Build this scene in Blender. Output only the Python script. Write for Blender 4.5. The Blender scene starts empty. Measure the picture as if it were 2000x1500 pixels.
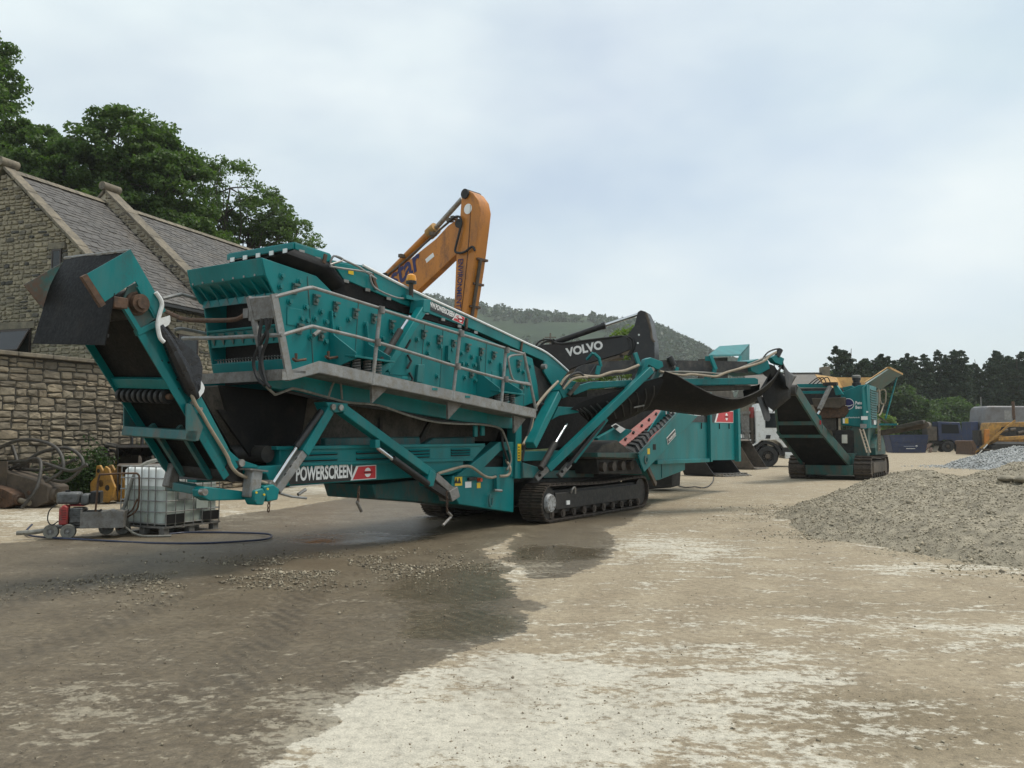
import bpy, bmesh, math, random
import numpy as np
from mathutils import Vector, Matrix

random.seed(7)
rng = np.random.default_rng(7)
R = math.radians
scene = bpy.context.scene
C = scene.collection

# ---------------------------------------------------------------- camera
cam_d = bpy.data.cameras.new('camera')
cam_d.sensor_width = 36.0
cam_d.lens = 29.88
cam_d.clip_start = 0.1
cam_d.clip_end = 6000
cam = bpy.data.objects.new('camera', cam_d)
cam.location = (0, 0, 1.6)
cam.rotation_euler = (R(93.619), 0, 0)
C.objects.link(cam)
scene.camera = cam

# ---------------------------------------------------------------- sky and sun (thin bright overcast)
SUN_EL, SUN_AZ = R(66), R(70)          # azimuth clockwise from +Y
world = bpy.data.worlds.new('World')
scene.world = world
world.use_nodes = True
wn, wl = world.node_tree.nodes, world.node_tree.links
wn.clear()
def wnode(t, **kw):
    n = wn.new(t)
    for k, v in kw.items():
        setattr(n, k, v)
    return n
sky = wnode('ShaderNodeTexSky', sky_type='NISHITA', sun_disc=False)
sky.sun_elevation, sky.sun_rotation = SUN_EL, SUN_AZ
sky.air_density, sky.dust_density, sky.ozone_density = 1.0, 1.5, 1.2
tc = wnode('ShaderNodeTexCoord')
mp = wnode('ShaderNodeMapping'); mp.inputs['Scale'].default_value = (1.0, 1.0, 2.2); mp.inputs['Location'].default_value = (7.7, 0.3, 0.6)
nz1 = wnode('ShaderNodeTexNoise'); nz1.inputs['Scale'].default_value = 1.2; nz1.inputs['Detail'].default_value = 5; nz1.inputs['Roughness'].default_value = 0.52
nz2 = wnode('ShaderNodeTexNoise'); nz2.inputs['Scale'].default_value = 2.0; nz2.inputs['Detail'].default_value = 5
cov = wnode('ShaderNodeValToRGB'); cov.color_ramp.elements[0].position = 0.36; cov.color_ramp.elements[1].position = 0.56
cov.color_ramp.elements[0].color = (0.46, 0.46, 0.46, 1)
shade = wnode('ShaderNodeValToRGB')
shade.color_ramp.elements[0].position = 0.30; shade.color_ramp.elements[0].color = (5.0, 5.95, 6.35, 1)
shade.color_ramp.elements[1].position = 0.70; shade.color_ramp.elements[1].color = (6.7, 7.2, 7.35, 1)
mixw = wnode('ShaderNodeMix', data_type='RGBA')
bg = wnode('ShaderNodeBackground'); bg.inputs['Strength'].default_value = 0.12
wo = wnode('ShaderNodeOutputWorld')
wl.new(tc.outputs['Generated'], mp.inputs['Vector'])
wl.new(mp.outputs['Vector'], nz1.inputs['Vector']); wl.new(mp.outputs['Vector'], nz2.inputs['Vector'])
wl.new(nz1.outputs['Fac'], cov.inputs['Fac']); wl.new(nz2.outputs['Fac'], shade.inputs['Fac'])
wl.new(cov.outputs['Color'], mixw.inputs['Factor'])
wl.new(sky.outputs['Color'], mixw.inputs['A']); wl.new(shade.outputs['Color'], mixw.inputs['B'])
wl.new(mixw.outputs['Result'], bg.inputs['Color'])
wl.new(bg.outputs['Background'], wo.inputs['Surface'])

sun_d = bpy.data.lights.new('sun', 'SUN')
sun_d.energy = 2.5
sun_d.angle = R(22)
sun_d.color = (1.0, 0.94, 0.84)
sun = bpy.data.objects.new('sun', sun_d)
sdir = Vector((math.sin(SUN_AZ) * math.cos(SUN_EL), math.cos(SUN_AZ) * math.cos(SUN_EL), math.sin(SUN_EL)))
sun.rotation_euler = sdir.to_track_quat('Z', 'Y').to_euler()
sun.location = (30, 10, 60)
C.objects.link(sun)

vs = scene.view_settings
vs.view_transform = 'Standard'; vs.look = 'None'; vs.exposure = 0.22; vs.gamma = 1.0; vs.use_curve_mapping = False
scene.render.engine = 'CYCLES'
scene.cycles.use_denoising = True
scene.cycles.max_bounces = 6
scene.cycles.diffuse_bounces = 3
scene.cycles.glossy_bounces = 3
scene.cycles.transparent_max_bounces = 8
scene.cycles.volume_bounces = 1
scene.cycles.sample_clamp_indirect = 6

# ---------------------------------------------------------------- helpers
def V3(*a):
    return Vector(a[0] if len(a) == 1 else a)

class MB:
    """collects vertices and faces of one mesh"""
    def __init__(s):
        s.v, s.f = [], []
    def add(s, vs_, fs_):
        o = len(s.v)
        s.v += [tuple(p) for p in vs_]
        s.f += [tuple(i + o for i in f) for f in fs_]
        return s
    def box(s, c, d, rot=None):
        c = Vector(c); x, y, z = d[0] / 2, d[1] / 2, d[2] / 2
        P = [Vector(p) for p in ((-x,-y,-z),(x,-y,-z),(x,y,-z),(-x,y,-z),(-x,-y,z),(x,-y,z),(x,y,z),(-x,y,z))]
        if rot is not None:
            P = [rot @ p for p in P]
        return s.add([c + p for p in P], [(3,2,1,0),(4,5,6,7),(0,1,5,4),(1,2,6,5),(2,3,7,6),(3,0,4,7)])
    def b2(s, a, b):
        a, b = Vector(a), Vector(b)
        return s.box((a + b) / 2, [abs(q) for q in (b - a)])
    def frame(s, d, up=(0,0,1)):
        d = Vector(d).normalized(); up = Vector(up)
        if abs(d.dot(up.normalized())) > 0.98:
            up = Vector((1, 0, 0))
        side = d.cross(up).normalized()
        return d, side, side.cross(d).normalized()
    def beam(s, p0, p1, w, h, up=(0,0,1)):
        p0, p1 = Vector(p0), Vector(p1)
        d, a, b = s.frame(p1 - p0, up)
        q = [(-w/2,-h/2),(w/2,-h/2),(w/2,h/2),(-w/2,h/2)]
        return s.add([p0 + a*x + b*y for x, y in q] + [p1 + a*x + b*y for x, y in q],
                     [(3,2,1,0),(4,5,6,7),(0,1,5,4),(1,2,6,5),(2,3,7,6),(3,0,4,7)])
    def channel(s, p0, p1, w, h, t=0.02, up=(0,0,1)):
        """C section, open towards +side"""
        p0, p1 = Vector(p0), Vector(p1)
        d, a, b = s.frame(p1 - p0, up)
        q = [(-w/2,-h/2),(w/2,-h/2),(w/2,-h/2+t),(-w/2+t,-h/2+t),(-w/2+t,h/2-t),(w/2,h/2-t),(w/2,h/2),(-w/2,h/2)]
        n = len(q)
        return s.add([p0 + a*x + b*y for x, y in q] + [p1 + a*x + b*y for x, y in q],
                     [tuple(range(n))[::-1], tuple(range(n, 2*n))] + [(i, (i+1) % n, (i+1) % n + n, i + n) for i in range(n)])
    def prism(s, poly, vec):
        n = len(poly); P = [Vector(p) for p in poly]; e = Vector(vec)
        return s.add(P + [p + e for p in P], [tuple(range(n))[::-1], tuple(range(n, 2*n))] + [(i, (i+1) % n, (i+1) % n + n, i + n) for i in range(n)])
    def plate(s, poly2, t0, t1):
        """outline in the u-z plane, thickness from t0 to t1"""
        return s.prism([(u, t0, z) for u, z in poly2], (0, t1 - t0, 0))
    def tube(s, pts, r, n=8, cap=True):
        P = [Vector(p) for p in pts]
        if 4 <= len(P) <= 20 and not isinstance(r, (list, tuple)) and cap:
            Q = []                                        # round the bends of hoses, rails and pipes
            for i in range(len(P)-1):
                a, b, c_, d = P[max(i-1, 0)], P[i], P[i+1], P[min(i+2, len(P)-1)]
                for k in range(4):
                    t = k/4
                    Q.append(0.5*((2*b) + (c_-a)*t + (2*a-5*b+4*c_-d)*t*t + (3*b-a-3*c_+d)*t**3))
            P = Q + [P[-1]]
        m = len(P); vs_ = []; fs_ = []
        last = None
        for i, p in enumerate(P):
            d = (P[min(i+1, m-1)] - P[max(i-1, 0)]).normalized()
            if last is None:
                _, a, b = s.frame(d)
            else:
                a = (last - d * last.dot(d)).normalized(); b = a.cross(d)
            last = a
            rr = r[i] if isinstance(r, (list, tuple)) else r
            vs_ += [p + (a * math.cos(6.28319*k/n) + b * math.sin(6.28319*k/n)) * rr for k in range(n)]
        for i in range(m - 1):
            for k in range(n):
                fs_.append((i*n + k, i*n + (k+1) % n, (i+1)*n + (k+1) % n, (i+1)*n + k))
        if cap:
            fs_ += [tuple(range(n))[::-1], tuple(range((m-1)*n, m*n))]
        return s.add(vs_, fs_)
    def cyl(s, p0, p1, r, n=16, r2=None):
        return s.tube([p0, p1], [r, r if r2 is None else r2], n)
    def ring(s, c, axis, r0, r1, w, n=24):
        """a tyre-like ring with a hole"""
        c = Vector(c); d, a, b = s.frame(axis)
        prof = [(r0, -w/2), (r1*0.94, -w/2), (r1, -w/3), (r1, w/3), (r1*0.94, w/2), (r0, w/2)]
        m = len(prof); vs_ = []; fs_ = []
        for k in range(n):
            t = 6.28319*k/n; e = a*math.cos(t) + b*math.sin(t)
            vs_ += [c + e*rr + d*ww for rr, ww in prof]
        for k in range(n):
            for i in range(m):
                fs_.append((k*m + i, k*m + (i+1) % m, ((k+1) % n)*m + (i+1) % m, ((k+1) % n)*m + i))
        return s.add(vs_, fs_)
    def grid(s, rows):
        """open sheet through rows of points"""
        m, n = len(rows), len(rows[0])
        return s.add([p for r_ in rows for p in r_], [(i*n+j, i*n+j+1, (i+1)*n+j+1, (i+1)*n+j) for i in range(m-1) for j in range(n-1)])
    def sheet(s, rows, vec):
        """sheet with thickness vec"""
        m, n = len(rows), len(rows[0]); e = Vector(vec)
        P = [Vector(p) for r_ in rows for p in r_]; k = m*n
        f = [(i*n+j, i*n+j+1, (i+1)*n+j+1, (i+1)*n+j) for i in range(m-1) for j in range(n-1)]
        f2 = [tuple(q + k for q in x[::-1]) for x in f]
        rim = [i for i in range(n)] + [i*n + n-1 for i in range(1, m)] + [(m-1)*n + j for j in range(n-2, -1, -1)] + [i*n for i in range(m-2, 0, -1)]
        f3 = [(rim[i], rim[i]+k, rim[(i+1) % len(rim)]+k, rim[(i+1) % len(rim)]) for i in range(len(rim))]
        return s.add(P + [p + e for p in P], f + f2 + f3)
    def mesh(s, name, smooth=35):
        me = bpy.data.meshes.new(name)
        me.from_pydata(s.v, [], s.f)
        if len(s.f) < 6000:
            bm = bmesh.new(); bm.from_mesh(me)
            bmesh.ops.recalc_face_normals(bm, faces=bm.faces)
            bm.to_mesh(me); bm.free()
        if smooth:
            me.shade_smooth()
            me.set_sharp_from_angle(angle=R(smooth))
        return me
    def obj(s, name, mat_, parent=None, smooth=35, bevel=0.0):
        o = bpy.data.objects.new(name, s.mesh(name, smooth))
        o.data.materials.append(mat_)
        if bevel:
            md = o.modifiers.new('bevel', 'BEVEL'); md.width = bevel; md.segments = 2; md.limit_method = 'ANGLE'; md.angle_limit = R(40)
        C.objects.link(o)
        if parent is not None:
            o.parent = parent
        return o

def np_mesh(name, verts, faces, mat_, parent=None, smooth=False, uv=None):
    """fast mesh from numpy arrays; faces all with the same corner count"""
    me = bpy.data.meshes.new(name)
    verts = np.ascontiguousarray(verts, dtype=np.float32); faces = np.ascontiguousarray(faces, dtype=np.int32)
    nf, k = faces.shape
    me.vertices.add(len(verts)); me.vertices.foreach_set('co', verts.ravel())
    me.loops.add(nf*k); me.loops.foreach_set('vertex_index', faces.ravel())
    me.polygons.add(nf); me.polygons.foreach_set('loop_start', np.arange(0, nf*k, k, dtype=np.int32))
    me.polygons.foreach_set('loop_total', np.full(nf, k, dtype=np.int32))
    if smooth:
        me.polygons.foreach_set('use_smooth', np.ones(nf, dtype=bool))
    me.update(calc_edges=True)
    me.materials.append(mat_)
    o = bpy.data.objects.new(name, me); C.objects.link(o)
    if parent is not None:
        o.parent = parent
    return o

def inst(me, name, mat_, parent, matrix=None):
    """one more object that shares mesh data"""
    if mat_ is not None and not me.materials:
        me.materials.append(mat_)
    o = bpy.data.objects.new(name, me); C.objects.link(o)
    o.parent = parent
    if matrix is not None:
        o.matrix_local = matrix
    return o

def tag(o, label=None, cat=None, group=None, kind=None):
    for k, v in (('label', label), ('category', cat), ('group', group), ('kind', kind)):
        if v:
            o[k] = v
    return o

def thing(name, label, cat, loc=(0,0,0), rz=0.0, group=None):
    o = bpy.data.objects.new(name, None); C.objects.link(o)
    o.empty_display_size = 0.3
    o.location = loc; o.rotation_euler = (0, 0, rz)
    return tag(o, label, cat, group)

def part(name, parent):
    """an empty that carries the pieces of one part"""
    o = bpy.data.objects.new(name, None); C.objects.link(o)
    o.empty_display_size = 0.2
    o.parent = parent
    return o

def text(name, body, size, mat_, parent, origin, xdir, ydir, stretch=1.0, bold=0.0, align='LEFT', lift=0.004, shear=0.0, fit=None):
    """flat lettering lying on a surface: origin, reading direction, up direction"""
    cu = bpy.data.curves.new(name, 'FONT')
    cu.body = body; cu.size = size; cu.offset = bold; cu.extrude = 0.001; cu.align_x = align; cu.shear = shear
    cu.resolution_u = 3
    cu.materials.append(mat_)
    tmp = bpy.data.objects.new(name, cu); C.objects.link(tmp)
    bpy.context.view_layer.update()
    me = bpy.data.meshes.new_from_object(tmp.evaluated_get(bpy.context.evaluated_depsgraph_get()))
    bpy.data.objects.remove(tmp)
    if not me.materials:
        me.materials.append(mat_)
    if fit:
        xs = [v.co.x for v in me.vertices]; stretch = fit/max(1e-3, max(xs)-min(xs))
    o = bpy.data.objects.new(name, me); C.objects.link(o)
    x = Vector(xdir).normalized(); y = Vector(ydir); y = (y - x*y.dot(x)).normalized(); z = x.cross(y)
    m = Matrix((x*stretch, y, z)).transposed().to_4x4()
    m.translation = Vector(origin) + z*lift
    if parent is not None:
        o.parent = parent
    o.matrix_local = m
    return o

def noise2(x, y, seed=0):
    """smooth value noise for numpy arrays, about -1..1"""
    xi, yi = np.floor(x).astype(np.int64), np.floor(y).astype(np.int64)
    fx, fy = x - xi, y - yi
    fx, fy = fx*fx*(3-2*fx), fy*fy*(3-2*fy)
    def hsh(a, b):
        n = (a*374761393 + b*668265263 + seed*1442695041) & 0x7fffffff
        n = ((n ^ (n >> 13)) * 1274126177) & 0x7fffffff
        return ((n ^ (n >> 16)) & 0xffff) / 32767.5 - 1
    return (hsh(xi, yi)*(1-fx) + hsh(xi+1, yi)*fx)*(1-fy) + (hsh(xi, yi+1)*(1-fx) + hsh(xi+1, yi+1)*fx)*fy

def fbm(x, y, seed=0, oct_=4, gain=0.5):
    a, s_ = 1.0, 0.0
    for i in range(oct_):
        s_ = s_ + a*noise2(x*2**i, y*2**i, seed+i); a *= gain
    return s_

# ---------------------------------------------------------------- materials
def nd(nt, t, loc=None, **inp):
    n = nt.nodes.new(t)
    for k, v in inp.items():
        n.inputs[k.replace('_', ' ')].default_value = v
    return n

def new_mat(name):
    m = bpy.data.materials.new(name); m.use_nodes = True
    return m, m.node_tree, m.node_tree.nodes['Principled BSDF']

def ramp(nt, fac, stops):
    r = nt.nodes.new('ShaderNodeValToRGB')
    e = r.color_ramp.elements
    while len(e) < len(stops):
        e.new(0.5)
    for i, (p, c) in enumerate(stops):
        e[i].position = p
        e[i].color = (*c, 1) if len(c) == 3 else c
    nt.links.new(fac, r.inputs['Fac'])
    return r.outputs['Color']

def mixc(nt, fac, a, b, mode='MIX'):
    n = nt.nodes.new('ShaderNodeMix'); n.data_type = 'RGBA'; n.blend_type = mode
    for s, v in (('Factor', fac), ('A', a), ('B', b)):
        if hasattr(v, 'links'):
            nt.links.new(v, n.inputs[s])
        elif isinstance(v, (int, float)):
            n.inputs[s].default_value = v
        else:
            n.inputs[s].default_value = (*v, 1)
    return n.outputs['Result']

def math_(nt, op, a, b=0.0, clamp=False):
    n = nt.nodes.new('ShaderNodeMath'); n.operation = op; n.use_clamp = clamp
    for i, v in enumerate((a, b)):
        if hasattr(v, 'links'):
            nt.links.new(v, n.inputs[i])
        else:
            n.inputs[i].default_value = v
    return n.outputs[0]

def coords(nt, kind='Object', scale=(1,1,1)):
    t = nt.nodes.new('ShaderNodeTexCoord')
    m = nt.nodes.new('ShaderNodeMapping'); m.inputs['Scale'].default_value = scale
    nt.links.new(t.outputs[kind], m.inputs['Vector'])
    return m.outputs['Vector']

def noise(nt, vec, scale, detail=4, rough=0.55, dist=0.0):
    n = nt.nodes.new('ShaderNodeTexNoise')
    n.inputs['Scale'].default_value = scale; n.inputs['Detail'].default_value = detail
    n.inputs['Roughness'].default_value = rough; n.inputs['Distortion'].default_value = dist
    nt.links.new(vec, n.inputs['Vector'])
    return n.outputs['Fac']

def bump(nt, bs, h, strength=0.3, dist=0.02):
    b = nt.nodes.new('ShaderNodeBump'); b.inputs['Strength'].default_value = strength; b.inputs['Distance'].default_value = dist
    nt.links.new(h, b.inputs['Height']); nt.links.new(b.outputs['Normal'], bs.inputs['Normal'])

def surf(name, col, var=0.25, rough=0.6, metal=0.0, dirt=None, dirt_amt=0.5, scale=3.0, fine=25.0, streak=1.0, bmp=0.15, spec=0.5, bdist=0.01, island=0.0, chips=None, dust=None):
    """a painted, dirty or raw surface: base colour with mottling, grime patches and fine relief"""
    m, nt, bs = new_mat(name)
    v = coords(nt, 'Object', (1, 1, streak))
    a = noise(nt, v, scale, 5); b = noise(nt, coords(nt), fine, 4, 0.6)
    lo = tuple(c*(1-var) for c in col); hi = tuple(min(1, c*(1+var)) for c in col)
    c = ramp(nt, a, [(0.3, lo), (0.7, hi)])
    if island:
        g = nt.nodes.new('ShaderNodeNewGeometry')
        oi = nt.nodes.new('ShaderNodeObjectInfo')
        q = math_(nt, 'FRACT', math_(nt, 'ADD', g.outputs['Random Per Island'], oi.outputs['Random']))
        c = mixc(nt, 1.0, c, ramp(nt, q, [(0.0, (1-island,)*3), (1.0, (1+island,)*3)]), 'MULTIPLY')
    if dirt:
        d = noise(nt, v, scale*2.3, 6, 0.65)
        k = math_(nt, 'ADD', math_(nt, 'MULTIPLY', d, 0.75), math_(nt, 'MULTIPLY', b, 0.25))
        f = ramp(nt, k, [(0.62-0.3*dirt_amt, (0,0,0)), (0.80-0.25*dirt_amt, (1,1,1))])
        c = mixc(nt, f, c, dirt)
    if dust:                                               # settled stone dust in broad streaks
        dn = noise(nt, coords(nt, 'Object', (1, 1, 0.22)), 3.1, 6, 0.7)
        c = mixc(nt, ramp(nt, dn, [(0.50, (0,0,0)), (0.74, (0.34,)*3)]), c, dust)
    if chips:                                              # chipped and rust spotted paint
        cn = math_(nt, 'ADD', math_(nt, 'MULTIPLY', noise(nt, coords(nt), 14, 5, 0.75), 0.6), math_(nt, 'MULTIPLY', a, 0.4))
        c = mixc(nt, ramp(nt, cn, [(0.635, (0,0,0)), (0.66, (0.85,)*3)]), c, chips)
    nt.links.new(c, bs.inputs['Base Color'])
    rr = ramp(nt, b, [(0.3, (max(0.03, rough-0.12),)*3), (0.7, (min(1, rough+0.12),)*3)])
    nt.links.new(rr, bs.inputs['Roughness'])
    bs.inputs['Metallic'].default_value = metal
    bs.inputs['Specular IOR Level'].default_value = spec
    if bmp:
        bump(nt, bs, b, bmp, bdist)
    return m

M = {}
TEAL = (0.001, 0.158, 0.162)
M['teal'] = surf('teal_paint', TEAL, 0.22, 0.40, dirt=(0.030, 0.082, 0.078), dirt_amt=0.22, scale=1.6, fine=60, streak=0.35, bmp=0.05, spec=0.3, chips=(0.055, 0.034, 0.022), dust=(0.115, 0.150, 0.135))
M['teal_worn'] = surf('worn_teal_paint', (0.006, 0.115, 0.118), 0.25, 0.5, dirt=(0.10, 0.085, 0.065), dirt_amt=0.55, scale=2.2, fine=60, streak=0.4, bmp=0.12, chips=(0.07, 0.04, 0.025), dust=(0.16, 0.15, 0.12))
M['teal_green'] = surf('faded_green_paint', (0.010, 0.085, 0.075), 0.25, 0.5, dirt=(0.075, 0.062, 0.045), dirt_amt=0.65, scale=1.8, fine=50, streak=0.4, bmp=0.12, chips=(0.07, 0.045, 0.03))
M['galv'] = surf('galvanised_steel', (0.25, 0.254, 0.25), 0.2, 0.5, 0.25, dirt=(0.19, 0.165, 0.13), dirt_amt=0.55, scale=4, fine=40, bmp=0.08)
M['galv_dark'] = surf('dusty_galvanised_steel', (0.20, 0.195, 0.185), 0.25, 0.6, 0.15, dirt=(0.12, 0.105, 0.085), dirt_amt=0.6, scale=4, fine=40)
M['belt'] = surf('black_rubber_belt', (0.005, 0.005, 0.0052), 0.3, 0.62, dirt=(0.020, 0.017, 0.014), dirt_amt=0.38, scale=1.8, fine=30, bmp=0.2, spec=0.16)
M['belt_grey'] = surf('dusty_rubber_belt', (0.028, 0.029, 0.031), 0.3, 0.7, dirt=(0.10, 0.09, 0.078), dirt_amt=0.5, scale=2.2, fine=35, bmp=0.2)
M['rubber'] = surf('black_rubber', (0.018, 0.018, 0.018), 0.3, 0.55, fine=30, bmp=0.1)
M['tarp'] = surf('black_plastic_sheet', (0.012, 0.012, 0.014), 0.3, 0.33, scale=2, fine=8, bmp=0.5, bdist=0.05)
M['steel'] = surf('bare_steel', (0.30, 0.29, 0.27), 0.25, 0.42, 0.6, dirt=(0.13, 0.09, 0.06), dirt_amt=0.45, scale=5)
M['chrome'] = surf('bright_ram_rod', (0.62, 0.63, 0.64), 0.05, 0.16, 1.0, bmp=0)
M['rust'] = surf('rusty_steel', (0.105, 0.058, 0.034), 0.45, 0.8, 0.1, dirt=(0.055, 0.038, 0.028), dirt_amt=0.6, scale=5, bmp=0.35)
M['rustbrown'] = surf('brown_worn_steel', (0.085, 0.068, 0.052), 0.4, 0.7, 0.1, dirt=(0.13, 0.10, 0.07), dirt_amt=0.5, scale=3, bmp=0.3)
M['track'] = surf('track_steel', (0.060, 0.047, 0.038), 0.4, 0.6, 0.35, dirt=(0.13, 0.105, 0.08), dirt_amt=0.45, scale=5, bmp=0.3, island=0.25)
M['trackframe'] = surf('dark_track_frame', (0.012, 0.011, 0.010), 0.35, 0.6, dirt=(0.04, 0.033, 0.026), dirt_amt=0.5, scale=3, bmp=0.2)
M['black'] = surf('black_paint', (0.009, 0.009, 0.010), 0.25, 0.42, dirt=(0.032, 0.028, 0.025), dirt_amt=0.35, scale=2, bmp=0.06)
M['dark'] = surf('dark_grimy_steel', (0.015, 0.014, 0.013), 0.4, 0.7, dirt=(0.045, 0.038, 0.03), dirt_amt=0.5, scale=2.5, bmp=0.2)
M['grimy'] = surf('mud_coated_steel', (0.075, 0.065, 0.052), 0.4, 0.85, dirt=(0.030, 0.027, 0.023), dirt_amt=0.55, scale=2.2, bmp=0.3)
M['orange'] = surf('orange_yellow_paint', (0.47, 0.168, 0.014), 0.16, 0.42, dirt=(0.19, 0.075, 0.02), dirt_amt=0.45, scale=1.5, streak=0.4, bmp=0.06, chips=(0.11, 0.055, 0.03))
M['ochre'] = surf('dusty_yellow_paint', (0.42, 0.22, 0.04), 0.2, 0.6, dirt=(0.17, 0.105, 0.05), dirt_amt=0.6, scale=2, bmp=0.15)
M['hopyel'] = surf('worn_hopper_lining', (0.50, 0.30, 0.10), 0.2, 0.6, dirt=(0.30, 0.16, 0.06), dirt_amt=0.5, scale=2, bmp=0.15)
M['redrub'] = surf('red_rubber_skirt', (0.25, 0.050, 0.040), 0.2, 0.6, dirt=(0.25, 0.12, 0.09), dirt_amt=0.4, scale=3)
M['red'] = surf('red_sign_vinyl', (0.52, 0.022, 0.030), 0.08, 0.4, bmp=0)
M['blackvinyl'] = surf('black_sign_vinyl', (0.012, 0.012, 0.012), 0.15, 0.4, bmp=0)
M['white'] = surf('white_paint', (0.70, 0.71, 0.70), 0.08, 0.4, dirt=(0.45, 0.42, 0.36), dirt_amt=0.35, scale=2.5, bmp=0.03)
M['whitevinyl'] = surf('white_lettering', (0.78, 0.78, 0.76), 0.06, 0.5, bmp=0)
M['yellowvinyl'] = surf('yellow_warning_sticker', (0.72, 0.50, 0.025), 0.1, 0.45, bmp=0)
M['bluevinyl'] = surf('blue_lettering', (0.009, 0.009, 0.085), 0.1, 0.45, bmp=0)
M['hose'] = surf('pale_hose', (0.31, 0.255, 0.185), 0.2, 0.6, dirt=(0.20, 0.16, 0.12), dirt_amt=0.4, scale=8)
M['hose_grey'] = surf('grey_ribbed_hose', (0.20, 0.195, 0.17), 0.25, 0.6, dirt=(0.10, 0.09, 0.07), dirt_amt=0.4, scale=8)
M['hose_old'] = surf('old_oily_hose', (0.045, 0.041, 0.035), 0.3, 0.6, dirt=(0.10, 0.09, 0.075), dirt_amt=0.35, scale=8)
M['hose_blue'] = surf('dark_blue_hose', (0.014, 0.022, 0.055), 0.2, 0.35, bmp=0)
M['navy'] = surf('navy_paint', (0.016, 0.030, 0.085), 0.25, 0.5, dirt=(0.06, 0.055, 0.055), dirt_amt=0.45, scale=1.2, bmp=0.1)
M['beacon'] = surf('amber_beacon', (0.70, 0.28, 0.01), 0.05, 0.2, bmp=0)
M['bulb_red'] = surf('red_button', (0.55, 0.06, 0.02), 0.05, 0.3, bmp=0)
M['engine_red'] = surf('faded_red_paint', (0.30, 0.030, 0.028), 0.2, 0.5, dirt=(0.12, 0.07, 0.055), dirt_amt=0.5, scale=6)
M['engine_grey'] = surf('oily_grey_casting', (0.11, 0.115, 0.115), 0.3, 0.5, 0.2, dirt=(0.05, 0.045, 0.04), dirt_amt=0.5, scale=8)
M['sandstone'] = surf('sandstone_dressing', (0.185, 0.156, 0.112), 0.25, 0.85, dirt=(0.085, 0.077, 0.063), dirt_amt=0.55, scale=1.5, fine=18, bmp=0.3)
M['mortar'] = surf('pale_lime_mortar', (0.36, 0.315, 0.235), 0.2, 0.95, scale=3, fine=30, bmp=0.5)
M['mortar_dark'] = surf('deep_dark_joints', (0.060, 0.052, 0.040), 0.3, 0.95, scale=3, fine=30, bmp=0.5)
M['slate'] = surf('weathered_slate', (0.070, 0.064, 0.058), 0.25, 0.62, dirt=(0.108, 0.091, 0.070), dirt_amt=0.42, scale=0.7, fine=14, streak=0.5, bmp=0.25, island=0.30)
M['frame_brown'] = surf('brown_window_frame', (0.040, 0.026, 0.020), 0.2, 0.45, bmp=0.05)
M['gutter'] = surf('black_gutter', (0.020, 0.019, 0.019), 0.2, 0.5, bmp=0.03)
M['bark'] = surf('grey_brown_bark', (0.060, 0.048, 0.036), 0.35, 0.9, scale=6, fine=30, streak=0.3, bmp=0.6, bdist=0.03)
M['pole'] = surf('weathered_pole', (0.12, 0.095, 0.075), 0.2, 0.9, bmp=0.1)
M['tankgrey'] = surf('grey_tank_steel', (0.165, 0.165, 0.17), 0.2, 0.5, 0.2, dirt=(0.11, 0.095, 0.085), dirt_amt=0.5, scale=0.6)
M['lamp'] = surf('lamp_lens', (0.62, 0.60, 0.52), 0.1, 0.2, bmp=0)
M['disc'] = surf('pale_hub_cover', (0.36, 0.37, 0.375), 0.25, 0.5, 0.3, dirt=(0.15, 0.13, 0.11), dirt_amt=0.5, scale=8)

def stone_mat(name, cols, rough=0.9, stain=(0.07, 0.063, 0.052), stain_amt=0.45):
    m, nt, bs = new_mat(name)
    g = nt.nodes.new('ShaderNodeNewGeometry'); oi = nt.nodes.new('ShaderNodeObjectInfo')
    q = math_(nt, 'FRACT', math_(nt, 'ADD', math_(nt, 'MULTIPLY', g.outputs['Random Per Island'], 7.31), math_(nt, 'MULTIPLY', oi.outputs['Random'], 3.77)))
    n = len(cols)
    c = ramp(nt, q, [((i + 0.5)/n, cols[i]) for i in range(n)])
    pos = nt.nodes.new('ShaderNodeNewGeometry').outputs['Position']
    a = noise(nt, pos, 7, 6, 0.65); b = noise(nt, pos, 30, 5, 0.65); s = noise(nt, pos, 0.55, 5, 0.6)
    c = mixc(nt, 0.55, c, ramp(nt, a, [(0.25, (0.45,)*3), (0.75, (1.45, 1.42, 1.36))]), 'MULTIPLY')
    c = mixc(nt, ramp(nt, s, [(0.62-0.25*stain_amt, (0,0,0)), (0.85-0.2*stain_amt, (0.75,)*3)]), c, stain)
    nt.links.new(c, bs.inputs['Base Color']); bs.inputs['Roughness'].default_value = rough
    bs.inputs['Specular IOR Level'].default_value = 0.25
    bump(nt, bs, math_(nt, 'ADD', a, math_(nt, 'MULTIPLY', b, 0.4)), 0.6, 0.03)
    return m
M['rubble'] = stone_mat('rubble_wall_stone', [(0.26,0.215,0.155),(0.20,0.17,0.128),(0.33,0.275,0.195),(0.155,0.135,0.105),(0.235,0.20,0.15),(0.29,0.25,0.185),(0.18,0.155,0.118)], stain=(0.065, 0.058, 0.048), stain_amt=0.5)
M['gablestone'] = stone_mat('coursed_gable_stone', [(0.31,0.262,0.19),(0.25,0.213,0.158),(0.36,0.305,0.223),(0.17,0.15,0.122),(0.285,0.242,0.18),(0.34,0.29,0.212),(0.23,0.198,0.152),(0.085,0.08,0.076)], stain_amt=0.22)

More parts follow.
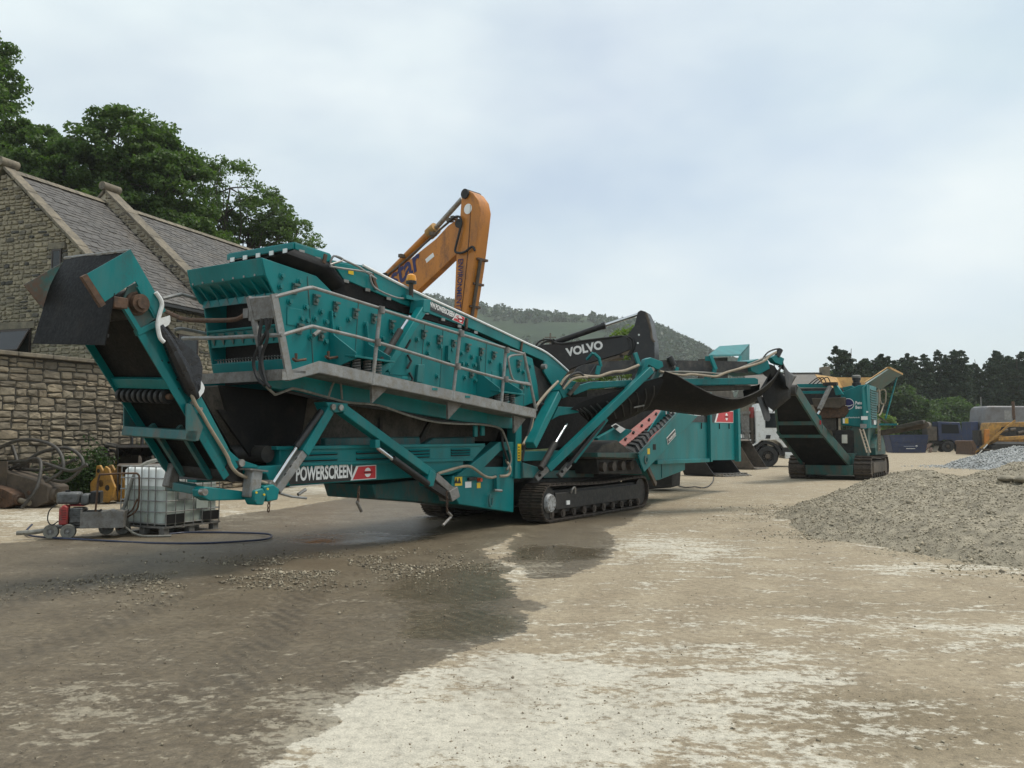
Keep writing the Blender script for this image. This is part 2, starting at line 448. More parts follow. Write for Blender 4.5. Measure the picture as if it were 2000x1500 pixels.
def leaf_mat(name, cols, trans=0.42):
    m, nt, bs = new_mat(name)
    g = nt.nodes.new('ShaderNodeNewGeometry')
    n = len(cols)
    c = ramp(nt, g.outputs['Random Per Island'], [((i + 0.5)/n, cols[i]) for i in range(n)])
    c = mixc(nt, 0.6, c, ramp(nt, noise(nt, g.outputs['Position'], 0.35, 3), [(0.3, (0.7, 0.75, 0.7)), (0.7, (1.25, 1.2, 1.1))]), 'MULTIPLY')
    nt.links.new(c, bs.inputs['Base Color']); bs.inputs['Roughness'].default_value = 0.55
    bs.inputs['Specular IOR Level'].default_value = 0.3
    tr = nt.nodes.new('ShaderNodeBsdfTranslucent'); nt.links.new(mixc(nt, 1.0, c, (1.1, 1.35, 0.6), 'MULTIPLY'), tr.inputs['Color'])
    mx = nt.nodes.new('ShaderNodeMixShader'); mx.inputs[0].default_value = trans
    nt.links.new(bs.outputs[0], mx.inputs[1]); nt.links.new(tr.outputs[0], mx.inputs[2])
    nt.links.new(mx.outputs[0], nt.nodes['Material Output'].inputs['Surface'])
    return m
M['leaf'] = leaf_mat('sycamore_leaves', [(0.072,0.122,0.032),(0.092,0.148,0.040),(0.058,0.104,0.030),(0.108,0.162,0.048)])
M['leaf_dark'] = leaf_mat('dark_sycamore_leaves', [(0.068,0.116,0.033),(0.088,0.140,0.039),(0.056,0.100,0.029),(0.104,0.156,0.046)])
M['leaf_ash'] = leaf_mat('olive_ash_leaves', [(0.095,0.145,0.048),(0.115,0.168,0.058),(0.080,0.125,0.042)])
M['conifer'] = leaf_mat('dark_conifer_needles', [(0.024,0.046,0.024),(0.032,0.056,0.028),(0.018,0.036,0.020)], 0.15)
M['bush'] = leaf_mat('willow_bush_leaves', [(0.065,0.105,0.042),(0.080,0.122,0.050),(0.052,0.090,0.036)])
M['lime'] = leaf_mat('yellow_green_leaves', [(0.13,0.19,0.035),(0.16,0.22,0.045),(0.10,0.16,0.03)])
M['weed'] = leaf_mat('weed_leaves', [(0.055,0.095,0.035),(0.07,0.115,0.045),(0.045,0.08,0.03)])
M['wood'] = leaf_mat('woodland_foliage', [(0.028,0.055,0.028),(0.036,0.066,0.032),(0.022,0.046,0.024)], 0.2)

def glass_mat(name, col=(0.012, 0.014, 0.016), rough=0.10):
    m, nt, bs = new_mat(name)
    bs.inputs['Base Color'].default_value = (*col, 1); bs.inputs['Roughness'].default_value = rough
    bs.inputs['Specular IOR Level'].default_value = 0.45
    return m
M['glass'] = glass_mat('window_glass')
M['recess_shade'] = surf('painted_recess_shade', (0.012, 0.011, 0.010), 0.2, 0.9, bmp=0)  # near-black paint for the shade inside rooms, slots, holes and the box

def plastic_tank():
    m, nt, bs = new_mat('translucent_tank_plastic')
    bs.inputs['Base Color'].default_value = (0.74, 0.77, 0.74, 1); bs.inputs['Roughness'].default_value = 0.35
    bs.inputs['Subsurface Weight'].default_value = 0.0
    a = noise(nt, coords(nt), 2.5, 5)
    nt.links.new(ramp(nt, a, [(0.3, (0.74, 0.77, 0.74)), (0.7, (0.86, 0.88, 0.86))]), bs.inputs['Base Color'])
    return m
M['tankplastic'] = plastic_tank()
M['tankwet'] = surf('tank_wall_before_liquid', (0.42, 0.47, 0.43), 0.1, 0.35, dirt=(0.36, 0.34, 0.20), dirt_amt=0.3, scale=1.5, bmp=0)

# ---------------------------------------------------------------- the yard
WET = [(-1.259,4.052,0), (-1.162,4.494,0), (-1.056,4.723,0), (-0.973,4.976,0), (-1.093,5.152,0), (-0.972,5.488,0), (-0.727,5.861,0), (-0.477,6.203,0), (-0.315,6.653,0), (-0.132,6.974,0),
       (0.092,7.064,0), (0.187,7.509,0), (0.105,8.014,0), (0.38,8.206,0), (0.264,8.54,0), (0.102,8.621,0), (0.022,9.265,0), (-0.09,10.089,0), (0.037,10.477,0), (-0.284,11.353,0),
       (-0.406,12.167,0), (-0.155,12.983,0), (0.136,14.21,0), (-0.09,12.621,0), (0.021,11.746,0), (-0.189,11.353,0), (0.115,10.725,0), (0.175,9.798,0), (0.619,9.905,0), (1.054,10.725,0),
       (1.425,11.953,0), (1.611,13.109,0), (1.671,14.285,0), (1.55,14.753,0), (2.17,16.069,0), (2.633,17.761,0), (3.38,20.773,0), (1.798,25.023,0), (-1.37,22.893,0), (-3.973,23.7,0),
       (-4.933,20.614,0), (-5.896,17.305,0), (-6.793,15.167,0), (-7.498,13.368,0), (-8.745,12.222,0), (-11.495,10.164,0), (-4.553,3.257,0), (-1.907,2.084,0), (-1.357,2.923,0)]

def poly_sd(px, py, poly):
    """signed distance to a closed outline, positive inside"""
    P = np.array([p[:2] for p in poly]); n = len(P)
    best = np.full(px.shape, 1e9); ins = np.zeros(px.shape, bool)
    for i in range(n):
        a, b = P[i], P[(i+1) % n]; e = b - a
        k = np.clip(((px-a[0])*e[0] + (py-a[1])*e[1]) / (e @ e), 0, 1)
        best = np.minimum(best, np.hypot(px-a[0]-k*e[0], py-a[1]-k*e[1]))
        c = ((a[1] > py) != (b[1] > py)) & (px < (b[0]-a[0])*(py-a[1])/(b[1]-a[1]+1e-12) + a[0])
        ins ^= c
    return np.where(ins, best, -best)

def axis(lo, hi, step, ends, grow=1.16):
    a = list(np.arange(lo, hi, step))
    d = step
    while a[-1] < ends[1]:
        d *= grow; a.append(a[-1] + d)
    d = step
    while a[0] > ends[0]:
        d *= grow; a.insert(0, a[0] - d)
    return np.array(a)

def blob(gx, gy, c, rx, ry, ang=0.0):
    ca, sa = math.cos(ang), math.sin(ang)
    dx, dy = gx - c[0], gy - c[1]
    return np.exp(-(((dx*ca + dy*sa)/rx)**2 + ((-dx*sa + dy*ca)/ry)**2))

def ground_z(x, y):
    near = np.exp(-((np.hypot(x, y - 8)/45)**2))
    return (fbm(x*0.35, y*0.35, 3, 3)*0.018 + fbm(x*2.2, y*2.2, 11, 3)*0.006) * near

GX = axis(-13, 13, 0.10, (-2600, 2600)); GY = axis(3.2, 24, 0.09, (-60, 3200))
gx, gy = np.meshgrid(GX, GY)
gz = ground_z(gx, gy)
sd = poly_sd(gx, gy, WET)
chalk = (0.5*blob(gx, gy, (-0.353,4.994,0), 1.0, 0.7) + 1.1*blob(gx, gy, (-0.738,4.821,0), 0.8, 0.55, -.5) + 0.75*blob(gx, gy, (-0.144,6.094,0), 0.8, 0.5) + 0.7*blob(gx, gy, (1.114,5.715,0), 1.4, 1.1) + 0.7*blob(gx, gy, (0.539,4.583,0), 1.2, 0.6)
         + 0.9*blob(gx, gy, (2.312,12.504,0), 1.0, 1.6) + 0.7*blob(gx, gy, (0.126,10.559,0), 0.5, 1.0) + 0.6*blob(gx, gy, (3.848,7.212,0), 1.6, 0.7) + 0.8*blob(gx, gy, (5.973,10.559,0), 2.0, 0.5)
         + 0.6*blob(gx, gy, (5.792,17.305,0), 0.9, 1.2) + 0.9*blob(gx, gy, (-5.772,26.767,0), 2.2, 2.6) + 0.75*blob(gx, gy, (-8.792,17.305,0), 5.0, 1.8) + 0.5*blob(gx, gy, (-2.618,4.994,0), 0.9, 0.6) + 0.45*blob(gx, gy, (-2.454,5.543,0), 0.7, 0.35))
brown = (blob(gx, gy, (2.206,4.994,0), 1.2, 0.8) + 0.6*blob(gx, gy, (3.206,8.306,0), 2.0, 1.0) + 0.5*blob(gx, gy, (7.329,25.498,0), 3, 3) + 0.5*blob(gx, gy, (-5.108,9.141,0), 2.0, 1.0) + 0.5*blob(gx, gy, (-1.181,14.136,0), 0.6, 0.8))
pool = (blob(gx, gy, (-0.563,9.458,0), 1.0, 1.6) + blob(gx, gy, (0.641,11.953,0), 0.8, 0.9) + 0.9*blob(gx, gy, (-0.26,7.308,0), 0.7, 0.6) + 0.7*blob(gx, gy, (-2.466,13.776,0), 1.8, 1.4) + 0.5*blob(gx, gy, (-1.241,17.305,0), 1.6, 1.6))
def lane(a, b, w, gap=1.9):
    a, b = np.array(a[:2]), np.array(b[:2]); d = (b-a)/np.linalg.norm(b-a); n_ = np.array([-d[1], d[0]]); L_ = np.linalg.norm(b-a)
    s_ = (gx-a[0])*d[0] + (gy-a[1])*d[1]; t_ = (gx-a[0])*n_[0] + (gy-a[1])*n_[1] + 0.10*noise2(gx*.7, gy*.7, 61)
    k = np.clip(s_/0.8, 0, 1)*np.clip((L_-s_)/0.8, 0, 1)
    return k*(np.exp(-((t_)/w)**4) + np.exp(-((t_-gap)/w)**4))
rutm = 1.0*lane((-1.901,4.821,0), (-2.099,9.798,0), .24, -1.7) + .8*lane((-3.713,5.715,0), (-3.067,11.695,0), .2, 1.5) + .55*lane((0.462,4.368,0), (6.166,20.614,0), .24, 1.9) + .45*lane((1.924,4.368,0), (6.192,18.492,0), .24, -1.8) + .4*lane((-0.257,4.368,0), (3.413,17.305,0), .2, 1.7)
rutm = np.clip(rutm, 0, 1)
gz = gz - 0.006*np.clip(sd*2, 0, 1) - 0.012*rutm*(0.6 + 0.4*np.sin(gx*19 + gy*13))
idx = np.arange(gx.size).reshape(gx.shape)
gf = np.stack([idx[:-1,:-1], idx[:-1,1:], idx[1:,1:], idx[1:,:-1]], -1).reshape(-1, 4)

def ground_mat():
    m, nt, bs = new_mat('packed_quarry_dust')
    pos = nt.nodes.new('ShaderNodeNewGeometry').outputs['Position']
    mpn = nt.nodes.new('ShaderNodeMapping'); mpn.inputs['Rotation'].default_value = (0, 0, 0.55); mpn.inputs['Scale'].default_value = (0.75, 1.5, 1)
    nt.links.new(pos, mpn.inputs['Vector']); drag = mpn.outputs['Vector']
    def attr(n):
        a = nt.nodes.new('ShaderNodeAttribute'); a.attribute_name = n
        return a.outputs['Fac']
    big = noise(nt, pos, 0.35, 5, 0.6); mid = noise(nt, pos, 1.7, 6, 0.62, 0.4); strk = noise(nt, drag, 1.6, 6, 0.6, 0.5)
    fine = noise(nt, pos, 16, 6, 0.7); grain = noise(nt, pos, 95, 4, 0.7)
    # dry surface: beige dust with browner and paler areas
    dry = ramp(nt, mid, [(0.25, (0.268, 0.214, 0.144)), (0.5, (0.340, 0.280, 0.193)), (0.75, (0.415, 0.351, 0.252))])
    dry = mixc(nt, ramp(nt, strk, [(0.45, (0,0,0)), (0.75, (0.55,)*3)]), dry, (0.205, 0.165, 0.115))
    dry = mixc(nt, ramp(nt, math_(nt, 'ADD', math_(nt, 'MULTIPLY', attr('brown'), 0.42), math_(nt, 'MULTIPLY', mid, 0.5)), [(0.38, (0,0,0)), (0.72, (1,1,1))]), dry, (0.190, 0.150, 0.092))
    ck = math_(nt, 'ADD', math_(nt, 'MULTIPLY', attr('chalk'), 0.175), math_(nt, 'ADD', math_(nt, 'MULTIPLY', strk, 0.45), math_(nt, 'ADD', math_(nt, 'MULTIPLY', noise(nt, drag, 4.2, 9, 0.80, 0.3), 0.80), math_(nt, 'MULTIPLY', fine, 0.45))))
    ckm = ramp(nt, ck, [(0.92, (0,0,0)), (0.995, (1,1,1))])
    dry = mixc(nt, math_(nt, 'MULTIPLY', ckm, 0.85), dry, (0.58, 0.545, 0.455))
    dry = mixc(nt, 1.0, dry, ramp(nt, fine, [(0.28, (0.66,)*3), (0.5, (1.0,)*3), (0.72, (1.2,)*3)]), 'MULTIPLY')
    dry = mixc(nt, 0.6, dry, ramp(nt, grain, [(0.3, (0.60,)*3), (0.7, (1.35,)*3)]), 'MULTIPLY')
    # wet surface: darker, browner, with sheen
    wet = ramp(nt, mid, [(0.25, (0.100, 0.078, 0.051)), (0.5, (0.147, 0.117, 0.077)), (0.75, (0.198, 0.161, 0.109))])
    wet = mixc(nt, ramp(nt, strk, [(0.42, (0,0,0)), (0.72, (0.8,)*3)]), wet, (0.172, 0.140, 0.098))
    wet = mixc(nt, ramp(nt, ck, [(0.96, (0,0,0)), (1.0, (0.75,)*3)]), wet, (0.34, 0.30, 0.225))
    plm = ramp(nt, math_(nt, 'ADD', math_(nt, 'MULTIPLY', attr('pool'), 0.42), math_(nt, 'ADD', math_(nt, 'MULTIPLY', mid, 0.40), math_(nt, 'MULTIPLY', strk, 0.25))), [(0.50, (0,0,0)), (0.60, (1,1,1))])
    wet = mixc(nt, math_(nt, 'MULTIPLY', plm, 0.45), wet, (0.078, 0.064, 0.044))
    wet = mixc(nt, 1.0, wet, ramp(nt, fine, [(0.28, (0.55,)*3), (0.72, (1.4,)*3)]), 'MULTIPLY')
    wet = mixc(nt, 0.6, wet, ramp(nt, grain, [(0.3, (0.6,)*3), (0.7, (1.4,)*3)]), 'MULTIPLY')
    edge = math_(nt, 'ADD', attr('wet'), math_(nt, 'MULTIPLY', math_(nt, 'SUBTRACT', noise(nt, pos, 3.6, 7, 0.70), 0.5), 0.55))
    wm = ramp(nt, edge, [(0.0, (0,0,0)), (0.014, (0.88,)*3), (0.20, (1,1,1))])
    # tyre and track marks pressed into the surface
    wv = nt.nodes.new('ShaderNodeTexWave'); wv.wave_type = 'BANDS'; wv.bands_direction = 'X'; wv.inputs['Scale'].default_value = 2.6; wv.inputs['Distortion'].default_value = 1.2; wv.inputs['Detail'].default_value = 3
    mr = nt.nodes.new('ShaderNodeMapping'); mr.inputs['Rotation'].default_value = (0, 0, -0.62); nt.links.new(pos, mr.inputs['Vector']); nt.links.new(mr.outputs['Vector'], wv.inputs['Vector'])
    rut = math_(nt, 'MULTIPLY', attr('rut'), math_(nt, 'ADD', 0.35, math_(nt, 'MULTIPLY', wv.outputs['Fac'], 0.65)))
    rut = math_(nt, 'MULTIPLY', rut, ramp(nt, mid, [(0.35, (0.1,)*3), (0.6, (1,1,1))]))
    dry = mixc(nt, math_(nt, 'MULTIPLY', rut, 0.55), dry, (0.16, 0.125, 0.085))
    wet = mixc(nt, math_(nt, 'MULTIPLY', rut, 0.75), wet, (0.055, 0.045, 0.032))
    col = mixc(nt, wm, dry, wet)
    nt.links.new(col, bs.inputs['Base Color'])
    plm = math_(nt, 'MULTIPLY', plm, wm)
    rgh = mixc(nt, wm, (0.92,)*3, mixc(nt, plm, (0.34,)*3, (0.13,)*3))
    nt.links.new(rgh, bs.inputs['Roughness'])
    bs.inputs['Specular IOR Level'].default_value = 0.4
    hgt = math_(nt, 'ADD', math_(nt, 'MULTIPLY', fine, 1.0), math_(nt, 'ADD', math_(nt, 'MULTIPLY', grain, 0.35), math_(nt, 'MULTIPLY', strk, 0.8)))
    b = nt.nodes.new('ShaderNodeBump'); b.inputs['Distance'].default_value = 0.035
    st = mixc(nt, plm, (0.75,)*3, (0.12,)*3)
    nt.links.new(st, b.inputs['Strength']); nt.links.new(hgt, b.inputs['Height']); nt.links.new(b.outputs['Normal'], bs.inputs['Normal'])
    return m
M['ground'] = ground_mat()
ground = np_mesh('ground', np.stack([gx, gy, gz], -1).reshape(-1, 3), gf, M['ground'], smooth=True)
tag(ground, 'packed dusty quarry yard with a wet dark patch', kind='structure')
for n_, arr in (('wet', np.clip(sd, -2, 2)), ('chalk', chalk), ('brown', brown), ('pool', pool), ('rut', rutm)):
    at_ = ground.data.attributes.new(n_, 'FLOAT', 'POINT')
    at_.data.foreach_set('value', np.ascontiguousarray(arr.ravel(), dtype=np.float32))

# loose stones: small angular chips, one mass
CHIP_F = np.array([[0,1,2],[0,2,3],[0,3,4],[0,4,1],[5,2,1],[5,3,2],[5,4,3],[5,1,4]])
def chips(pts, size, flat=0.65):
    """angular pebbles (octahedra with random corners) at pts"""
    n = len(pts)
    base = np.array([[0,0,1],[1,0,0],[0,1,0],[-1,0,0],[0,-1,0],[0,0,-1]], float)
    v = base[None] * rng.uniform(0.55, 1.15, (n, 6, 1)) + rng.normal(0, 0.18, (n, 6, 3))
    a = rng.uniform(0, 6.283, n); ca, sa = np.cos(a), np.sin(a)
    x = v[..., 0]*ca[:, None] - v[..., 1]*sa[:, None]; y = v[..., 0]*sa[:, None] + v[..., 1]*ca[:, None]
    tl = rng.normal(0, 0.5, n)
    z = v[..., 2]*flat; x, z = x*np.cos(tl)[:, None] - z*np.sin(tl)[:, None], x*np.sin(tl)[:, None] + z*np.cos(tl)[:, None]
    v = np.stack([x, y, z], -1)*np.asarray(size)[:, None, None] + pts[:, None, :]
    f = CHIP_F[None] + (np.arange(n)*6)[:, None, None]
    return v.reshape(-1, 3), f.reshape(-1, 3)

def gravel_mat(name, cols):
    m, nt, bs = new_mat(name)
    g = nt.nodes.new('ShaderNodeNewGeometry'); n = len(cols)
    c = ramp(nt, g.outputs['Random Per Island'], [((i + 0.5)/n, cols[i]) for i in range(n)])
    c = mixc(nt, 0.7, c, ramp(nt, noise(nt, g.outputs['Position'], 60, 3), [(0.3, (0.75,)*3), (0.7, (1.2,)*3)]), 'MULTIPLY')
    c = mixc(nt, 0.5, c, ramp(nt, noise(nt, g.outputs['Position'], 1.1, 4), [(0.35, (0.72, 0.70, 0.66)), (0.65, (1.18, 1.16, 1.12))]), 'MULTIPLY')
    nt.links.new(c, bs.inputs['Base Color']); bs.inputs['Roughness'].default_value = 0.9; bs.inputs['Specular IOR Level'].default_value = 0.25
    return m
M['pebble'] = gravel_mat('yard_chippings', [(0.26,0.22,0.16),(0.38,0.33,0.25),(0.18,0.15,0.11),(0.50,0.45,0.35),(0.30,0.255,0.19)])
M['wetpebble'] = gravel_mat('damp_chippings', [(0.15,0.128,0.095),(0.25,0.215,0.16),(0.42,0.37,0.28),(0.10,0.088,0.068),(0.33,0.285,0.21)])
M['gravel'] = gravel_mat('grey_brown_gravel', [(0.275,0.242,0.182),(0.365,0.322,0.245),(0.185,0.162,0.124),(0.53,0.472,0.365),(0.315,0.278,0.208),(0.43,0.376,0.282)])
M['bluegravel'] = gravel_mat('blue_grey_gravel', [(0.32,0.33,0.33),(0.42,0.43,0.425),(0.24,0.25,0.255),(0.52,0.525,0.515)])
M['gravelbase'] = surf('gravel_fines', (0.305, 0.268, 0.200), 0.35, 0.95, scale=6, fine=60, bmp=0.9, bdist=0.03)
M['bluebase'] = surf('blue_grey_fines', (0.33, 0.34, 0.34), 0.3, 0.95, scale=5, fine=50, bmp=0.9, bdist=0.03)

def scatter_ground(n, xr, yr, keep):
    y = yr[0]*(yr[1]/yr[0])**rng.random(n)              # denser towards the near edge
    x = rng.uniform(-1, 1, n)*(0.66*y + 0.6) + 0.0
    k = keep(x, y)
    return x[k], y[k]
px_, py_ = scatter_ground(30000, None, (3.8, 30), lambda x, y: rng.random(len(x)) < 0.40 + 0.45*(fbm(x*0.8, y*0.8, 21, 3) > 0.15))
sz_ = np.clip(rng.lognormal(-5.6, 0.5, len(px_)), 0.0025, 0.028)
ins_ = poly_sd(px_, py_, WET) > 0
for nm, kk, mt, lb in (('loose_stone_chips', ~ins_, 'pebble', 'small pale stone chips strewn over the dry yard'), ('damp_stone_chips', ins_, 'wetpebble', 'small damp stone chips strewn over the wet patch')):
    pz = ground_z(px_[kk], py_[kk]) + sz_[kk]*0.15
    v, f = chips(np.stack([px_[kk], py_[kk], pz], -1), sz_[kk])
    tag(np_mesh(nm, v, f, M[mt]), lb, kind='stuff')
# a spill of coarse grit in the wet patch
cx, cy, _ = (-2.713,10.357,0)
n_ = 9000
qx = cx + rng.normal(0, 1.25, n_); qy = cy + rng.normal(0, 0.75, n_) + (qx-cx)*0.28
k_ = (fbm(qx*1.6, qy*1.6, 31, 3) > -0.10) & (rng.random(n_) < 0.8)
qx, qy = qx[k_], qy[k_]
qs = np.clip(rng.lognormal(-4.45, 0.45, len(qx)), 0.005, 0.045)
v, f = chips(np.stack([qx, qy, ground_z(qx, qy) + qs*0.1], -1), qs)
tag(np_mesh('coarse_grit_spill', v, f, M['wetpebble']), 'spill of coarse grit on the wet ground before the machine', kind='stuff')

# ---------------------------------------------------------------- gravel heaps
def heap(name, label, peaks, slope, bx, by, step, mat_b, mat_s, n_stone, s_mu, seed, lumps=0.07):
    xs, ys = np.arange(bx[0], bx[1], step), np.arange(by[0], by[1], step)
    hx, hy = np.meshgrid(xs, ys)
    def hz(x, y):
        z = np.zeros_like(x) - 9
        acc = np.zeros_like(x)
        for (a, b, c, sl) in peaks:
            d = np.hypot(x-a, y-b)*(1 + 0.10*noise2(x*0.5 + a, y*0.5, seed))
            acc = acc + np.exp((c - sl*np.sqrt(d*d + 0.12))*9)
        z = np.log(acc + 1e-9)/9
        z = z + lumps*fbm(x*1.1, y*1.1, seed, 4) + 0.02*fbm(x*5, y*5, seed+9, 2)
        toe = np.clip((z + 0.04)/0.39, 0, 1)
        return np.where(z > 0.35, z, -0.10 + 0.45*toe*toe*(1.6-0.6*toe)) - 0.03
    z = hz(hx, hy)
    keep = z > -0.10
    ii = np.arange(hx.size).reshape(hx.shape)
    f = np.stack([ii[:-1,:-1], ii[:-1,1:], ii[1:,1:], ii[1:,:-1]], -1).reshape(-1, 4)
    f = f[keep.ravel()[f].any(1)]
    root = np_mesh(name, np.stack([hx, hy, z], -1).reshape(-1, 3), f, M[mat_b], smooth=True)
    tag(root, label, kind='stuff')
    x = rng.uniform(bx[0], bx[1], n_stone); y = rng.uniform(by[0], by[1], n_stone); zz = hz(x, y)
    k = (zz > -0.055) | ((zz > -0.099) & (rng.random(n_stone) < 0.25))
    x, y, zz = x[k], y[k], np.maximum(zz[k], 0.0)
    lowz = zz < 0.06                                        # stones that rolled off the toe
    ax_, ay_ = np.mean([p[0] for p in peaks]), np.mean([p[1] for p in peaks])
    kf = 1 + np.abs(rng.normal(0, 0.13, lowz.sum()))
    x = np.concatenate([x, ax_ + (x[lowz]-ax_)*kf]); y = np.concatenate([y, ay_ + (y[lowz]-ay_)*kf]); zz = np.concatenate([zz, np.zeros(lowz.sum())])
    s = np.clip(rng.lognormal(s_mu, 0.50, len(x)), 0.004, 0.07)
    v, f = chips(np.stack([x, y, zz + s*0.2], -1), s, 0.8)
    st = np_mesh('gravel_stones', v, f, M[mat_s], root)
    st['kind'] = 'stuff'
    return root, hz
hp1, hz1 = heap('gravel_heap', 'grey brown gravel heap spread at the right edge of the yard',
     [(8.1, 17.0, 1.10, 0.33), (7.3, 15.2, 0.86, 0.31), (8.9, 14.4, 1.36, 0.35), (8.0, 12.8, 0.92, 0.32), (10.6, 13.9, 1.80, 0.36), (10.4, 16.8, 1.20, 0.36), (9.4, 11.9, 1.10, 0.33), (6.4, 13.6, 0.42, .26)], 0.3,
     (3.6, 13.5), (8.8, 20.5), 0.055, 'gravelbase', 'gravel', 100000, -4.6, 5)
hp2, hz2 = heap('blue_grey_gravel_heap', 'blue grey stone heap behind the brown gravel heap',
     [(26.6, 45.0, 1.30, 0.34), (29.5, 44.0, 1.75, 0.36), (33.0, 45.0, 2.0, 0.36), (31, 41, 1.35, 0.34)], 0.35,
     (21.0, 37.5), (37.0, 50.0), 0.16, 'bluebase', 'bluegravel', 34000, -3.25, 8, 0.10)
# two settled lumps on the near heap
for i, (x, y, r) in enumerate(((7.97, 13.75, 0.13), (8.12, 13.5, 0.15))):
    mb = MB()
    rows = []
    for a in range(9):
        th = math.pi*a/8
        rows.append([(r*1.25*math.sin(th)*math.cos(6.28319*b/14)*(1+0.12*math.sin(b*2.1+a+i)), r*math.sin(th)*math.sin(6.28319*b/14)*(1+0.1*math.cos(b*1.7+i)), r*0.42*math.cos(th)) for b in range(15)])
    mb.grid(rows)
    o = mb.obj('clod', M['gravelbase']); o.location = (x, y, float(hz1(np.array([x]), np.array([y]))[0]) + 0.05)
    tag(o, ['rounded clod of grey fines on the gravel heap, left one', 'rounded clod of grey fines on the gravel heap, right one'][i], 'clod', 'clods on the gravel heap')

# ---------------------------------------------------------------- the hill behind, with woodland
RID = [(-3000, 640), (-1200, 600), (0, 566), (640, 572), (838, 580), (900, 590), (1000, 606), (1060, 613), (1160, 620), (1230, 636), (1290, 653), (1350, 676), (1400, 701), (1450, 716), (1500, 735), (1560, 747), (1650, 762), (1800, 776), (2300, 795), (3400, 815)]
RX = np.array([(a - 1000)/1660 for a, b in RID]); RZ = np.array([(855 - b)/1660 for a, b in RID])
def hill_z(x, y):
    t = x/np.maximum(y, 1)
    ridge = np.interp(t, RX, RZ)*900
    k = np.clip((y - 330)/(900 - 330), 0, 1)
    prof = 0.30*k + 0.70*k*k*(3 - 2*k)
    back = np.clip((y - 900)/900, 0, 1)
    bumps = fbm(x*0.008, y*0.008, 41, 4)*6*np.clip(k*3, 0, 1)*np.clip((900-y)/200, 0.0, 1)
    return ridge*prof*(1 - 0.4*back) + bumps + 0.3
hx_ = np.arange(-1500, 2200, 18.0); hy_ = np.concatenate([np.arange(330, 960, 12.0), np.arange(960, 1900, 60.0)])
HX, HY = np.meshgrid(hx_, hy_); HZ = hill_z(HX, HY); HZ[0] = -1.0
ii = np.arange(HX.size).reshape(HX.shape)
hf = np.stack([ii[:-1,:-1], ii[:-1,1:], ii[1:,1:], ii[1:,:-1]], -1).reshape(-1, 4)
def hill_mat():
    m, nt, bs = new_mat('moorland_pasture')
    pos = nt.nodes.new('ShaderNodeNewGeometry').outputs['Position']
    a = noise(nt, pos, 0.006, 5); b = noise(nt, pos, 0.03, 5, 0.65); c = noise(nt, pos, 0.2, 4, 0.7)
    col = ramp(nt, a, [(0.35, (0.024, 0.046, 0.025)), (0.55, (0.034, 0.057, 0.028)), (0.7, (0.048, 0.068, 0.033))])
    col = mixc(nt, 0.8, col, ramp(nt, b, [(0.35, (0.6, 0.65, 0.62)), (0.65, (1.2, 1.15, 1.1))]), 'MULTIPLY')
    col = mixc(nt, 0.6, col, ramp(nt, c, [(0.35, (0.65,)*3), (0.65, (1.2,)*3)]), 'MULTIPLY')
    nt.links.new(col, bs.inputs['Base Color']); bs.inputs['Roughness'].default_value = 0.95; bs.inputs['Specular IOR Level'].default_value = 0.1
    return m
M['hill'] = hill_mat()
tag(np_mesh('hill', np.stack([HX, HY, HZ], -1).reshape(-1, 3), hf, M['hill'], smooth=True), 'long hazy green hill behind the yard', kind='structure')

def leaf_cloud(cent, rad, per, size, up=0.35, squash=0.75, shell=0.55):
    """many small leaf faces around clump centres; returns verts, quad faces"""
    n = len(cent)*per
    c = np.repeat(cent, per, 0); r = np.repeat(rad, per)[:, None]
    d = rng.normal(size=(n, 3)); d /= np.linalg.norm(d, axis=1, keepdims=True)
    p = c + d*r*(shell + (1-shell)*rng.random((n, 1)))**0.7*np.array([1, 1, squash])*rng.uniform(0.35, 1.0, (n, 1))**0.4
    nrm = rng.normal(size=(n, 3)) + np.array([0, 0, up*2]) + d*0.5
    nrm /= np.linalg.norm(nrm, axis=1, keepdims=True)
    t = np.cross(nrm, rng.normal(size=(n, 3))); t /= np.linalg.norm(t, axis=1, keepdims=True)
    b = np.cross(nrm, t)
    s = size*rng.uniform(0.6, 1.35, (n, 1))
    q = np.stack([p - t*s*0.5, p + b*s*0.32 - nrm*s*0.06, p + t*s*0.5, p - b*s*0.32 - nrm*s*0.06], 1)
    return q.reshape(-1, 3), np.arange(n*4).reshape(-1, 4)

# woodland on the slopes: one far-off mass
wx = rng.uniform(-900, 1150, 26000); wy = rng.uniform(420, 930, 26000)
t_ = wx/wy
band = fbm(wx*0.006, wy*0.006, 77, 4)
high = hill_z(wx, wy)/np.maximum(np.interp(t_, RX, RZ)*900, 1)
dense = np.clip(band*1.3 + 0.22 + 0.95*np.clip((t_ - 0.10)/0.10, 0, 1) + 0.55*((high > 0.42) & (high < 0.86)) - 0.12*((high > 0.2) & (high < 0.40)) - 1.2*((high > 0.86) & (t_ < 0.14)), 0, 1)
k_ = (rng.random(len(wx)) < dense*1.0) & (np.abs(t_) < 0.9)
wx, wy = wx[k_], wy[k_]
cent = np.stack([wx, wy, hill_z(wx, wy) + 3.2], -1)
v, f = leaf_cloud(cent, rng.uniform(4.0, 6.5, len(cent)), 30, 3.8, 0.3, 0.95)
tag(np_mesh('hillside_woodland', v, f, M['wood']), 'dark woodland covering the hazy hillside', kind='stuff')

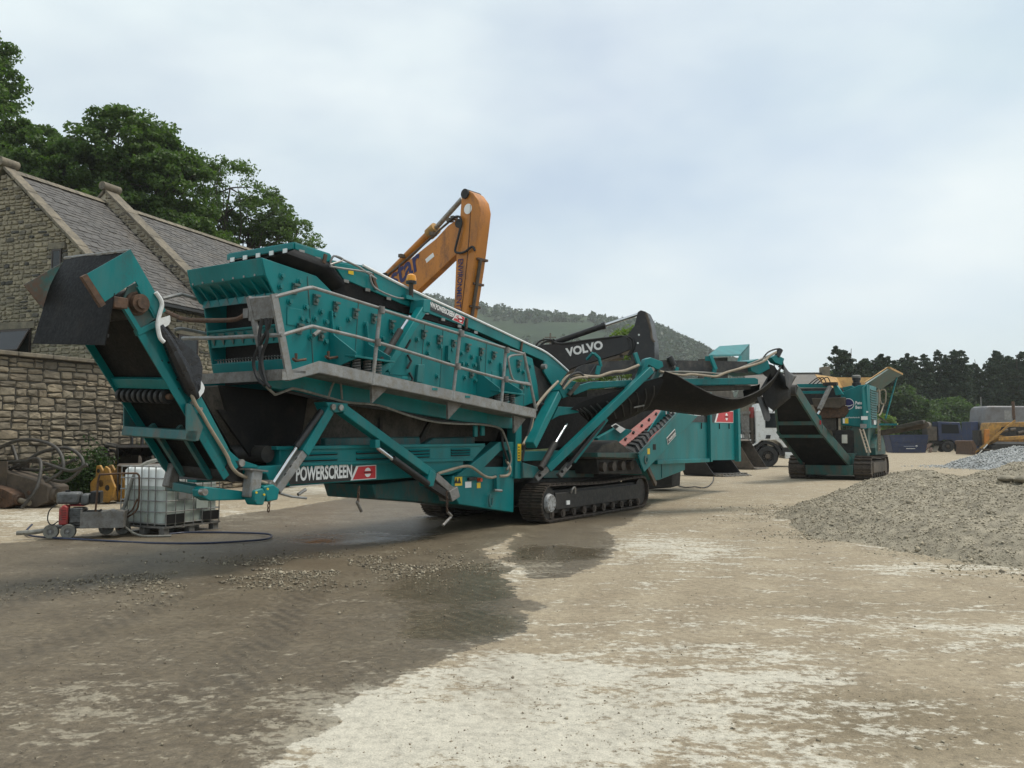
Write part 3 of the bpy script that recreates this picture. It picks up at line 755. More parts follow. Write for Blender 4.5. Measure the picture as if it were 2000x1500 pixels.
# ---------------------------------------------------------------- stone pieces
def stone_meshes(n, seed, depth=0.5):
    """unit stones: rough-faced blocks about 1 x 1 (u, z), proud towards -t"""
    out = []
    rr = random.Random(seed)
    for i in range(n):
        j = lambda a: rr.uniform(-a, a)
        ring0 = [(-0.5+abs(j(.11)), -0.5+abs(j(.20))), (j(.2), -0.5+abs(j(.10))), (0.5-abs(j(.11)), -0.5+abs(j(.20))), (0.5-abs(j(.05)), j(.2)), (0.5-abs(j(.12)), 0.5-abs(j(.20))), (j(.2), 0.5-abs(j(.10))), (-0.5+abs(j(.12)), 0.5-abs(j(.20))), (-0.5+abs(j(.05)), j(.2))]
        c = (j(.1), j(.1))
        vs_ = [(x, depth, z) for x, z in ring0] + [(x, j(.04), z) for x, z in ring0] + [(c[0]+(x-c[0])*0.88, -0.42+j(.22), c[1]+(z-c[1])*0.84) for x, z in ring0] + [(c[0], -0.50+j(.25), c[1])]
        fs_ = []
        for k in range(8):
            q = (k+1) % 8
            fs_ += [(k, q, q+8, k+8), (k+8, q+8, q+16, k+16), (k+16, q+16, 24)]
        mb = MB(); mb.add(vs_, fs_)
        out.append(mb.mesh('stone', 0))
    return out

def stone_wall(root, mat_, x0, x1, z0, z1, hrange, wrange, joint, proud, seed, frame_, n_ind, region, inside=None, holes=()):
    """random coursed rubble in the plane of frame_ (a 4x4 matrix local to root: x along, z up, -y outwards)"""
    rr = random.Random(seed)
    units = stone_meshes(30, seed)
    for me in units:
        me.materials.append(mat_)
    lst = []
    def split(a, b, c, d, depth):
        w, h = b-a, d-c
        if (w <= wrange[1]*1.15 and h <= hrange[1]*1.15 and (depth > 1 or rr.random() < .5)) or depth > 7 or (w < wrange[0]*1.9 and h < hrange[0]*1.9):
            lst.append((a, b, c, d)); return
        if w/h > rr.uniform(1.5, 2.9):
            k = a + w*rr.uniform(.33, .67); split(a, k, c, d, depth+1); split(k, b, c, d, depth+1)
        elif h > hrange[0]*1.8:
            k = c + h*rr.uniform(.32, .68); split(a, b, c, k, depth+1); split(a, b, k, d, depth+1)
        else:
            lst.append((a, b, c, d))
    z = z0
    while z < z1:
        h = rr.uniform(1.6, 2.6)*hrange[1]
        x = x0 - rr.uniform(0, 1.0)
        while x < x1:
            w = rr.uniform(1.5, 2.7)*wrange[1]
            dz_ = rr.uniform(-.05, .05)
            split(x, x+w, z, z+h, 0); x += w
        z += h
    z = z1
    while z < z1:
        h = rr.uniform(*hrange)
        x = x0 - rr.uniform(0, wrange[1])
        while x < x1:
            w = rr.uniform(*wrange)*(0.7 + 0.6*h/hrange[1])
            if h > 0.75*hrange[1] and rr.random() < 0.35 and w < 2.2*h:      # split a tall slot in two
                k = rr.uniform(0.4, 0.6)
                lst.append((x, x+w, z, z+h*k)); lst.append((x, x+w, z+h*k, z+h))
            else:
                lst.append((x, x+w, z+rr.uniform(-.06, .06)*h, z+h*(1+rr.uniform(-.06, .06))))
            x += w
        z += h
    lst = [s for s in lst if s[1] > x0 and s[0] < x1 and s[2] < z1 and (inside is None or inside((s[0]+s[1])/2, (s[2]+s[3])/2, s))]
    for (a, b, c, d) in holes:                              # cut the stones round the openings
        out = []
        for s in lst:
            if s[1] <= a or s[0] >= b or s[3] <= c or s[2] >= d:
                out.append(s); continue
            if s[0] < a: out.append((s[0], a, s[2], s[3]))
            if s[1] > b: out.append((b, s[1], s[2], s[3]))
            m0, m1 = max(s[0], a), min(s[1], b)
            if s[2] < c: out.append((m0, m1, s[2], c))
            if s[3] > d: out.append((m0, m1, d, s[3]))
        lst = out
    lst = [(max(s[0], x0), min(s[1], x1), max(s[2], z0), min(s[3], z1)) for s in lst]
    lst = [s for s in lst if s[1]-s[0] > 0.05 and s[3]-s[2] > 0.03]
    vis = sorted((s for s in lst if region((s[0]+s[1])/2, (s[2]+s[3])/2)), key=lambda s: -(s[1]-s[0])*(s[3]-s[2]))
    ind = set(vis[:n_ind])
    allv, allf, off = [], [], 0
    for s in lst:
        me = rr.choice(units)
        sx, sz = s[1]-s[0]-joint, s[3]-s[2]-joint
        if sx < 0.02 or sz < 0.02:
            continue
        m = frame_ @ Matrix.Translation(((s[0]+s[1])/2, 0, (s[2]+s[3])/2)) @ Matrix.Rotation(rr.uniform(-.06, .06), 4, 'Y') @ Matrix.Diagonal((sx, proud*rr.uniform(.7, 1.3), sz, 1))
        if s in ind:
            inst(me, 'stone', None, root, m)
        else:
            co = np.empty(len(me.vertices)*3, np.float32); me.vertices.foreach_get('co', co)
            co = co.reshape(-1, 3) @ np.array(m.to_3x3()).T + np.array(m.translation)
            allv.append(co); allf += [tuple(q + off for q in p.vertices) for p in me.polygons]; off += len(co)
    if allv:
        me = bpy.data.meshes.new('stones'); me.from_pydata(np.concatenate(allv).tolist(), [], allf); me.materials.append(mat_)
        o = bpy.data.objects.new('stones', me); C.objects.link(o); o.parent = root; o['kind'] = 'stuff'

# ---------------------------------------------------------------- retaining wall and the terrace behind it
rw = thing('retaining_wall', 'tall rough rubble stone retaining wall along the left side', 'wall', (-12.1,20,0), 1.17174)
mb = MB(); mb.b2((-9, 0.0, -0.3), (26, 0.6, 3.55)); mb.obj('wall_core', M['mortar_dark'], rw)
stone_wall(rw, M['rubble'], -3.0, 16.0, 0.0, 3.53, (0.065, 0.20), (0.11, 0.48), 0.008, 0.075, 3, Matrix.Identity(4), 300, lambda x, z: 0 < x < 8 and z > 0.5)
mb = MB()
x = -3.0
for i in range(16):
    w = random.uniform(0.9, 1.5)
    c = MB(); c.b2((x, -0.16, 3.56), (x+w-0.02, 0.62, 3.66)); c.obj('coping_stone', M['sandstone'], rw, bevel=0.015)
    x += w
# raised ground behind the wall
tr = MB(); o_ = Vector((-12.1,20,0)); a_ = 1.17174
ux, vx = Vector((math.cos(a_), math.sin(a_), 0)), Vector((-math.sin(a_), math.cos(a_), 0))
P = [o_ - ux*9 + vx*0.55, o_ + ux*70 + vx*0.55, o_ + ux*70 + vx*60, o_ - ux*9 + vx*60]
tr.prism([(p.x, p.y, -0.5) for p in P], (0, 0, 4.0)); M['grass'] = surf('rough_grass', (0.06, 0.085, 0.03), 0.3, 0.95, scale=1.0, fine=8, bmp=0.6)
tag(tr.obj('terrace_terrain', M['grass']), 'raised grassy ground behind the retaining wall', kind='structure')

# ---------------------------------------------------------------- stone house
hs = thing('stone_house', 'stone house with slate roof and stepped gable coping above the retaining wall', 'house', (-13.246,28,0), 1.22396)
# frame: u (x) runs along the ridge away from the viewer, v (y) runs left across the gable; eaves side wall at y = 0
EAVE, RIDGE, HALF, LEN = 6.62, 11.10, 5.1, 15.0
BASE = 3.5
core = MB()
core.prism([(0.02, 0.02, BASE), (0.02, 2*HALF-0.02, BASE), (0.02, 2*HALF-0.02, EAVE), (0.02, HALF, RIDGE-0.12), (0.02, 0.02, EAVE)], (LEN-0.04, 0, 0))
core.obj('wall', M['mortar'], hs)
# gable openings (y, z): small slit window and the tilted window low left
SLIT = ((2.716,8.059), (2.285,7.211))
LOWW = ((5.02,5.373), (3.558,4.475))
def op(a):
    return min(a[0][0], a[1][0]), max(a[0][0], a[1][0]), min(a[0][1], a[1][1]), max(a[0][1], a[1][1])
S0, L0 = op(SLIT), op(LOWW)
def gable_in(x, z, s):
    y = -x
    lim = RIDGE + 0.04 - abs(y - HALF)*(RIDGE-EAVE)/HALF
    if s[3] > lim or y < 0.03:
        return False
    return True
GF = Matrix.Translation((-0.02, 0, 0)) @ Matrix.Rotation(R(-90), 4, 'Z')      # gable plane: local x -> -y of the house
stone_wall(hs, M['gablestone'], -6.6, 0.0, BASE, RIDGE, (0.08, 0.19), (0.12, 0.36), 0.030, 0.055, 9, GF, 250, lambda x, z: -x < 5.4 and z > 3.9, gable_in, [(-q[1]-e, -q[0]+e, z0_, z1_) for q, w_ in ((S0, .16), (L0, .18)) for e, z0_, z1_ in ((0, q[2], q[3]), (w_, q[3], q[3]+.24), (w_*.6, q[2]-.1, q[2]))])
SF = Matrix.Translation((0, -0.02, 0))
SIDEW = ((3.019,5.385), (4.079,4.54))
W1 = (min(SIDEW[0][0], SIDEW[1][0]), max(SIDEW[0][0], SIDEW[1][0]), SIDEW[1][1], SIDEW[0][1])
stone_wall(hs, M['gablestone'], 0.0, 9.5, BASE, EAVE-0.25, (0.08, 0.19), (0.12, 0.36), 0.030, 0.055, 12, SF, 50, lambda x, z: 2.0 < x < 5 and z > 4.6,
           None, [(W1[0], W1[1], W1[2], W1[3]), (W1[0]-.15, W1[1]+.15, W1[3], W1[3]+.24), (W1[0]-.09, W1[1]+.09, W1[2]-.1, W1[2])])
def window(root, plane, q, tilt=0.0, lintel=0.2, ext=0.12):
    """plane maps (along, out, z) to house coordinates"""
    a0, a1, z0, z1 = q
    w = part('window', root)
    bx = lambda n, m_, p0, p1, bv=0.0: (lambda mb: mb.obj(n, m_, w, bevel=bv))(MB().prism([plane(p0[0], p0[1], p0[2]), plane(p1[0], p0[1], p0[2]), plane(p1[0], p0[1], p1[2]), plane(p0[0], p0[1], p1[2])], Vector(plane(0, p1[1], 0)) - Vector(plane(0, p0[1], 0))))
    bx('reveal', M['recess_shade'], (a0-.01, 0.045, z0-.01), (a1+.01, 0.035, z1+.01))
    f = 0.06
    bx('frame', M['frame_brown'], (a0, 0.075, z0), (a0+f, 0.04, z1)); bx('frame', M['frame_brown'], (a1-f, 0.075, z0), (a1, 0.04, z1))
    bx('frame', M['frame_brown'], (a0+f, 0.075, z1-f), (a1-f, 0.04, z1)); bx('frame', M['frame_brown'], (a0+f, 0.075, z0), (a1-f, 0.04, z0+f))
    if tilt:
        h = z1-z0-2*f
        top, bot = (0.07, z1-f), (0.07+tilt*math.sin(0.7)*1.2, z1-f-h*0.93)
        P = [plane(a0+f, top[0], top[1]), plane(a1-f, top[0], top[1]), plane(a1-f, bot[0], bot[1]), plane(a0+f, bot[0], bot[1])]
        mb = MB(); mb.prism(P, Vector(plane(0, 0.02, 0)) - Vector(plane(0, 0, 0))); mb.obj('pane', M['glass'], w)
        P = [Vector(p) + (Vector(plane(0, 0.012, 0)) - Vector(plane(0, 0, 0))) for p in P]
        for i in range(4):
            mb = MB(); mb.beam(P[i], P[(i+1) % 4], 0.05, 0.05); mb.obj('sash', M['frame_brown'], w)
    else:
        bx('pane', M['glass'], (a0+f, 0.06, z0+f), (a1-f, 0.05, z1-f))
    bx('lintel', M['sandstone'], (a0-ext, 0.085, z1), (a1+ext, -0.02, z1+lintel), 0.01)
    bx('sill', M['sandstone'], (a0-ext*0.6, 0.12, z0-0.10), (a1+ext*0.6, -0.02, z0), 0.01)
    return w
gpl = lambda a, o, z: (-o, a, z)
spl = lambda a, o, z: (a, -o, z)
window(hs, gpl, S0, 0.0, 0.22, 0.16)
window(hs, gpl, L0, 0.55, 0.24, 0.18)
window(hs, spl, W1, 0.0, 0.24, 0.15)
# roof: two slopes of slates over a dark underlay
slope = math.hypot(HALF, RIDGE-EAVE); sa = math.atan2(RIDGE-EAVE, HALF)
rf = part('roof', hs)
for sg in (0, 1):
    mb = MB()
    y0, y1 = (-0.25, HALF) if sg == 0 else (2*HALF+0.25, HALF)
    z0 = EAVE - 0.25*math.tan(sa)
    mb.prism([(0.28, y0, z0), (LEN+0.1, y0, z0), (LEN+0.1, y1, RIDGE), (0.28, y1, RIDGE)], (0, 0, -0.10)); mb.obj('roof_underlay', M['gutter'], rf)
sl = MB(); sl.prism([(-0.5, -0.5, 0), (0.5, -0.5, 0), (0.5, 0.5, 0), (-0.5, 0.5, 0)], (0, 0, 1)); slm = sl.mesh('slate', 0); slm.materials.append(M['slate'])
gauge, sw = 0.205, 0.33
rows = int((slope+0.33)/gauge); PAR = 4.75
slates = []
for i in range(rows):
    d = i*gauge
    for j in range(int(LEN/sw)+1):
        x = 0.30 + j*sw + (0.5*sw if i % 2 else 0) + random.uniform(-.01, .01)
        if PAR-0.35 < x < PAR+0.35 or x > LEN:
            continue
        yy = -0.30 + d*math.cos(sa); zz = EAVE - 0.30*math.tan(sa) + d*math.sin(sa) + 0.02
        m = Matrix.Translation((x, yy + 0.13*math.cos(sa), zz + 0.13*math.sin(sa))) @ Matrix.Rotation(sa - 0.06 + random.uniform(-.012, .012), 4, 'X') @ Matrix.Rotation(random.uniform(-.012, .012), 4, 'Z') @ Matrix.Diagonal((sw-0.014, 0.30, 0.022*random.uniform(.7, 1.5), 1))
        slates.append((x, d, m))
slates.sort(key=lambda s: s[0] + 0.0*s[1])
near_s = set(id(s) for s in slates[:300])
av, af, off = [], [], 0
base_co = np.array([v_.co[:] for v_ in slm.vertices]); base_f = [tuple(p.vertices) for p in slm.polygons]
for s in slates:
    if id(s) in near_s:
        inst(slm, 'slate', None, rf, s[2])
    else:
        av.append(base_co @ np.array(s[2].to_3x3()).T + np.array(s[2].translation)); af += [tuple(q+off for q in f_) for f_ in base_f]; off += len(base_co)
me = bpy.data.meshes.new('slates'); me.from_pydata(np.concatenate(av).tolist(), [], af); me.materials.append(M['slate'])
o = bpy.data.objects.new('slates', me); C.objects.link(o); o.parent = rf; o['kind'] = 'stuff'
x = 0.3
while x < LEN:
    mb = MB(); mb.prism([(x, HALF-0.20, RIDGE-0.05), (x, HALF, RIDGE+0.13), (x, HALF+0.20, RIDGE-0.05)], (0.43, 0, 0)); mb.obj('ridge_tile', M['sandstone'], rf); x += 0.45
# copings: at the gable and on the cross wall that rises through the roof
def coping(x0, x1, rise, name):
    p = part(name, hs)
    n = 9
    for sg in (1, -1):
        for i in range(n):
            k0, k1 = i/n, (i+1)/n - 0.004
            P = []
            for k in (k0, k1):
                y = -0.30*(1-k) + (HALF)*k if sg == 1 else 2*HALF + 0.30*(1-k) - HALF*k
                z = EAVE - 0.30*(1-k)*math.tan(sa) + (RIDGE-EAVE)*k + rise
                P.append((y, z))
            st = 0.012*(i % 2)
            mb = MB(); mb.prism([(x0, P[0][0], P[0][1]), (x0, P[1][0], P[1][1]), (x0, P[1][0], P[1][1]+0.13+st), (x0, P[0][0], P[0][1]+0.13+st)], (x1-x0, 0, 0)); mb.obj('coping_stone', M['sandstone'], p, bevel=0.015)
    mb = MB(); mb.tube([(x0-0.12, HALF, RIDGE+rise+0.22), (x1+0.12, HALF, RIDGE+rise+0.22)], 0.17, 12); mb.obj('finial_roll', M['sandstone'], p)
coping(-0.14, 0.34, 0.06, 'gable_coping')
mb = MB(); mb.prism([(PAR-0.25, -0.2, EAVE-0.4), (PAR-0.25, -0.2, EAVE+0.28), (PAR-0.25, HALF, RIDGE+0.45), (PAR-0.25, 2*HALF+0.2, EAVE+0.28), (PAR-0.25, 2*HALF+0.2, EAVE-0.4)], (0.5, 0, 0)); mb.obj('cross_wall', M['mortar'], hs)
sw_ = Matrix.Translation((PAR-0.26, 0, 0)) @ Matrix.Rotation(R(-90), 4, 'Z')
stone_wall(hs, M['gablestone'], -HALF, 0.0, EAVE, RIDGE+0.6, (0.09, 0.17), (0.15, 0.34), 0.03, 0.06, 15, sw_, 0, lambda x, z: True,
           lambda x, z, s: EAVE - x*(RIDGE-EAVE)/HALF - 0.05 < s[2] and s[3] < EAVE - x*(RIDGE-EAVE)/HALF + 0.46)
coping(PAR-0.33, PAR+0.33, 0.47, 'cross_wall_coping')
# gutter under the eaves
g = MB(); g.beam((0.4, -0.36, EAVE-0.34), (LEN, -0.36, EAVE-0.34), 0.12, 0.10); g.obj('gutter', M['gutter'], hs)
g = MB(); g.beam((0.0, -0.13, EAVE-0.40), (LEN, -0.13, EAVE-0.40), 0.24, 0.06); g.obj('soffit_board', M['gutter'], hs)
for i in range(6):
    g = MB(); g.tube([(1.6+i*0.95, -0.05, EAVE-0.62), (1.6+i*0.95, -0.20, EAVE-0.60), (1.6+i*0.95, -0.30, EAVE-0.42)], 0.02, 6); g.obj('gutter_bracket', M['gutter'], hs)

# ---------------------------------------------------------------- trees
def limb(mb, p0, p1, r0, r1, wob=0.25, n=7):
    p0, p1 = Vector(p0), Vector(p1); L_ = (p1-p0).length
    ps, rs = [], []
    o = Vector((random.uniform(-1,1), random.uniform(-1,1), random.uniform(-.3,.6)))*wob*L_*0.3
    for i in range(n):
        k = i/(n-1)
        ps.append(p0.lerp(p1, k) + o*math.sin(math.pi*k) + Vector((random.uniform(-1,1), random.uniform(-1,1), random.uniform(-1,1)))*0.02*L_*(0 < i < n-1))
        rs.append(r0 + (r1-r0)*k**0.8)
    mb.tube(ps, rs, 7)
    return ps

def broad_tree(name, label, cat, base, lobes, trunk_r, mat_, leaf=0.26, clumps=26, per=70, group=None, fork=0.35, gap=0.0, crad=(0.16, 0.34), twigs=7):
    """lobes: (x, y, z, rx, ry, rz) relative to base; trunk splits into a limb for each lobe, twigs carry leaf clumps"""
    t = thing(name, label, cat, base, 0, group)
    mb = MB()
    zmax = max(l[2]+l[5] for l in lobes)
    crotch = Vector((0, 0, zmax*fork))
    limb(mb, (0, 0, -0.3), crotch, trunk_r*1.25, trunk_r*0.8, 0.12)
    cs, rs = [], []
    for (x, y, z, rx, ry, rz) in lobes:
        c = Vector((x, y, z))
        st = crotch + Vector((0, 0, random.uniform(-.12, .05)*zmax))
        ps = limb(mb, st, c, trunk_r*0.5, trunk_r*0.12, 0.35)
        for i in range(twigs):
            d = Vector((random.gauss(0, 1), random.gauss(0, 1), random.gauss(0.25, 0.8))).normalized()
            limb(mb, ps[random.randint(3, 6)], c + Vector((d.x*rx, d.y*ry, d.z*rz))*0.85, trunk_r*0.13, 0.015, 0.4, 5)
        m_ = int(clumps*(rx*ry*rz)**(1/1.6)/4) + 12
        d = rng.normal(size=(m_, 3)); d /= np.linalg.norm(d, axis=1, keepdims=True)
        d[:, 2] = np.where(d[:, 2] < -0.55, -d[:, 2], d[:, 2])
        k = rng.uniform(0.45, 1.0, (m_, 1))**0.5
        p = np.array([x, y, z]) + d*k*np.array([rx, ry, rz])*0.92
        if gap:
            kk = fbm(p[:, 0]*0.55 + x, p[:, 2]*0.55, 5, 2) > -0.9 + gap
            p = p[kk]
        cs.append(p); rs.append(rng.uniform(crad[0], crad[1], len(p))*min(rx, ry, rz)*1.15 + 0.12)
    tk = mb.obj('trunk', M['bark'], t)
    v, f = leaf_cloud(np.concatenate(cs), np.concatenate(rs), per, leaf, 0.45, 0.62)
    np_mesh('crown', v, f, M[mat_], t)
    return t

# big trees behind the house; base stands on the terrace
broad_tree('sycamore_tree', 'tall dense tree cut by the left edge above the gable', 'tree', (-34.0, 47, 3.4),
    [(2.2, 0, 15.5, 4.2, 3.8, 3.9), (2.6, 1, 19.2, 3.0, 3, 3.1), (-1, 0, 22, 3.6, 3.6, 3.2), (5.2, -1, 11.8, 3.4, 3, 2.8), (-2, 0, 17, 4.2, 4, 4), (6.3, 1, 14.6, 2.1, 2.2, 1.8), (2, 0, 11, 4.4, 4, 3.6), (6.5, 0, 9.5, 3, 3, 2.6), (3, 0, 8, 4, 3.5, 3)], 0.5, 'leaf', 0.24, 46, 110, crad=(.12, .28))
broad_tree('sycamore_tree', 'broad dark green tree rising behind the slate roof', 'tree', (-21.8, 46, 3.4),
    [(0.4, 0, 14.0, 3.3, 3, 2.4), (-1.9, 0.5, 12.2, 3.2, 3, 2.3), (2.6, 0, 11.8, 3.0, 3, 2.3), (0.2, 0.8, 11.5, 3.6, 3, 2.6), (-1, 1, 9, 4, 3, 2.6), (3.2, .8, 9.4, 3, 3, 2.3), (-3.6, .8, 8.6, 3, 3, 2.4), (-3.9, 0, 10.8, 2.9, 3, 2.4), (-2.9, 0.4, 13.0, 2.4, 3, 1.8), (2.2, .3, 13.3, 2.2, 2.6, 1.7), (0.4, -1, 9.8, 3.3, 3, 2.0), (3.6, -0.5, 8.6, 2.1, 2.5, 1.8), (-2.4, 0, 8.0, 3.3, 3, 2.0), (1.8, 0, 6.9, 3.0, 3, 1.9), (4.6, -.5, 6.3, 1.5, 2, 1.3), (-5.0, 0, 7.0, 2.4, 2.5, 2.0)], 0.5, 'leaf_dark', 0.22, 50, 105, crad=(.11, .26), gap=.12)
broad_tree('ash_tree', 'open branched tree with sky showing between its limbs, right of the broad tree', 'tree', (-16.6, 51, 3.4),
    [(-3.0, 0, 13.8, 2.5, 2.4, 1.8), (-0.6, 0, 13.4, 2.4, 2.5, 1.8), (0.6, .5, 11.6, 2.2, 2.2, 1.5), (2.2, .4, 10.4, 1.9, 2, 1.4), (1.4, 0, 11.9, 2.0, 2.4, 1.5), (3.4, 0, 10.2, 1.7, 2.2, 1.5), (-1.4, 0, 11.2, 1.9, 2, 1.3), (0.9, 0, 9.9, 1.6, 2, 1.2), (2.6, 0.2, 8.2, 1.5, 2, 1.2), (4.4, 0, 7.8, 1.3, 1.8, 1.2), (4.5, 0, 5.6, 1.2, 1.6, 0.9), (1.4, 0, 6.2, 1.3, 1.6, 0.8), (-2.6, 0, 9.6, 1.6, 1.8, 1.2)], 0.42, 'leaf_ash', 0.18, 50, 58, fork=0.28, gap=0.42, crad=(.12, .28), twigs=9)
broad_tree('young_ash_tree', 'yellow green sapling standing behind the black excavator arm', 'tree', (4.45, 34, 0),
    [(-0.25, 0, 5.2, 0.5, 0.5, 0.55), (0.15, 0, 5.6, 0.45, 0.5, 0.45), (-0.5, 0, 4.7, 0.5, 0.5, 0.5), (0.35, 0, 4.9, 0.4, 0.5, 0.5), (-0.1, 0, 4.2, 0.6, 0.6, 0.5), (-1.6, 0, 3.6, 0.7, 0.6, 0.5), (-0.9, 0, 3.7, 0.6, 0.6, 0.5)], 0.07, 'lime', 0.13, 30, 34, fork=0.5, gap=0.1, crad=(0.3, 0.6), twigs=4)

def conifer(label, base, h, r, seed):
    t = thing('conifer_tree', label, 'tree', base, 0, 'dark conifers along the far edge')
    random.seed(seed)
    mb = MB(); limb(mb, (0, 0, -.2), (random.uniform(-.2, .2), 0, h*0.96), h*0.022, 0.03, 0.05); mb.obj('trunk', M['bark'], t)
    cs, rs = [], []
    tops = [(random.uniform(-.55, .55)*r, random.uniform(-.5, .5)*r, h*random.uniform(0.84, 1.0)) for _ in range(5)]
    for tx, ty, th in tops:
        for i in range(34):
            k = (i + random.random())/34
            z = th*(0.06 + 0.94*k)
            rad = r*(1-k)**0.50*(0.70 + 0.40*random.random())
            for j in range(6):
                a = random.uniform(0, 6.283); q = random.uniform(0.35, 1.0)
                cs.append((tx*(k**0.6) + math.cos(a)*rad*q, ty*k + math.sin(a)*rad*q, z - 0.12*rad*q)); rs.append(0.16 + 0.13*rad*random.uniform(.6, 1.3))
        for i in range(26):                                    # dense heart of the tree
            k = i/26; cs.append((tx*k**.6 + random.uniform(-.3, .3)*r*(1-k)**.5, ty*k, th*(.04 + .90*k))); rs.append(.30 + .34*r*(1-k)**.5)
        for i in range(4):                                     # leader
            cs.append((tx, ty, th*(0.955 + 0.012*i))); rs.append(0.42 - 0.07*i)
    v, f = leaf_cloud(np.array(cs), np.array(rs), 26, 0.30, 0.2, 0.7)
    np_mesh('crown', v, f, M['conifer'], t)
    return t
CON = [(1668, 672, 88, 2.7, 'bushy dark conifer behind the crusher'), (1722, 686, 92, 2.3, 'dark conifer right of the bushy one behind the crusher'),
       (1776, 688, 108, 2.4, 'narrow dark conifer left of the gap in the treeline'), (1797, 700, 108, 2.0, 'shorter dark conifer beside the narrow one in the treeline'), (1836, 684, 110, 2.3, 'dark conifer just right of the treeline gap'), (1862, 680, 110, 2.6, 'tallest dark conifer in the middle of the treeline'),
       (1906, 694, 112, 2.3, 'low dipping dark conifer above the blue truck'), (1944, 684, 112, 2.5, 'dark conifer above the grey tank'), (1966, 684, 114, 2.4, 'dark conifer between the tank conifer and the edge one'), (1990, 690, 112, 2.6, 'dark conifer cut by the right edge'),
       (1755, 738, 112, 1.9, 'small dark conifer filling the gap in the treeline'), (2030, 684, 114, 2.6, 'dark conifer mostly outside the right edge')]
for i, (px, py, Y, r, lb) in enumerate(CON):
    Y = Y + 14
    conifer(lb, ((px-1000)/1660*Y, Y, 0), 1.6 + (855-py)/1660*Y, r*1.6, 100+i)
random.seed(11)
BUSH = [((47.832,104,1.6), 4.2, 8.6, 'tall rounded willow bush right of the crusher', 'bush'), ((41.95,98,1.6), 2.4, 5.0, 'low bush half hidden behind the crusher engine', 'lime'), ((58.447,112,1.6), 4.6, 7.6, 'wide willow bush behind the blue truck', 'bush'),
        ((53.568,108,1.6), 3.0, 5.0, 'low grey green bush behind the blue skip', 'bush'), ((61.483,113,1.6), 2.6, 3.3, 'low bush left of the grey tank', 'bush')]
for b_, rr_, hh_, lb, mt in BUSH:
    broad_tree('willow_bush', lb, 'bush', (b_[0], b_[1], 0), [(random.uniform(-.5, .5)*rr_, random.uniform(-.3, .3)*rr_, hh_*random.uniform(.30, .62), rr_*0.62, rr_*0.6, hh_*0.36) for _ in range(7)], 0.12, mt, 0.34, 30, 60, 'willow bushes at the far edge', fork=0.2, twigs=3)
broad_tree('round_tree', 'hazy round tree behind the far slate roof', 'tree', (56.157,150.758,0), [(0, 0, 10.5, 3.2, 3, 3.2), (1.5, 0, 8, 3, 3, 3), (-1.5, 0, 7.5, 2.6, 3, 2.6)], 0.4, 'leaf_dark', 0.5, 26, 60)

# ---------------------------------------------------------------- tracked screening machine
sm = thing('screening_machine', 'large teal tracked screening machine with galvanised walkway and folded conveyors', 'screener', (0.538,15.787,0), 1.00251)
# local frame: x along the machine away to the right, y across it away from the viewer, z up

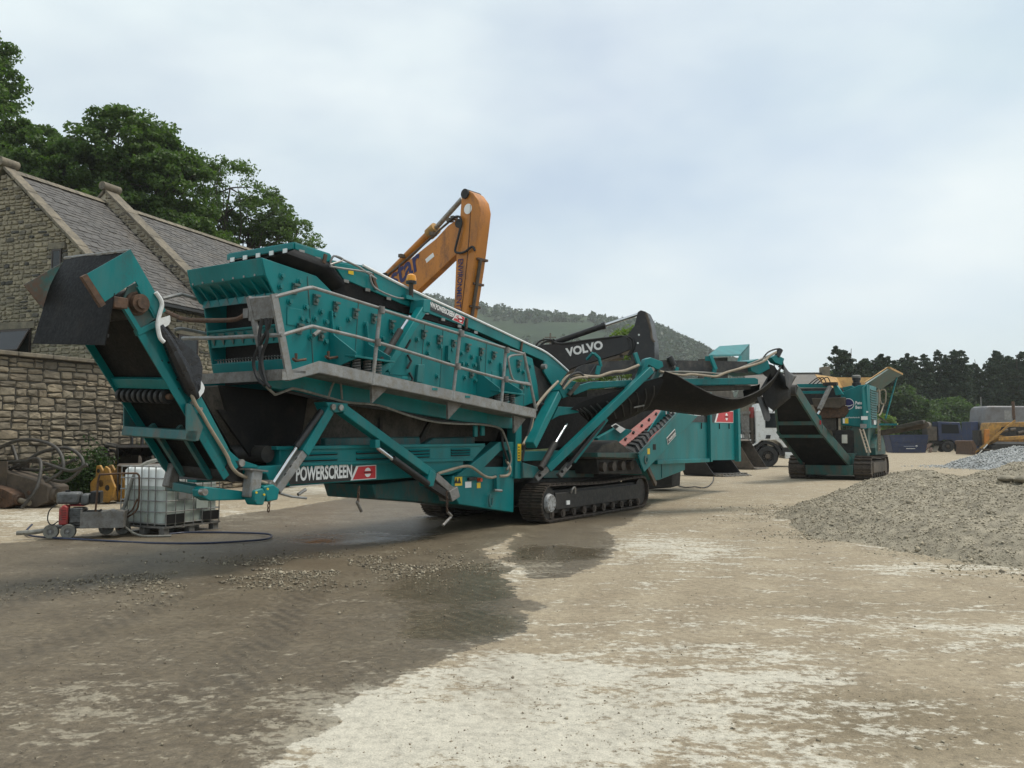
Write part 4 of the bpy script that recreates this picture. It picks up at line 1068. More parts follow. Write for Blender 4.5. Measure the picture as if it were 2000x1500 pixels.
def crawler(root, t0, t1, u0, u1, hgt, n, shoe_mat, frame_mat, disc=True, bars=(-0.30, 0.0, 0.30), bar_h=0.030):
    tr_ = part('crawler_track', root)
    r = hgt/2; w = t1-t0
    straight = (u1-u0) - hgt
    per = 2*straight + 2*math.pi*r; pitch = per/n
    sh = MB()
    sh.box((0, 0, 0), (pitch*0.93, w, 0.022))
    for k in bars:
        sh.box((k*pitch, 0, 0.010+bar_h/2), (0.024, w*0.985, bar_h))
    shm = sh.mesh('track_shoe', 0); shm.materials.append(shoe_mat)
    for i in range(n):
        s = (i+0.3)*pitch
        if s < straight:                                  # along the ground
            p, a = (u0+r+s, 0.045), math.pi
        elif s < straight + math.pi*r:
            q = (s-straight)/r; p, a = (u1-r+math.sin(q)*(r-.045), r-math.cos(q)*(r-.045)), math.pi-q
        elif s < 2*straight + math.pi*r:
            q = s-straight-math.pi*r; k = q/straight
            p, a = (u1-r-q, hgt-.045-0.045*math.sin(math.pi*k)**2), 0.0
        else:
            q = (s-2*straight-math.pi*r)/r; p, a = (u0+r-math.sin(q)*(r-.045), r+math.cos(q)*(r-.045)), -q
        inst(shm, 'track_shoe', None, tr_, Matrix.Translation((p[0], (t0+t1)/2, p[1])) @ Matrix.Rotation(a, 4, 'Y'))
    c = MB()
    tm = (t0+t1)/2
    c.b2((u0+0.42*hgt, t0+0.10, 0.20*hgt), (u1-0.42*hgt, t1-0.10, 0.80*hgt)); c.obj('track_frame', frame_mat, tr_, bevel=0.02)
    for sgn, tt in ((-1, t0), (1, t1)):
        c = MB(); c.b2((u0+0.78*hgt, tt+0.02 if sgn < 0 else tt-0.06, 0.30*hgt), (u1-0.70*hgt, tt+0.07 if sgn < 0 else tt-0.02, 0.74*hgt)); c.obj('side_guard', frame_mat, tr_, bevel=0.015)
    c = MB(); c.cyl((u0+r, t0+0.06, r), (u0+r, t1-0.06, r), r*0.80, 24); c.obj('idler_wheel', frame_mat, tr_)
    c = MB(); c.cyl((u1-r, t0+0.06, r), (u1-r, t1-0.06, r), r*0.80, 24); c.obj('drive_sprocket', frame_mat, tr_)
    if disc:
        c = MB(); c.cyl((u0+r*1.0, t0+0.055, r), (u0+r*1.0, t0-0.012, r), r*0.50, 22, r*0.44); c.obj('hub_cover', M['disc'], tr_)
        for k in range(10):
            b = MB(); a = 6.283*k/10; b.cyl((u0+r+math.cos(a)*r*.36, t0-.006, r+math.sin(a)*r*.36), (u0+r+math.cos(a)*r*.36, t0-.028, r+math.sin(a)*r*.36), 0.013, 6); b.obj('hub_bolt', M['steel'], tr_)
    nr = int(straight/0.42)
    for i in range(nr):
        c = MB(); uu = u0+r+0.12+i*(straight-0.24)/max(1, nr-1)
        c.cyl((uu, t0+0.05, 0.145), (uu, t1-0.05, 0.145), 0.085, 14); c.cyl((uu, t0+0.035, 0.145), (uu, t0+0.05, 0.145), 0.045, 10); c.obj('roller', M['track'], tr_)
    return tr_
crawler(sm, 0.0, 0.5, 0.0, 4.95, 0.74, 56, M['track'], M['trackframe'])
crawler(sm, 2.36, 2.86, 0.0, 4.95, 0.74, 56, M['track'], M['trackframe'])
c = MB(); c.tube([(1.15, 0.0, 0.52), (1.15, -0.03, 0.60), (1.25, -0.03, 0.62), (1.28, -0.02, 0.50)], 0.022, 8); c.obj('towing_eye', M['steel'], sm)
c = MB(); c.b2((0.98, -0.002, 0.30), (1.10, 0.02, 0.38)); c.obj('sticker', M['whitevinyl'], sm)

# ---- chassis
ch = part('chassis', sm)
TN, TF = 0.45, 2.35
band = [(-5.884,1.229), (-5.878,0.971), (-3.535,0.975), (-2.19,0.989), (-1.828,1.054), (-1.829,1.218)]
louv = [(-5.906,1.448), (-5.902,1.249), (-1.527,1.238), (-1.168,1.465), (-3.541,1.459)]
for t in (TN, TF-0.22):
    c = MB(); c.plate(band, t, t+0.22); c.obj('main_beam', M['teal'], ch, bevel=0.012)
    c = MB(); c.plate(louv, t-0.015 if t == TN else t, t+0.25); c.obj('engine_cover', M['teal'], ch, bevel=0.012)
c = MB(); c.plate([(-5.947,1.264), (-5.947,1.225), (-1.598,1.205), (-1.598,1.258)], 0.405, 0.47); c.obj('cover_lip', M['teal'], ch, bevel=0.006)
c = MB(); c.plate([(-5.987,1.488), (-5.986,1.442), (-3.6,1.448), (-1.241,1.456), (-1.241,1.501), (-3.601,1.499)], 0.405, 0.60); c.obj('cover_lip', M['teal'], ch, bevel=0.006)
LOUV = []
for (xa, xb, ys) in ((584,659,(889,900)), (696,763,(885.5,897)), (799,839,(881,887,893)), (881,918,(880,885,890))):
    for y in ys:
        LOUV.append((xa, xb, y))
SLOTS = [((-5.578,1.369), (-4.861,1.375)), ((-5.576,1.295), (-4.86,1.296)), ((-4.479,1.376), (-3.73,1.382)), ((-4.477,1.292), (-3.729,1.293)),
         ((-3.296,1.394), (-2.782,1.395)), ((-3.295,1.346), (-2.782,1.346)), ((-3.294,1.299), (-2.781,1.297)), ((-2.206,1.392), (-1.663,1.394)), ((-2.206,1.35), (-1.663,1.35)), ((-2.205,1.307), (-1.663,1.307))]
for a, b in SLOTS:
    c = MB(); c.plate([(a[0], a[1]-.016), (b[0], b[1]-.014), (b[0], b[1]+.014), (a[0], a[1]+.016)], 0.431, 0.445); c.obj('louvre_shade_strip', M['recess_shade'], ch)  # dark strip stands for the shaded recess of the slot
    c = MB(); c.prism([(a[0], 0.433, a[1]+.020), (a[0], 0.405, a[1]+.004), (a[0], 0.433, a[1]+.030)], (b[0]-a[0], 0, b[1]-a[1])); c.obj('louvre_lip', M['teal'], ch)
# raised tops behind the covers
c = MB(); c.plate([(-4.67,1.475), (-4.672,1.6), (-2.509,1.617), (-2.467,1.473)], 0.85, 1.95); c.obj('engine_hood', M['teal_worn'], ch, bevel=0.02)
c = MB(); c.plate([(-2.467,1.464), (-2.122,1.6), (-0.912,1.619), (-0.912,1.461)], 0.85, 1.95); c.obj('engine_hood', M['teal_worn'], ch, bevel=0.02)
# tower plate with triangular window, next to the track
c = MB(); c.plate([(-2.174,0.972), (-0.271,0.882), (-0.289,0.226), (-1.983,0.487), (-2.229,0.73)], 0.42, 0.62); c.obj('tower_plate', M['teal'], ch, bevel=0.012)
c = MB(); c.plate([(-2.116,0.953), (-0.803,1.526), (-0.235,1.524), (-0.235,1.372), (-0.736,1.369), (-1.553,0.931)], 0.40, 0.60); c.obj('tower_brace', M['teal'], ch, bevel=0.012)
c = MB(); c.plate([(-0.411,1.384), (-0.235,1.382), (-0.235,0.871), (-0.411,0.878)], 0.405, 0.58); c.obj('tower_post', M['teal'], ch, bevel=0.01)
c = MB(); c.plate([(-1.569,1.099), (-0.376,1.064), (-0.376,0.877), (-1.869,0.935)], 0.415, 0.58); c.obj('tower_rail', M['teal'], ch, bevel=0.01)
c = MB(); c.plate([(-0.294,1.855), (-0.097,1.858), (-0.099,0.839), (-0.33,0.849)], 0.36, 0.56); c.obj('tower_column', M['teal'], ch, bevel=0.012)
c = MB(); c.plate([(-0.806,1.068), (-0.042,1.405), (0.411,1.401), (0.411,1.003)], 0.9, 0.95); c.obj('inner_panel', M['teal_worn'], ch)
for i in range(3):
    c = MB(); a = (-0.299,1.245); c.b2((a[0], 0.885, a[1]-0.05*i-.012), (a[0]+0.34, 0.897, a[1]-0.05*i+.012)); c.obj('louvre_shade_strip', M['recess_shade'], ch)  # dark strips painted in place of shaded open slots
# belly
c = MB(); c.plate([(-3.61,0.88), (-3.512,0.654), (-1.355,0.417), (0.411,0.162), (0.411,0.854), (-1.586,0.93)], 0.9, 1.96); c.obj('belly_plate', M['teal_worn'], ch, bevel=0.02)
c = MB(); c.b2((-1.6, 0.63, 0.75), (5.0, 2.25, 1.25)); c.obj('undercarriage_frame', M['dark'], ch, bevel=0.03)
c = MB(); c.b2((0.4, 0.5, 0.35), (4.5, 2.36, 0.80)); c.obj('axle_frame', M['dark'], ch, bevel=0.03)
c = MB(); c.b2((-6.0, 0.72, 1.02), (-1.6, 2.10, 1.30)); c.obj('floor_frame', M['dark'], ch)
# stickers and fittings on the tower
def sticker(name, mat_, a, b, t, th=0.004, parent=None):
    c = MB(); c.b2((a[0], t-th, min(a[1], b[1])), (b[0], t, max(a[1], b[1]))); return c.obj(name, mat_, parent or ch)
sticker('warning_sticker', M['yellowvinyl'], (-2.116,0.944), (-1.912,0.799), 0.417)
sticker('warning_sticker', M['whitevinyl'], (-1.824,0.855), (-1.644,0.752), 0.417)
sticker('warning_sticker', M['yellowvinyl'], (-1.476,0.823), (-1.367,0.729), 0.417)
sticker('warning_sticker', M['yellowvinyl'], (-0.25,1.487), (-0.125,1.172), 0.357)
for q in ((-2.086,0.893), (-2,0.889)):
    c = MB(); c.plate([(q[0]-.05, q[1]-.05), (q[0]+.05, q[1]-.05), (q[0], q[1]+.045)], 0.406, 0.411); c.obj('warning_triangle', M['blackvinyl'], ch)
for i in range(6):
    c = MB(); a = (-0.235,1.449); c.b2((a[0], 0.349, a[1]-0.053*i-.034), (a[0]+0.045, 0.352, a[1]-0.053*i-.012)); c.obj('warning_mark', M['blackvinyl'], ch)
c = MB(); p = (-1.443,0.4,0.875); c.cyl((p[0], 0.42, p[2]), (p[0], 0.34, p[2]), 0.035, 14); c.obj('stop_button', M['bulb_red'], ch)
c = MB(); p = (-1.642,0.4,0.9); c.box((p[0], 0.40, p[2]), (0.24, 0.05, 0.05)); c.obj('button_guard', M['black'], ch)
c = MB(); p = (-1.075,0.38,0.501); c.tube([(p[0]-.02, .40, p[2]+.06), (p[0]-.07, .36, p[2]+.10), (p[0]-.11, .36, p[2]+.0), (p[0]-.08, .36, p[2]-.10), (p[0]-.02, .36, p[2]-.08), (p[0], .36, p[2]+.04)], 0.016, 8); c.obj('shackle', M['teal_worn'], ch)
c = MB(); p = (-0.978,0.937); q = (-0.895,0.662); c.b2((p[0], 0.33, q[1]), (q[0], 0.41, p[1])); c.obj('catch_bracket', M['teal'], ch, bevel=0.008)
c = MB(); p = (-0.989,0.34,0.677); c.cyl((p[0]-.06, .34, p[2]), (p[0]+.12, .30, p[2]-.02), 0.025, 8); c.obj('catch_pin', M['steel'], ch)
# name board on the beam
NB = [(-5.7,1.177), (-5.696,0.99), (-4.44,0.991), (-4.444,1.211)]
def nameboard(root, t, p0, p1, p2, p3, blk, red0, white=True, txt='POWERSCREEN', tsize=0.20, stretch=0.74, tx=0.04, tz=0.055):
    """p0..p3: lower left, lower right, upper right, upper left corners (u, z)"""
    g = MB(); g.plate([p0, p1, p2, p3], t-.003, t); g.obj('name_board', M['whitevinyl'], root)
    lerp = lambda a, b, k: (a[0]+(b[0]-a[0])*k, a[1]+(b[1]-a[1])*k)
    def sub(k0, k1, v0, v1, sl0=0.0, sl1=0.0):
        return [lerp(lerp(p0, p1, k0-sl0), lerp(p3, p2, k0-sl0), v0), lerp(lerp(p0, p1, k1-sl1), lerp(p3, p2, k1-sl1), v0), lerp(lerp(p0, p1, k1+sl1), lerp(p3, p2, k1+sl1), v1), lerp(lerp(p0, p1, k0+sl0), lerp(p3, p2, k0+sl0), v1)]
    g = MB(); g.plate(sub(0.0, blk, 0.0, 1.0, 0, 0.035), t-.006, t-.003); g.obj('board_field', M['blackvinyl'], root)
    g = MB(); g.plate(sub(red0, 0.992, 0.05, 0.95, 0.035, 0), t-.006, t-.003); g.obj('board_field', M['red'], root)
    cx = lerp(lerp(p0, p1, (red0+1)/2+.02), lerp(p3, p2, (red0+1)/2+.02), 0.5); hh = abs(p3[1]-p0[1])
    g = MB(); g.cyl((cx[0], t-.006, cx[1]), (cx[0], t-.008, cx[1]), hh*0.34, 20); g.obj('logo_disc', M['whitevinyl'], root)
    g = MB(); g.b2((cx[0]-hh*.62, t-.011, cx[1]-hh*.10), (cx[0]+hh*.62, t-.008, cx[1]+hh*.10)); g.obj('logo_bar', M['red'], root)
    text('logo_lettering', txt, hh*0.15, M['blackvinyl'], root, (cx[0], t-.011, cx[1]-hh*.05), (1, 0, (p1[1]-p0[1])/(p1[0]-p0[0])), (0, 0, 1), 0.85, 0.0, 'CENTER', 0.003)
    g0 = lerp(p0, p3, tz/hh)
    text('lettering', txt, tsize, M['whitevinyl'], root, (g0[0]+tx, t-.006, g0[1]), (1, 0, (p1[1]-p0[1])/(p1[0]-p0[0])), (0, 0, 1), stretch, tsize*0.03, 'LEFT', 0.002)
nameboard(ch, 0.447, (-5.722,0.984), (-4.035,0.996), (-4.038,1.199), (-5.726,1.184), 0.71, 0.74, tsize=0.255, stretch=0.60, tx=0.10, tz=0.05)
c = MB(); c.plate([(-5.721,0.957), (-5.11,0.962), (-5.11,0.969), (-5.721,0.964)], 0.443, 0.446); c.obj('board_line', M['whitevinyl'], ch)

# ---- jack legs in a V
jl = part('jack_legs', sm)
hp = (-5.274,2.034)
c = MB(); c.plate([(-5.362,2.079), (-4.942,2.073), (-4.98,1.966), (-5.148,1.94), (-5.293,1.964)], 0.16, 0.40); c.obj('hinge_plate', M['teal'], jl, bevel=0.01)
for p in ((-5.249,0.15,2.013), (-5.102,0.15,2.01)):
    c = MB(); c.cyl((p[0], 0.13, p[2]), (p[0], 0.17, p[2]), 0.042, 14); c.obj('hinge_pin', M['steel'], jl)
c = MB(); c.beam((-5.262,0.24,1.973), (-5.714,0.24,1.4), 0.14, 0.155, (0,1,0)); c.obj('leg_sleeve', M['teal'], jl, bevel=0.012)
c = MB(); c.beam((-5.688,0.24,1.433), (-6.152,0.24,0.939), 0.11, 0.13, (0,1,0)); c.obj('inner_leg', M['galv'], jl, bevel=0.01)
for k in (0.22, 0.42, 0.62):
    a, b = Vector((-5.745,0.18,1.435)), Vector((-6.206,0.18,0.944)); p = a.lerp(b, k)
    c = MB(); c.cyl((p.x, .178, p.z), (p.x, .186, p.z), 0.026, 12); c.obj('pin_hole', M['recess_shade'], jl)
c = MB(); c.cyl((-5.416,0.2,1.954), (-5.851,0.2,1.482), 0.045, 12); c.obj('ram_barrel', M['black'], jl)
c = MB(); c.cyl((-5.842,0.2,1.482), (-6.231,0.2,1.027), 0.024, 10); c.obj('ram_rod', M['chrome'], jl)
c = MB(); c.beam((-4.999,0.24,1.994), (-2.982,0.24,1.015), 0.14, 0.15, (0,1,0)); c.obj('leg_sleeve', M['teal'], jl, bevel=0.012)
c = MB(); c.plate([(-3.111,1.107), (-2.956,1.039), (-3.032,0.842), (-3.147,0.848), (-3.186,0.944)], 0.15, 0.34); c.obj('leg_bracket', M['teal'], jl, bevel=0.01)
c = MB(); c.beam((-2.904,0.26,0.995), (-2.359,0.26,0.676), 0.12, 0.14, (0,1,0)); c.obj('inner_leg', M['galv_dark'], jl, bevel=0.01)
c = MB(); c.cyl((-4.335,0.18,1.468), (-3.963,0.18,1.277), 0.028, 10); c.obj('ram_rod', M['chrome'], jl)
c = MB(); c.cyl((-3.974,0.18,1.292), (-3.147,0.18,0.888), 0.052, 12); c.obj('ram_barrel', M['black'], jl)
c = MB(); c.beam((-3.097,0.24,0.9), (-2.469,0.24,0.625), 0.10, 0.12, (0,1,0)); c.obj('ram_case', M['dark'], jl)
c = MB(); c.box((-4.346,0.2,1.512), (0.10, 0.12, 0.12)); c.obj('ram_lug', M['teal'], jl, bevel=0.01)
c = MB(); c.plate([(-2.606,0.74), (-2.386,0.811), (-2.314,0.642), (-2.523,0.572)], 0.16, 0.42); c.obj('foot_bracket', M['galv_dark'], jl, bevel=0.01)
# hanging safety chains
def chain(root, p0, p1, link=0.055, sag=0.0):
    ch_ = part('chain', root)
    a, b = Vector(p0), Vector(p1); n = max(2, int((b-a).length/(link*0.75)))
    for i in range(n):
        p = a.lerp(b, (i+.5)/n) + Vector((0, 0, -sag*math.sin(math.pi*(i+.5)/n)))
        c = MB(); e = (b-a).normalized()
        s_ = Vector((1, 0, 0)) if i % 2 else Vector((0, 1, 0))
        s_ = (s_ - e*s_.dot(e)).normalized()
        pts = [p + e*link*.5*math.cos(t) + s_*link*.30*math.sin(t) for t in [6.2832*j/8 for j in range(9)]]
        c.tube(pts, 0.008, 5, False); c.obj('link', M['rust'], ch_)
chain(sm, (-4.558,0.3,0.912), (-4.575,0.3,0.683)); chain(sm, (-2.7,0.14,0.747), (-2.697,0.14,0.424)); chain(sm, (-6.365,0.1,0.849), (-6.377,0.1,0.694))
for a, b in (((-4.597,0.3,0.699), (-4.5,0.3,0.555)), ((-2.683,0.14,0.423), (-2.574,0.14,0.35)), ((-2.601,0.14,0.336), (-2.802,0.14,0.224)), ((-5.623,0.25,0.925), (-5.755,0.25,0.866))):
    c = MB(); c.cyl(a, b, 0.022, 8); c.obj('locking_pin', M['steel'], sm)
c = MB(); c.tube([(-6.12,0.2,0.907), (-5.907,0.2,0.85), (-5.659,0.2,0.816)], 0.018, 6); c.obj('drain_pipe', M['galv'], sm)

# ---- upper frame and chute below the screen box
uf = part('upper_frame', sm)
for t in (0.44, 2.2):
    c = MB(); c.plate([(-6.216,2.361), (-5.445,2.496), (-5.062,2.543), (0.013,2.072), (0.013,1.764), (-0.656,1.777), (-3.278,1.991), (-4.954,2.092), (-5.438,2.172), (-6.079,2.243)], t, t+0.12); c.obj('sub_frame', M['teal'], uf, bevel=0.01)
c = MB(); c.plate([(-6.453,2.274), (-4.541,2.178), (0.489,1.771), (0.489,1.53), (-0.737,1.534), (-2.383,1.506), (-4.528,1.503), (-5.455,1.481), (-5.806,1.258), (-6.237,1.699)], 0.95, 2.05); c.obj('collecting_chute', M['grimy'], uf, bevel=0.02)
c = MB(); c.plate([(-6.508,2.269), (-4.996,2.203), (-5.127,1.507), (-5.849,1.24), (-6.302,1.686)], 0.88, 0.93); c.obj('chute_shade_sheet', M['belt'], uf)  # black sheet added to darken the chute where deep shade falls
for x, (p, q) in enumerate((((-5.347,2.061), (-5.195,1.55)), ((-3.413,1.922), (-3.408,1.544)), ((-2.163,1.861), (-2.436,1.54)))):
    c = MB(); c.beam((p[0], .93, p[1]), (q[0], .93, q[1]), 0.06, 0.06); c.obj('chute_rib', M['dark'], uf)
c = MB(); c.plate([(-6.566,1.952), (-5.672,1.089), (-5.89,1.064), (-6.682,1.948)], 0.7, 0.74); c.obj('chute_skirt', M['belt'], uf)
c = MB(); p = (-6.048,0.5,1.39); c.cyl((p[0], .5, p[2]), (p[0], 2.1, p[2]), 0.11, 16); c.obj('tail_drum', M['dark'], uf)
for q in ((-1.192,0.5,1.736), (-1.412,0.5,1.716)):
    c = MB(); c.box(q, (0.10, 0.05, 0.20)); c.obj('lug', M['teal'], uf, bevel=0.01)

# ---- screen box
sb = part('screen_box', sm)
NEAR = [(-6.2,3.918), (-5.242,3.833), (-4.943,3.663), (-3.546,3.547), (-1.545,3.429), (0.526,3.144), (0.719,2.634), (0.776,2.334), (0.055,2.162), (-2.953,2.36), (-5.001,2.507), (-5.697,2.394), (-5.824,2.934), (-5.915,3.453), (-5.994,3.489), (-6.136,3.702)]
BT0, BT1 = 0.50, 2.03
c = MB(); c.plate(NEAR, BT0, BT0+0.03); c.obj('side_plate', M['teal'], sb, bevel=0.008)
c = MB(); c.plate(NEAR, BT1-0.03, BT1); c.obj('side_plate', M['teal'], sb, bevel=0.008)
P = {k: v for k, v in (('a', (-6.2,3.918)), ('b', (-6.136,3.702)), ('c', (-5.994,3.489)), ('d', (-5.915,3.453)), ('e', (-5.864,3.147)), ('f', (-5.845,3.068)), ('g', (-5.805,2.862)), ('h', (-5.729,2.637)), ('i', (-5.69,2.483)))}
def cross(name, a, b, th, mat_, t0=BT0+.03, t1=BT1-.03, dx=0.0):
    c = MB(); d = Vector((b[0]-a[0], 0, b[1]-a[1])); n_ = Vector((d.z, 0, -d.x)).normalized()*th
    c.prism([(a[0]+dx, t0, a[1]), (b[0]+dx, t0, b[1]), (b[0]+dx, t1, b[1]), (a[0]+dx, t1, a[1])], n_); return c.obj(name, mat_, sb, bevel=0.006)
cross('hood_panel', P['a'], P['b'], -0.03, M['teal'])
cross('hood_panel', P['b'], (P['c'][0]+.25, P['c'][1]), -0.03, M['teal'])
for i in range(7):
    y = BT0 + 0.12 + i*0.21
    c = MB(); c.prism([(P['b'][0]+.03, y, P['b'][1]-.02), (P['c'][0]+.26, y, P['c'][1]+.04), (P['c'][0]+.10, y, P['c'][1]-.03)], (0, 0.02, 0)); c.obj('gusset', M['teal'], sb)
    b = MB(); b.cyl((P['b'][0]-.015, y+.08, P['b'][1]+.02), (P['b'][0]+.01, y+.08, P['b'][1]+.02), 0.016, 6); b.obj('bolt', M['galv'], sb)
cross('deck_lip', (P['c'][0]+.06, P['c'][1]-.08), (P['c'][0]+.08, P['c'][1]+.02), -0.02, M['teal'])
for i in range(7):
    y = BT0 + 0.16 + i*0.19
    c = MB(); c.prism([(P['c'][0]+.05, y, P['c'][1]-.08), (P['c'][0]+.05, y+.16, P['c'][1]-.08), (P['c'][0]+.06, y+.08, P['c'][1]+.03)], (-.012, 0, 0)); c.obj('tooth_plate', M['teal_worn'], sb)
cross('deck_edge', (P['e'][0], P['f'][1]+.03), P['f'], -0.015, M['teal'])
cross('deck_apron', P['f'], P['g'], -0.02, M['teal'], dx=0.02)
for i in range(7):
    y = BT0 + 0.14 + i*0.20
    c = MB(); c.prism([(P['f'][0]-.01, y, P['f'][1]-.02), (P['f'][0]-.01, y+.14, P['f'][1]-.02), (P['g'][0]+.0, y+.07, P['g'][1]+.03)], (.012, 0, 0)); c.obj('tooth_plate', M['teal_worn'], sb)
cross('front_beam', P['h'], P['i'], -0.10, M['teal'], dx=-0.04)
for i in range(24):
    y = BT0 + 0.10 + i*0.058
    c = MB(); c.tube([(P['h'][0]+.02, y, P['h'][1]), (P['h'][0]+.02, y+.01, P['h'][1]+.05), (P['h'][0]-.03, y+.015, P['h'][1]+.06)], 0.007, 5); c.obj('screen_wire', M['steel'], sb)
# dark deck plates added inside to block light (sloping down to the right)
for za, zb in ((3.35, 2.62), (2.95, 2.35), (2.55, 2.12)):
    c = MB(); c.prism([(-5.2, BT0+.04, za-.08), (-5.2, BT1-.04, za-.08), (-0.3, BT1-.04, zb), (-0.3, BT0+.04, zb)], (0, 0, -0.05)); c.obj('dark_deck_plate', M['recess_shade'], sb)
c = MB(); c.b2((-5.55, BT0+.05, 2.35), (-5.5, BT1-.05, 3.6)); c.obj('light_block_plate', M['recess_shade'], sb)  # near-black plate added to keep the box openings dark
# feed lid, rubber curtain and long sloping cover
LT = [(-4.93,4.095), (-4.297,4.129), (-3.116,3.918), (-1.63,3.702), (0.229,3.419), (1.126,3.276), (1.996,2.971)]
LB = [(1.711,2.868), (1.044,3.125), (-1.474,3.503), (-3.378,3.694), (-4.69,3.883)]
c = MB(); c.plate(LT + LB, 0.52, 0.58); c.obj('cover_side', M['teal'], sb, bevel=0.008)
c = MB(); c.plate(LT + LB, 1.97, 2.03); c.obj('cover_side', M['teal'], sb, bevel=0.008)
c = MB(); c.sheet([[(u, t, z) for t in (0.53, 1.25, 2.02)] for u, z in LT], (0, 0, 0.02)); c.obj('cover_top', M['teal'], sb)
c = MB(); c.tube([(u, 0.515, z+.02) for u, z in LT[1:]], 0.022, 6); c.obj('cover_rim', M['white'], sb)
c = MB(); c.plate([(-4.68,3.901), (-3.366,3.712), (-1.46,3.505), (-1.538,3.452), (-3.189,3.556), (-4.655,3.658), (-4.882,3.677)], 0.54, 0.565); c.obj('rubber_strip', M['belt'], sb)
l1 = (-5.562,4.243); l2 = (-4.882,4.205); l3 = (-4.879,4.087); l4 = (-5.56,4.158)
c = MB(); c.plate([l1, l2, l3, l4], 0.58, 0.62); c.obj('lid_side', M['teal'], sb, bevel=0.006)
c = MB(); c.prism([(l1[0], .60, l1[1]), (l1[0], 1.95, l1[1]), (l4[0], 1.95, l4[1]), (l4[0], .60, l4[1])], (-.03, 0, 0)); c.obj('lid_end', M['teal'], sb, bevel=0.006)
c = MB(); c.prism([(l1[0], .60, l1[1]), (l1[0], 1.95, l1[1]), (l2[0], 1.95, l2[1]), (l2[0], .60, l2[1])], (0, 0, .02)); c.obj('lid_top', M['teal'], sb, bevel=0.006)
n0 = (-6.2,3.918); n1 = (-5.242,3.833)
rows = []
for k in range(7):
    q = k/6
    rows.append([(l4[0]+.01 - 0.28*q**1.5, t, l4[1] - (l4[1]-n0[1]+0.12)*q) for t in (0.62, 1.0, 1.5, 1.93)])
c = MB(); c.sheet(rows, (0.012, 0, 0)); c.obj('rubber_curtain', M['belt'], sb)
top = [(-5.56,4.158), (-5.325,4.145), (-4.879,4.087), (-4.638,3.896)]; bot = [(-6.131,3.924), (-5.728,3.872), (-5.183,3.835), (-4.861,3.666)]
rows = [[(top[i][0]*(1-k)+bot[i][0]*k, 0.59 - 0.13*math.sin(math.pi*k), top[i][1]*(1-k)+bot[i][1]*k) for k in [j/6 for j in range(7)]] for i in range(4)]
c = MB(); c.sheet(rows, (0, 0.012, 0)); c.obj('rubber_curtain', M['belt'], sb)
for i in range(5):
    c = MB(); c.b2((l4[0]-.045, .70+i*.27, l4[1]-.04), (l4[0]-.031, .78+i*.27, l4[1]+.02)); c.obj('clip', M['whitevinyl'], sb)
for p in ((-5.448,0.57,4.147), (-5.14,0.57,4.103), (-4.647,0.5,3.855), (-4.191,0.5,3.796), (-3.717,0.5,3.731), (-2.782,0.5,3.626), (-2.342,0.5,3.569), (-1.879,0.5,3.509), (-1.389,0.5,3.454)):
    c = MB(); c.box((p[0], p[1]+.01, p[2]), (0.10, 0.015, 0.045)); c.obj('clip', M['galv'], sb)
for a, b, w in (((-5.072,0.5,4.166), (-5.109,0.5,4.036), .05), ((-4.116,0.5,4.047), (-3.999,0.5,3.832), .05), ((-1.669,0.5,3.666), (-1.698,0.5,3.484), .05), ((0.148,0.5,3.429), (0.093,0.5,3.227), .04)):
    c = MB(); c.beam(a, b, w, 0.03, (0,1,0)); c.obj('latch_strap', M['rust'], sb)
for pts in ([(-5.031,0.45,4.044), (-4.993,0.42,4.149), (-4.809,0.42,4.123), (-5.06,0.42,3.992), (-4.272,0.42,4.036), (-4.249,0.42,3.978)], [(-4.183,0.48,4.01), (-4.089,0.46,3.838), (-3.644,0.46,3.762), (-3.376,0.48,3.777)], [(-4.932,0.45,4.163), (-4.492,0.42,4.082), (-4.102,0.42,3.963)]):
    c = MB(); c.tube(pts, 0.016, 6); c.obj('tie_rope', M['galv'], sb)
sticker('warning_sticker', M['yellowvinyl'], (-4.598,4.052), (-4.49,3.972), 0.518, parent=sb)
nameboard(sb, 0.517, (-2.844,3.712), (-1.768,3.549), (-1.709,3.681), (-2.792,3.853), 0.74, 0.77, txt='WWW.POWERSCREEN.COM', tsize=0.125, stretch=0.60, tx=0.03, tz=0.045)
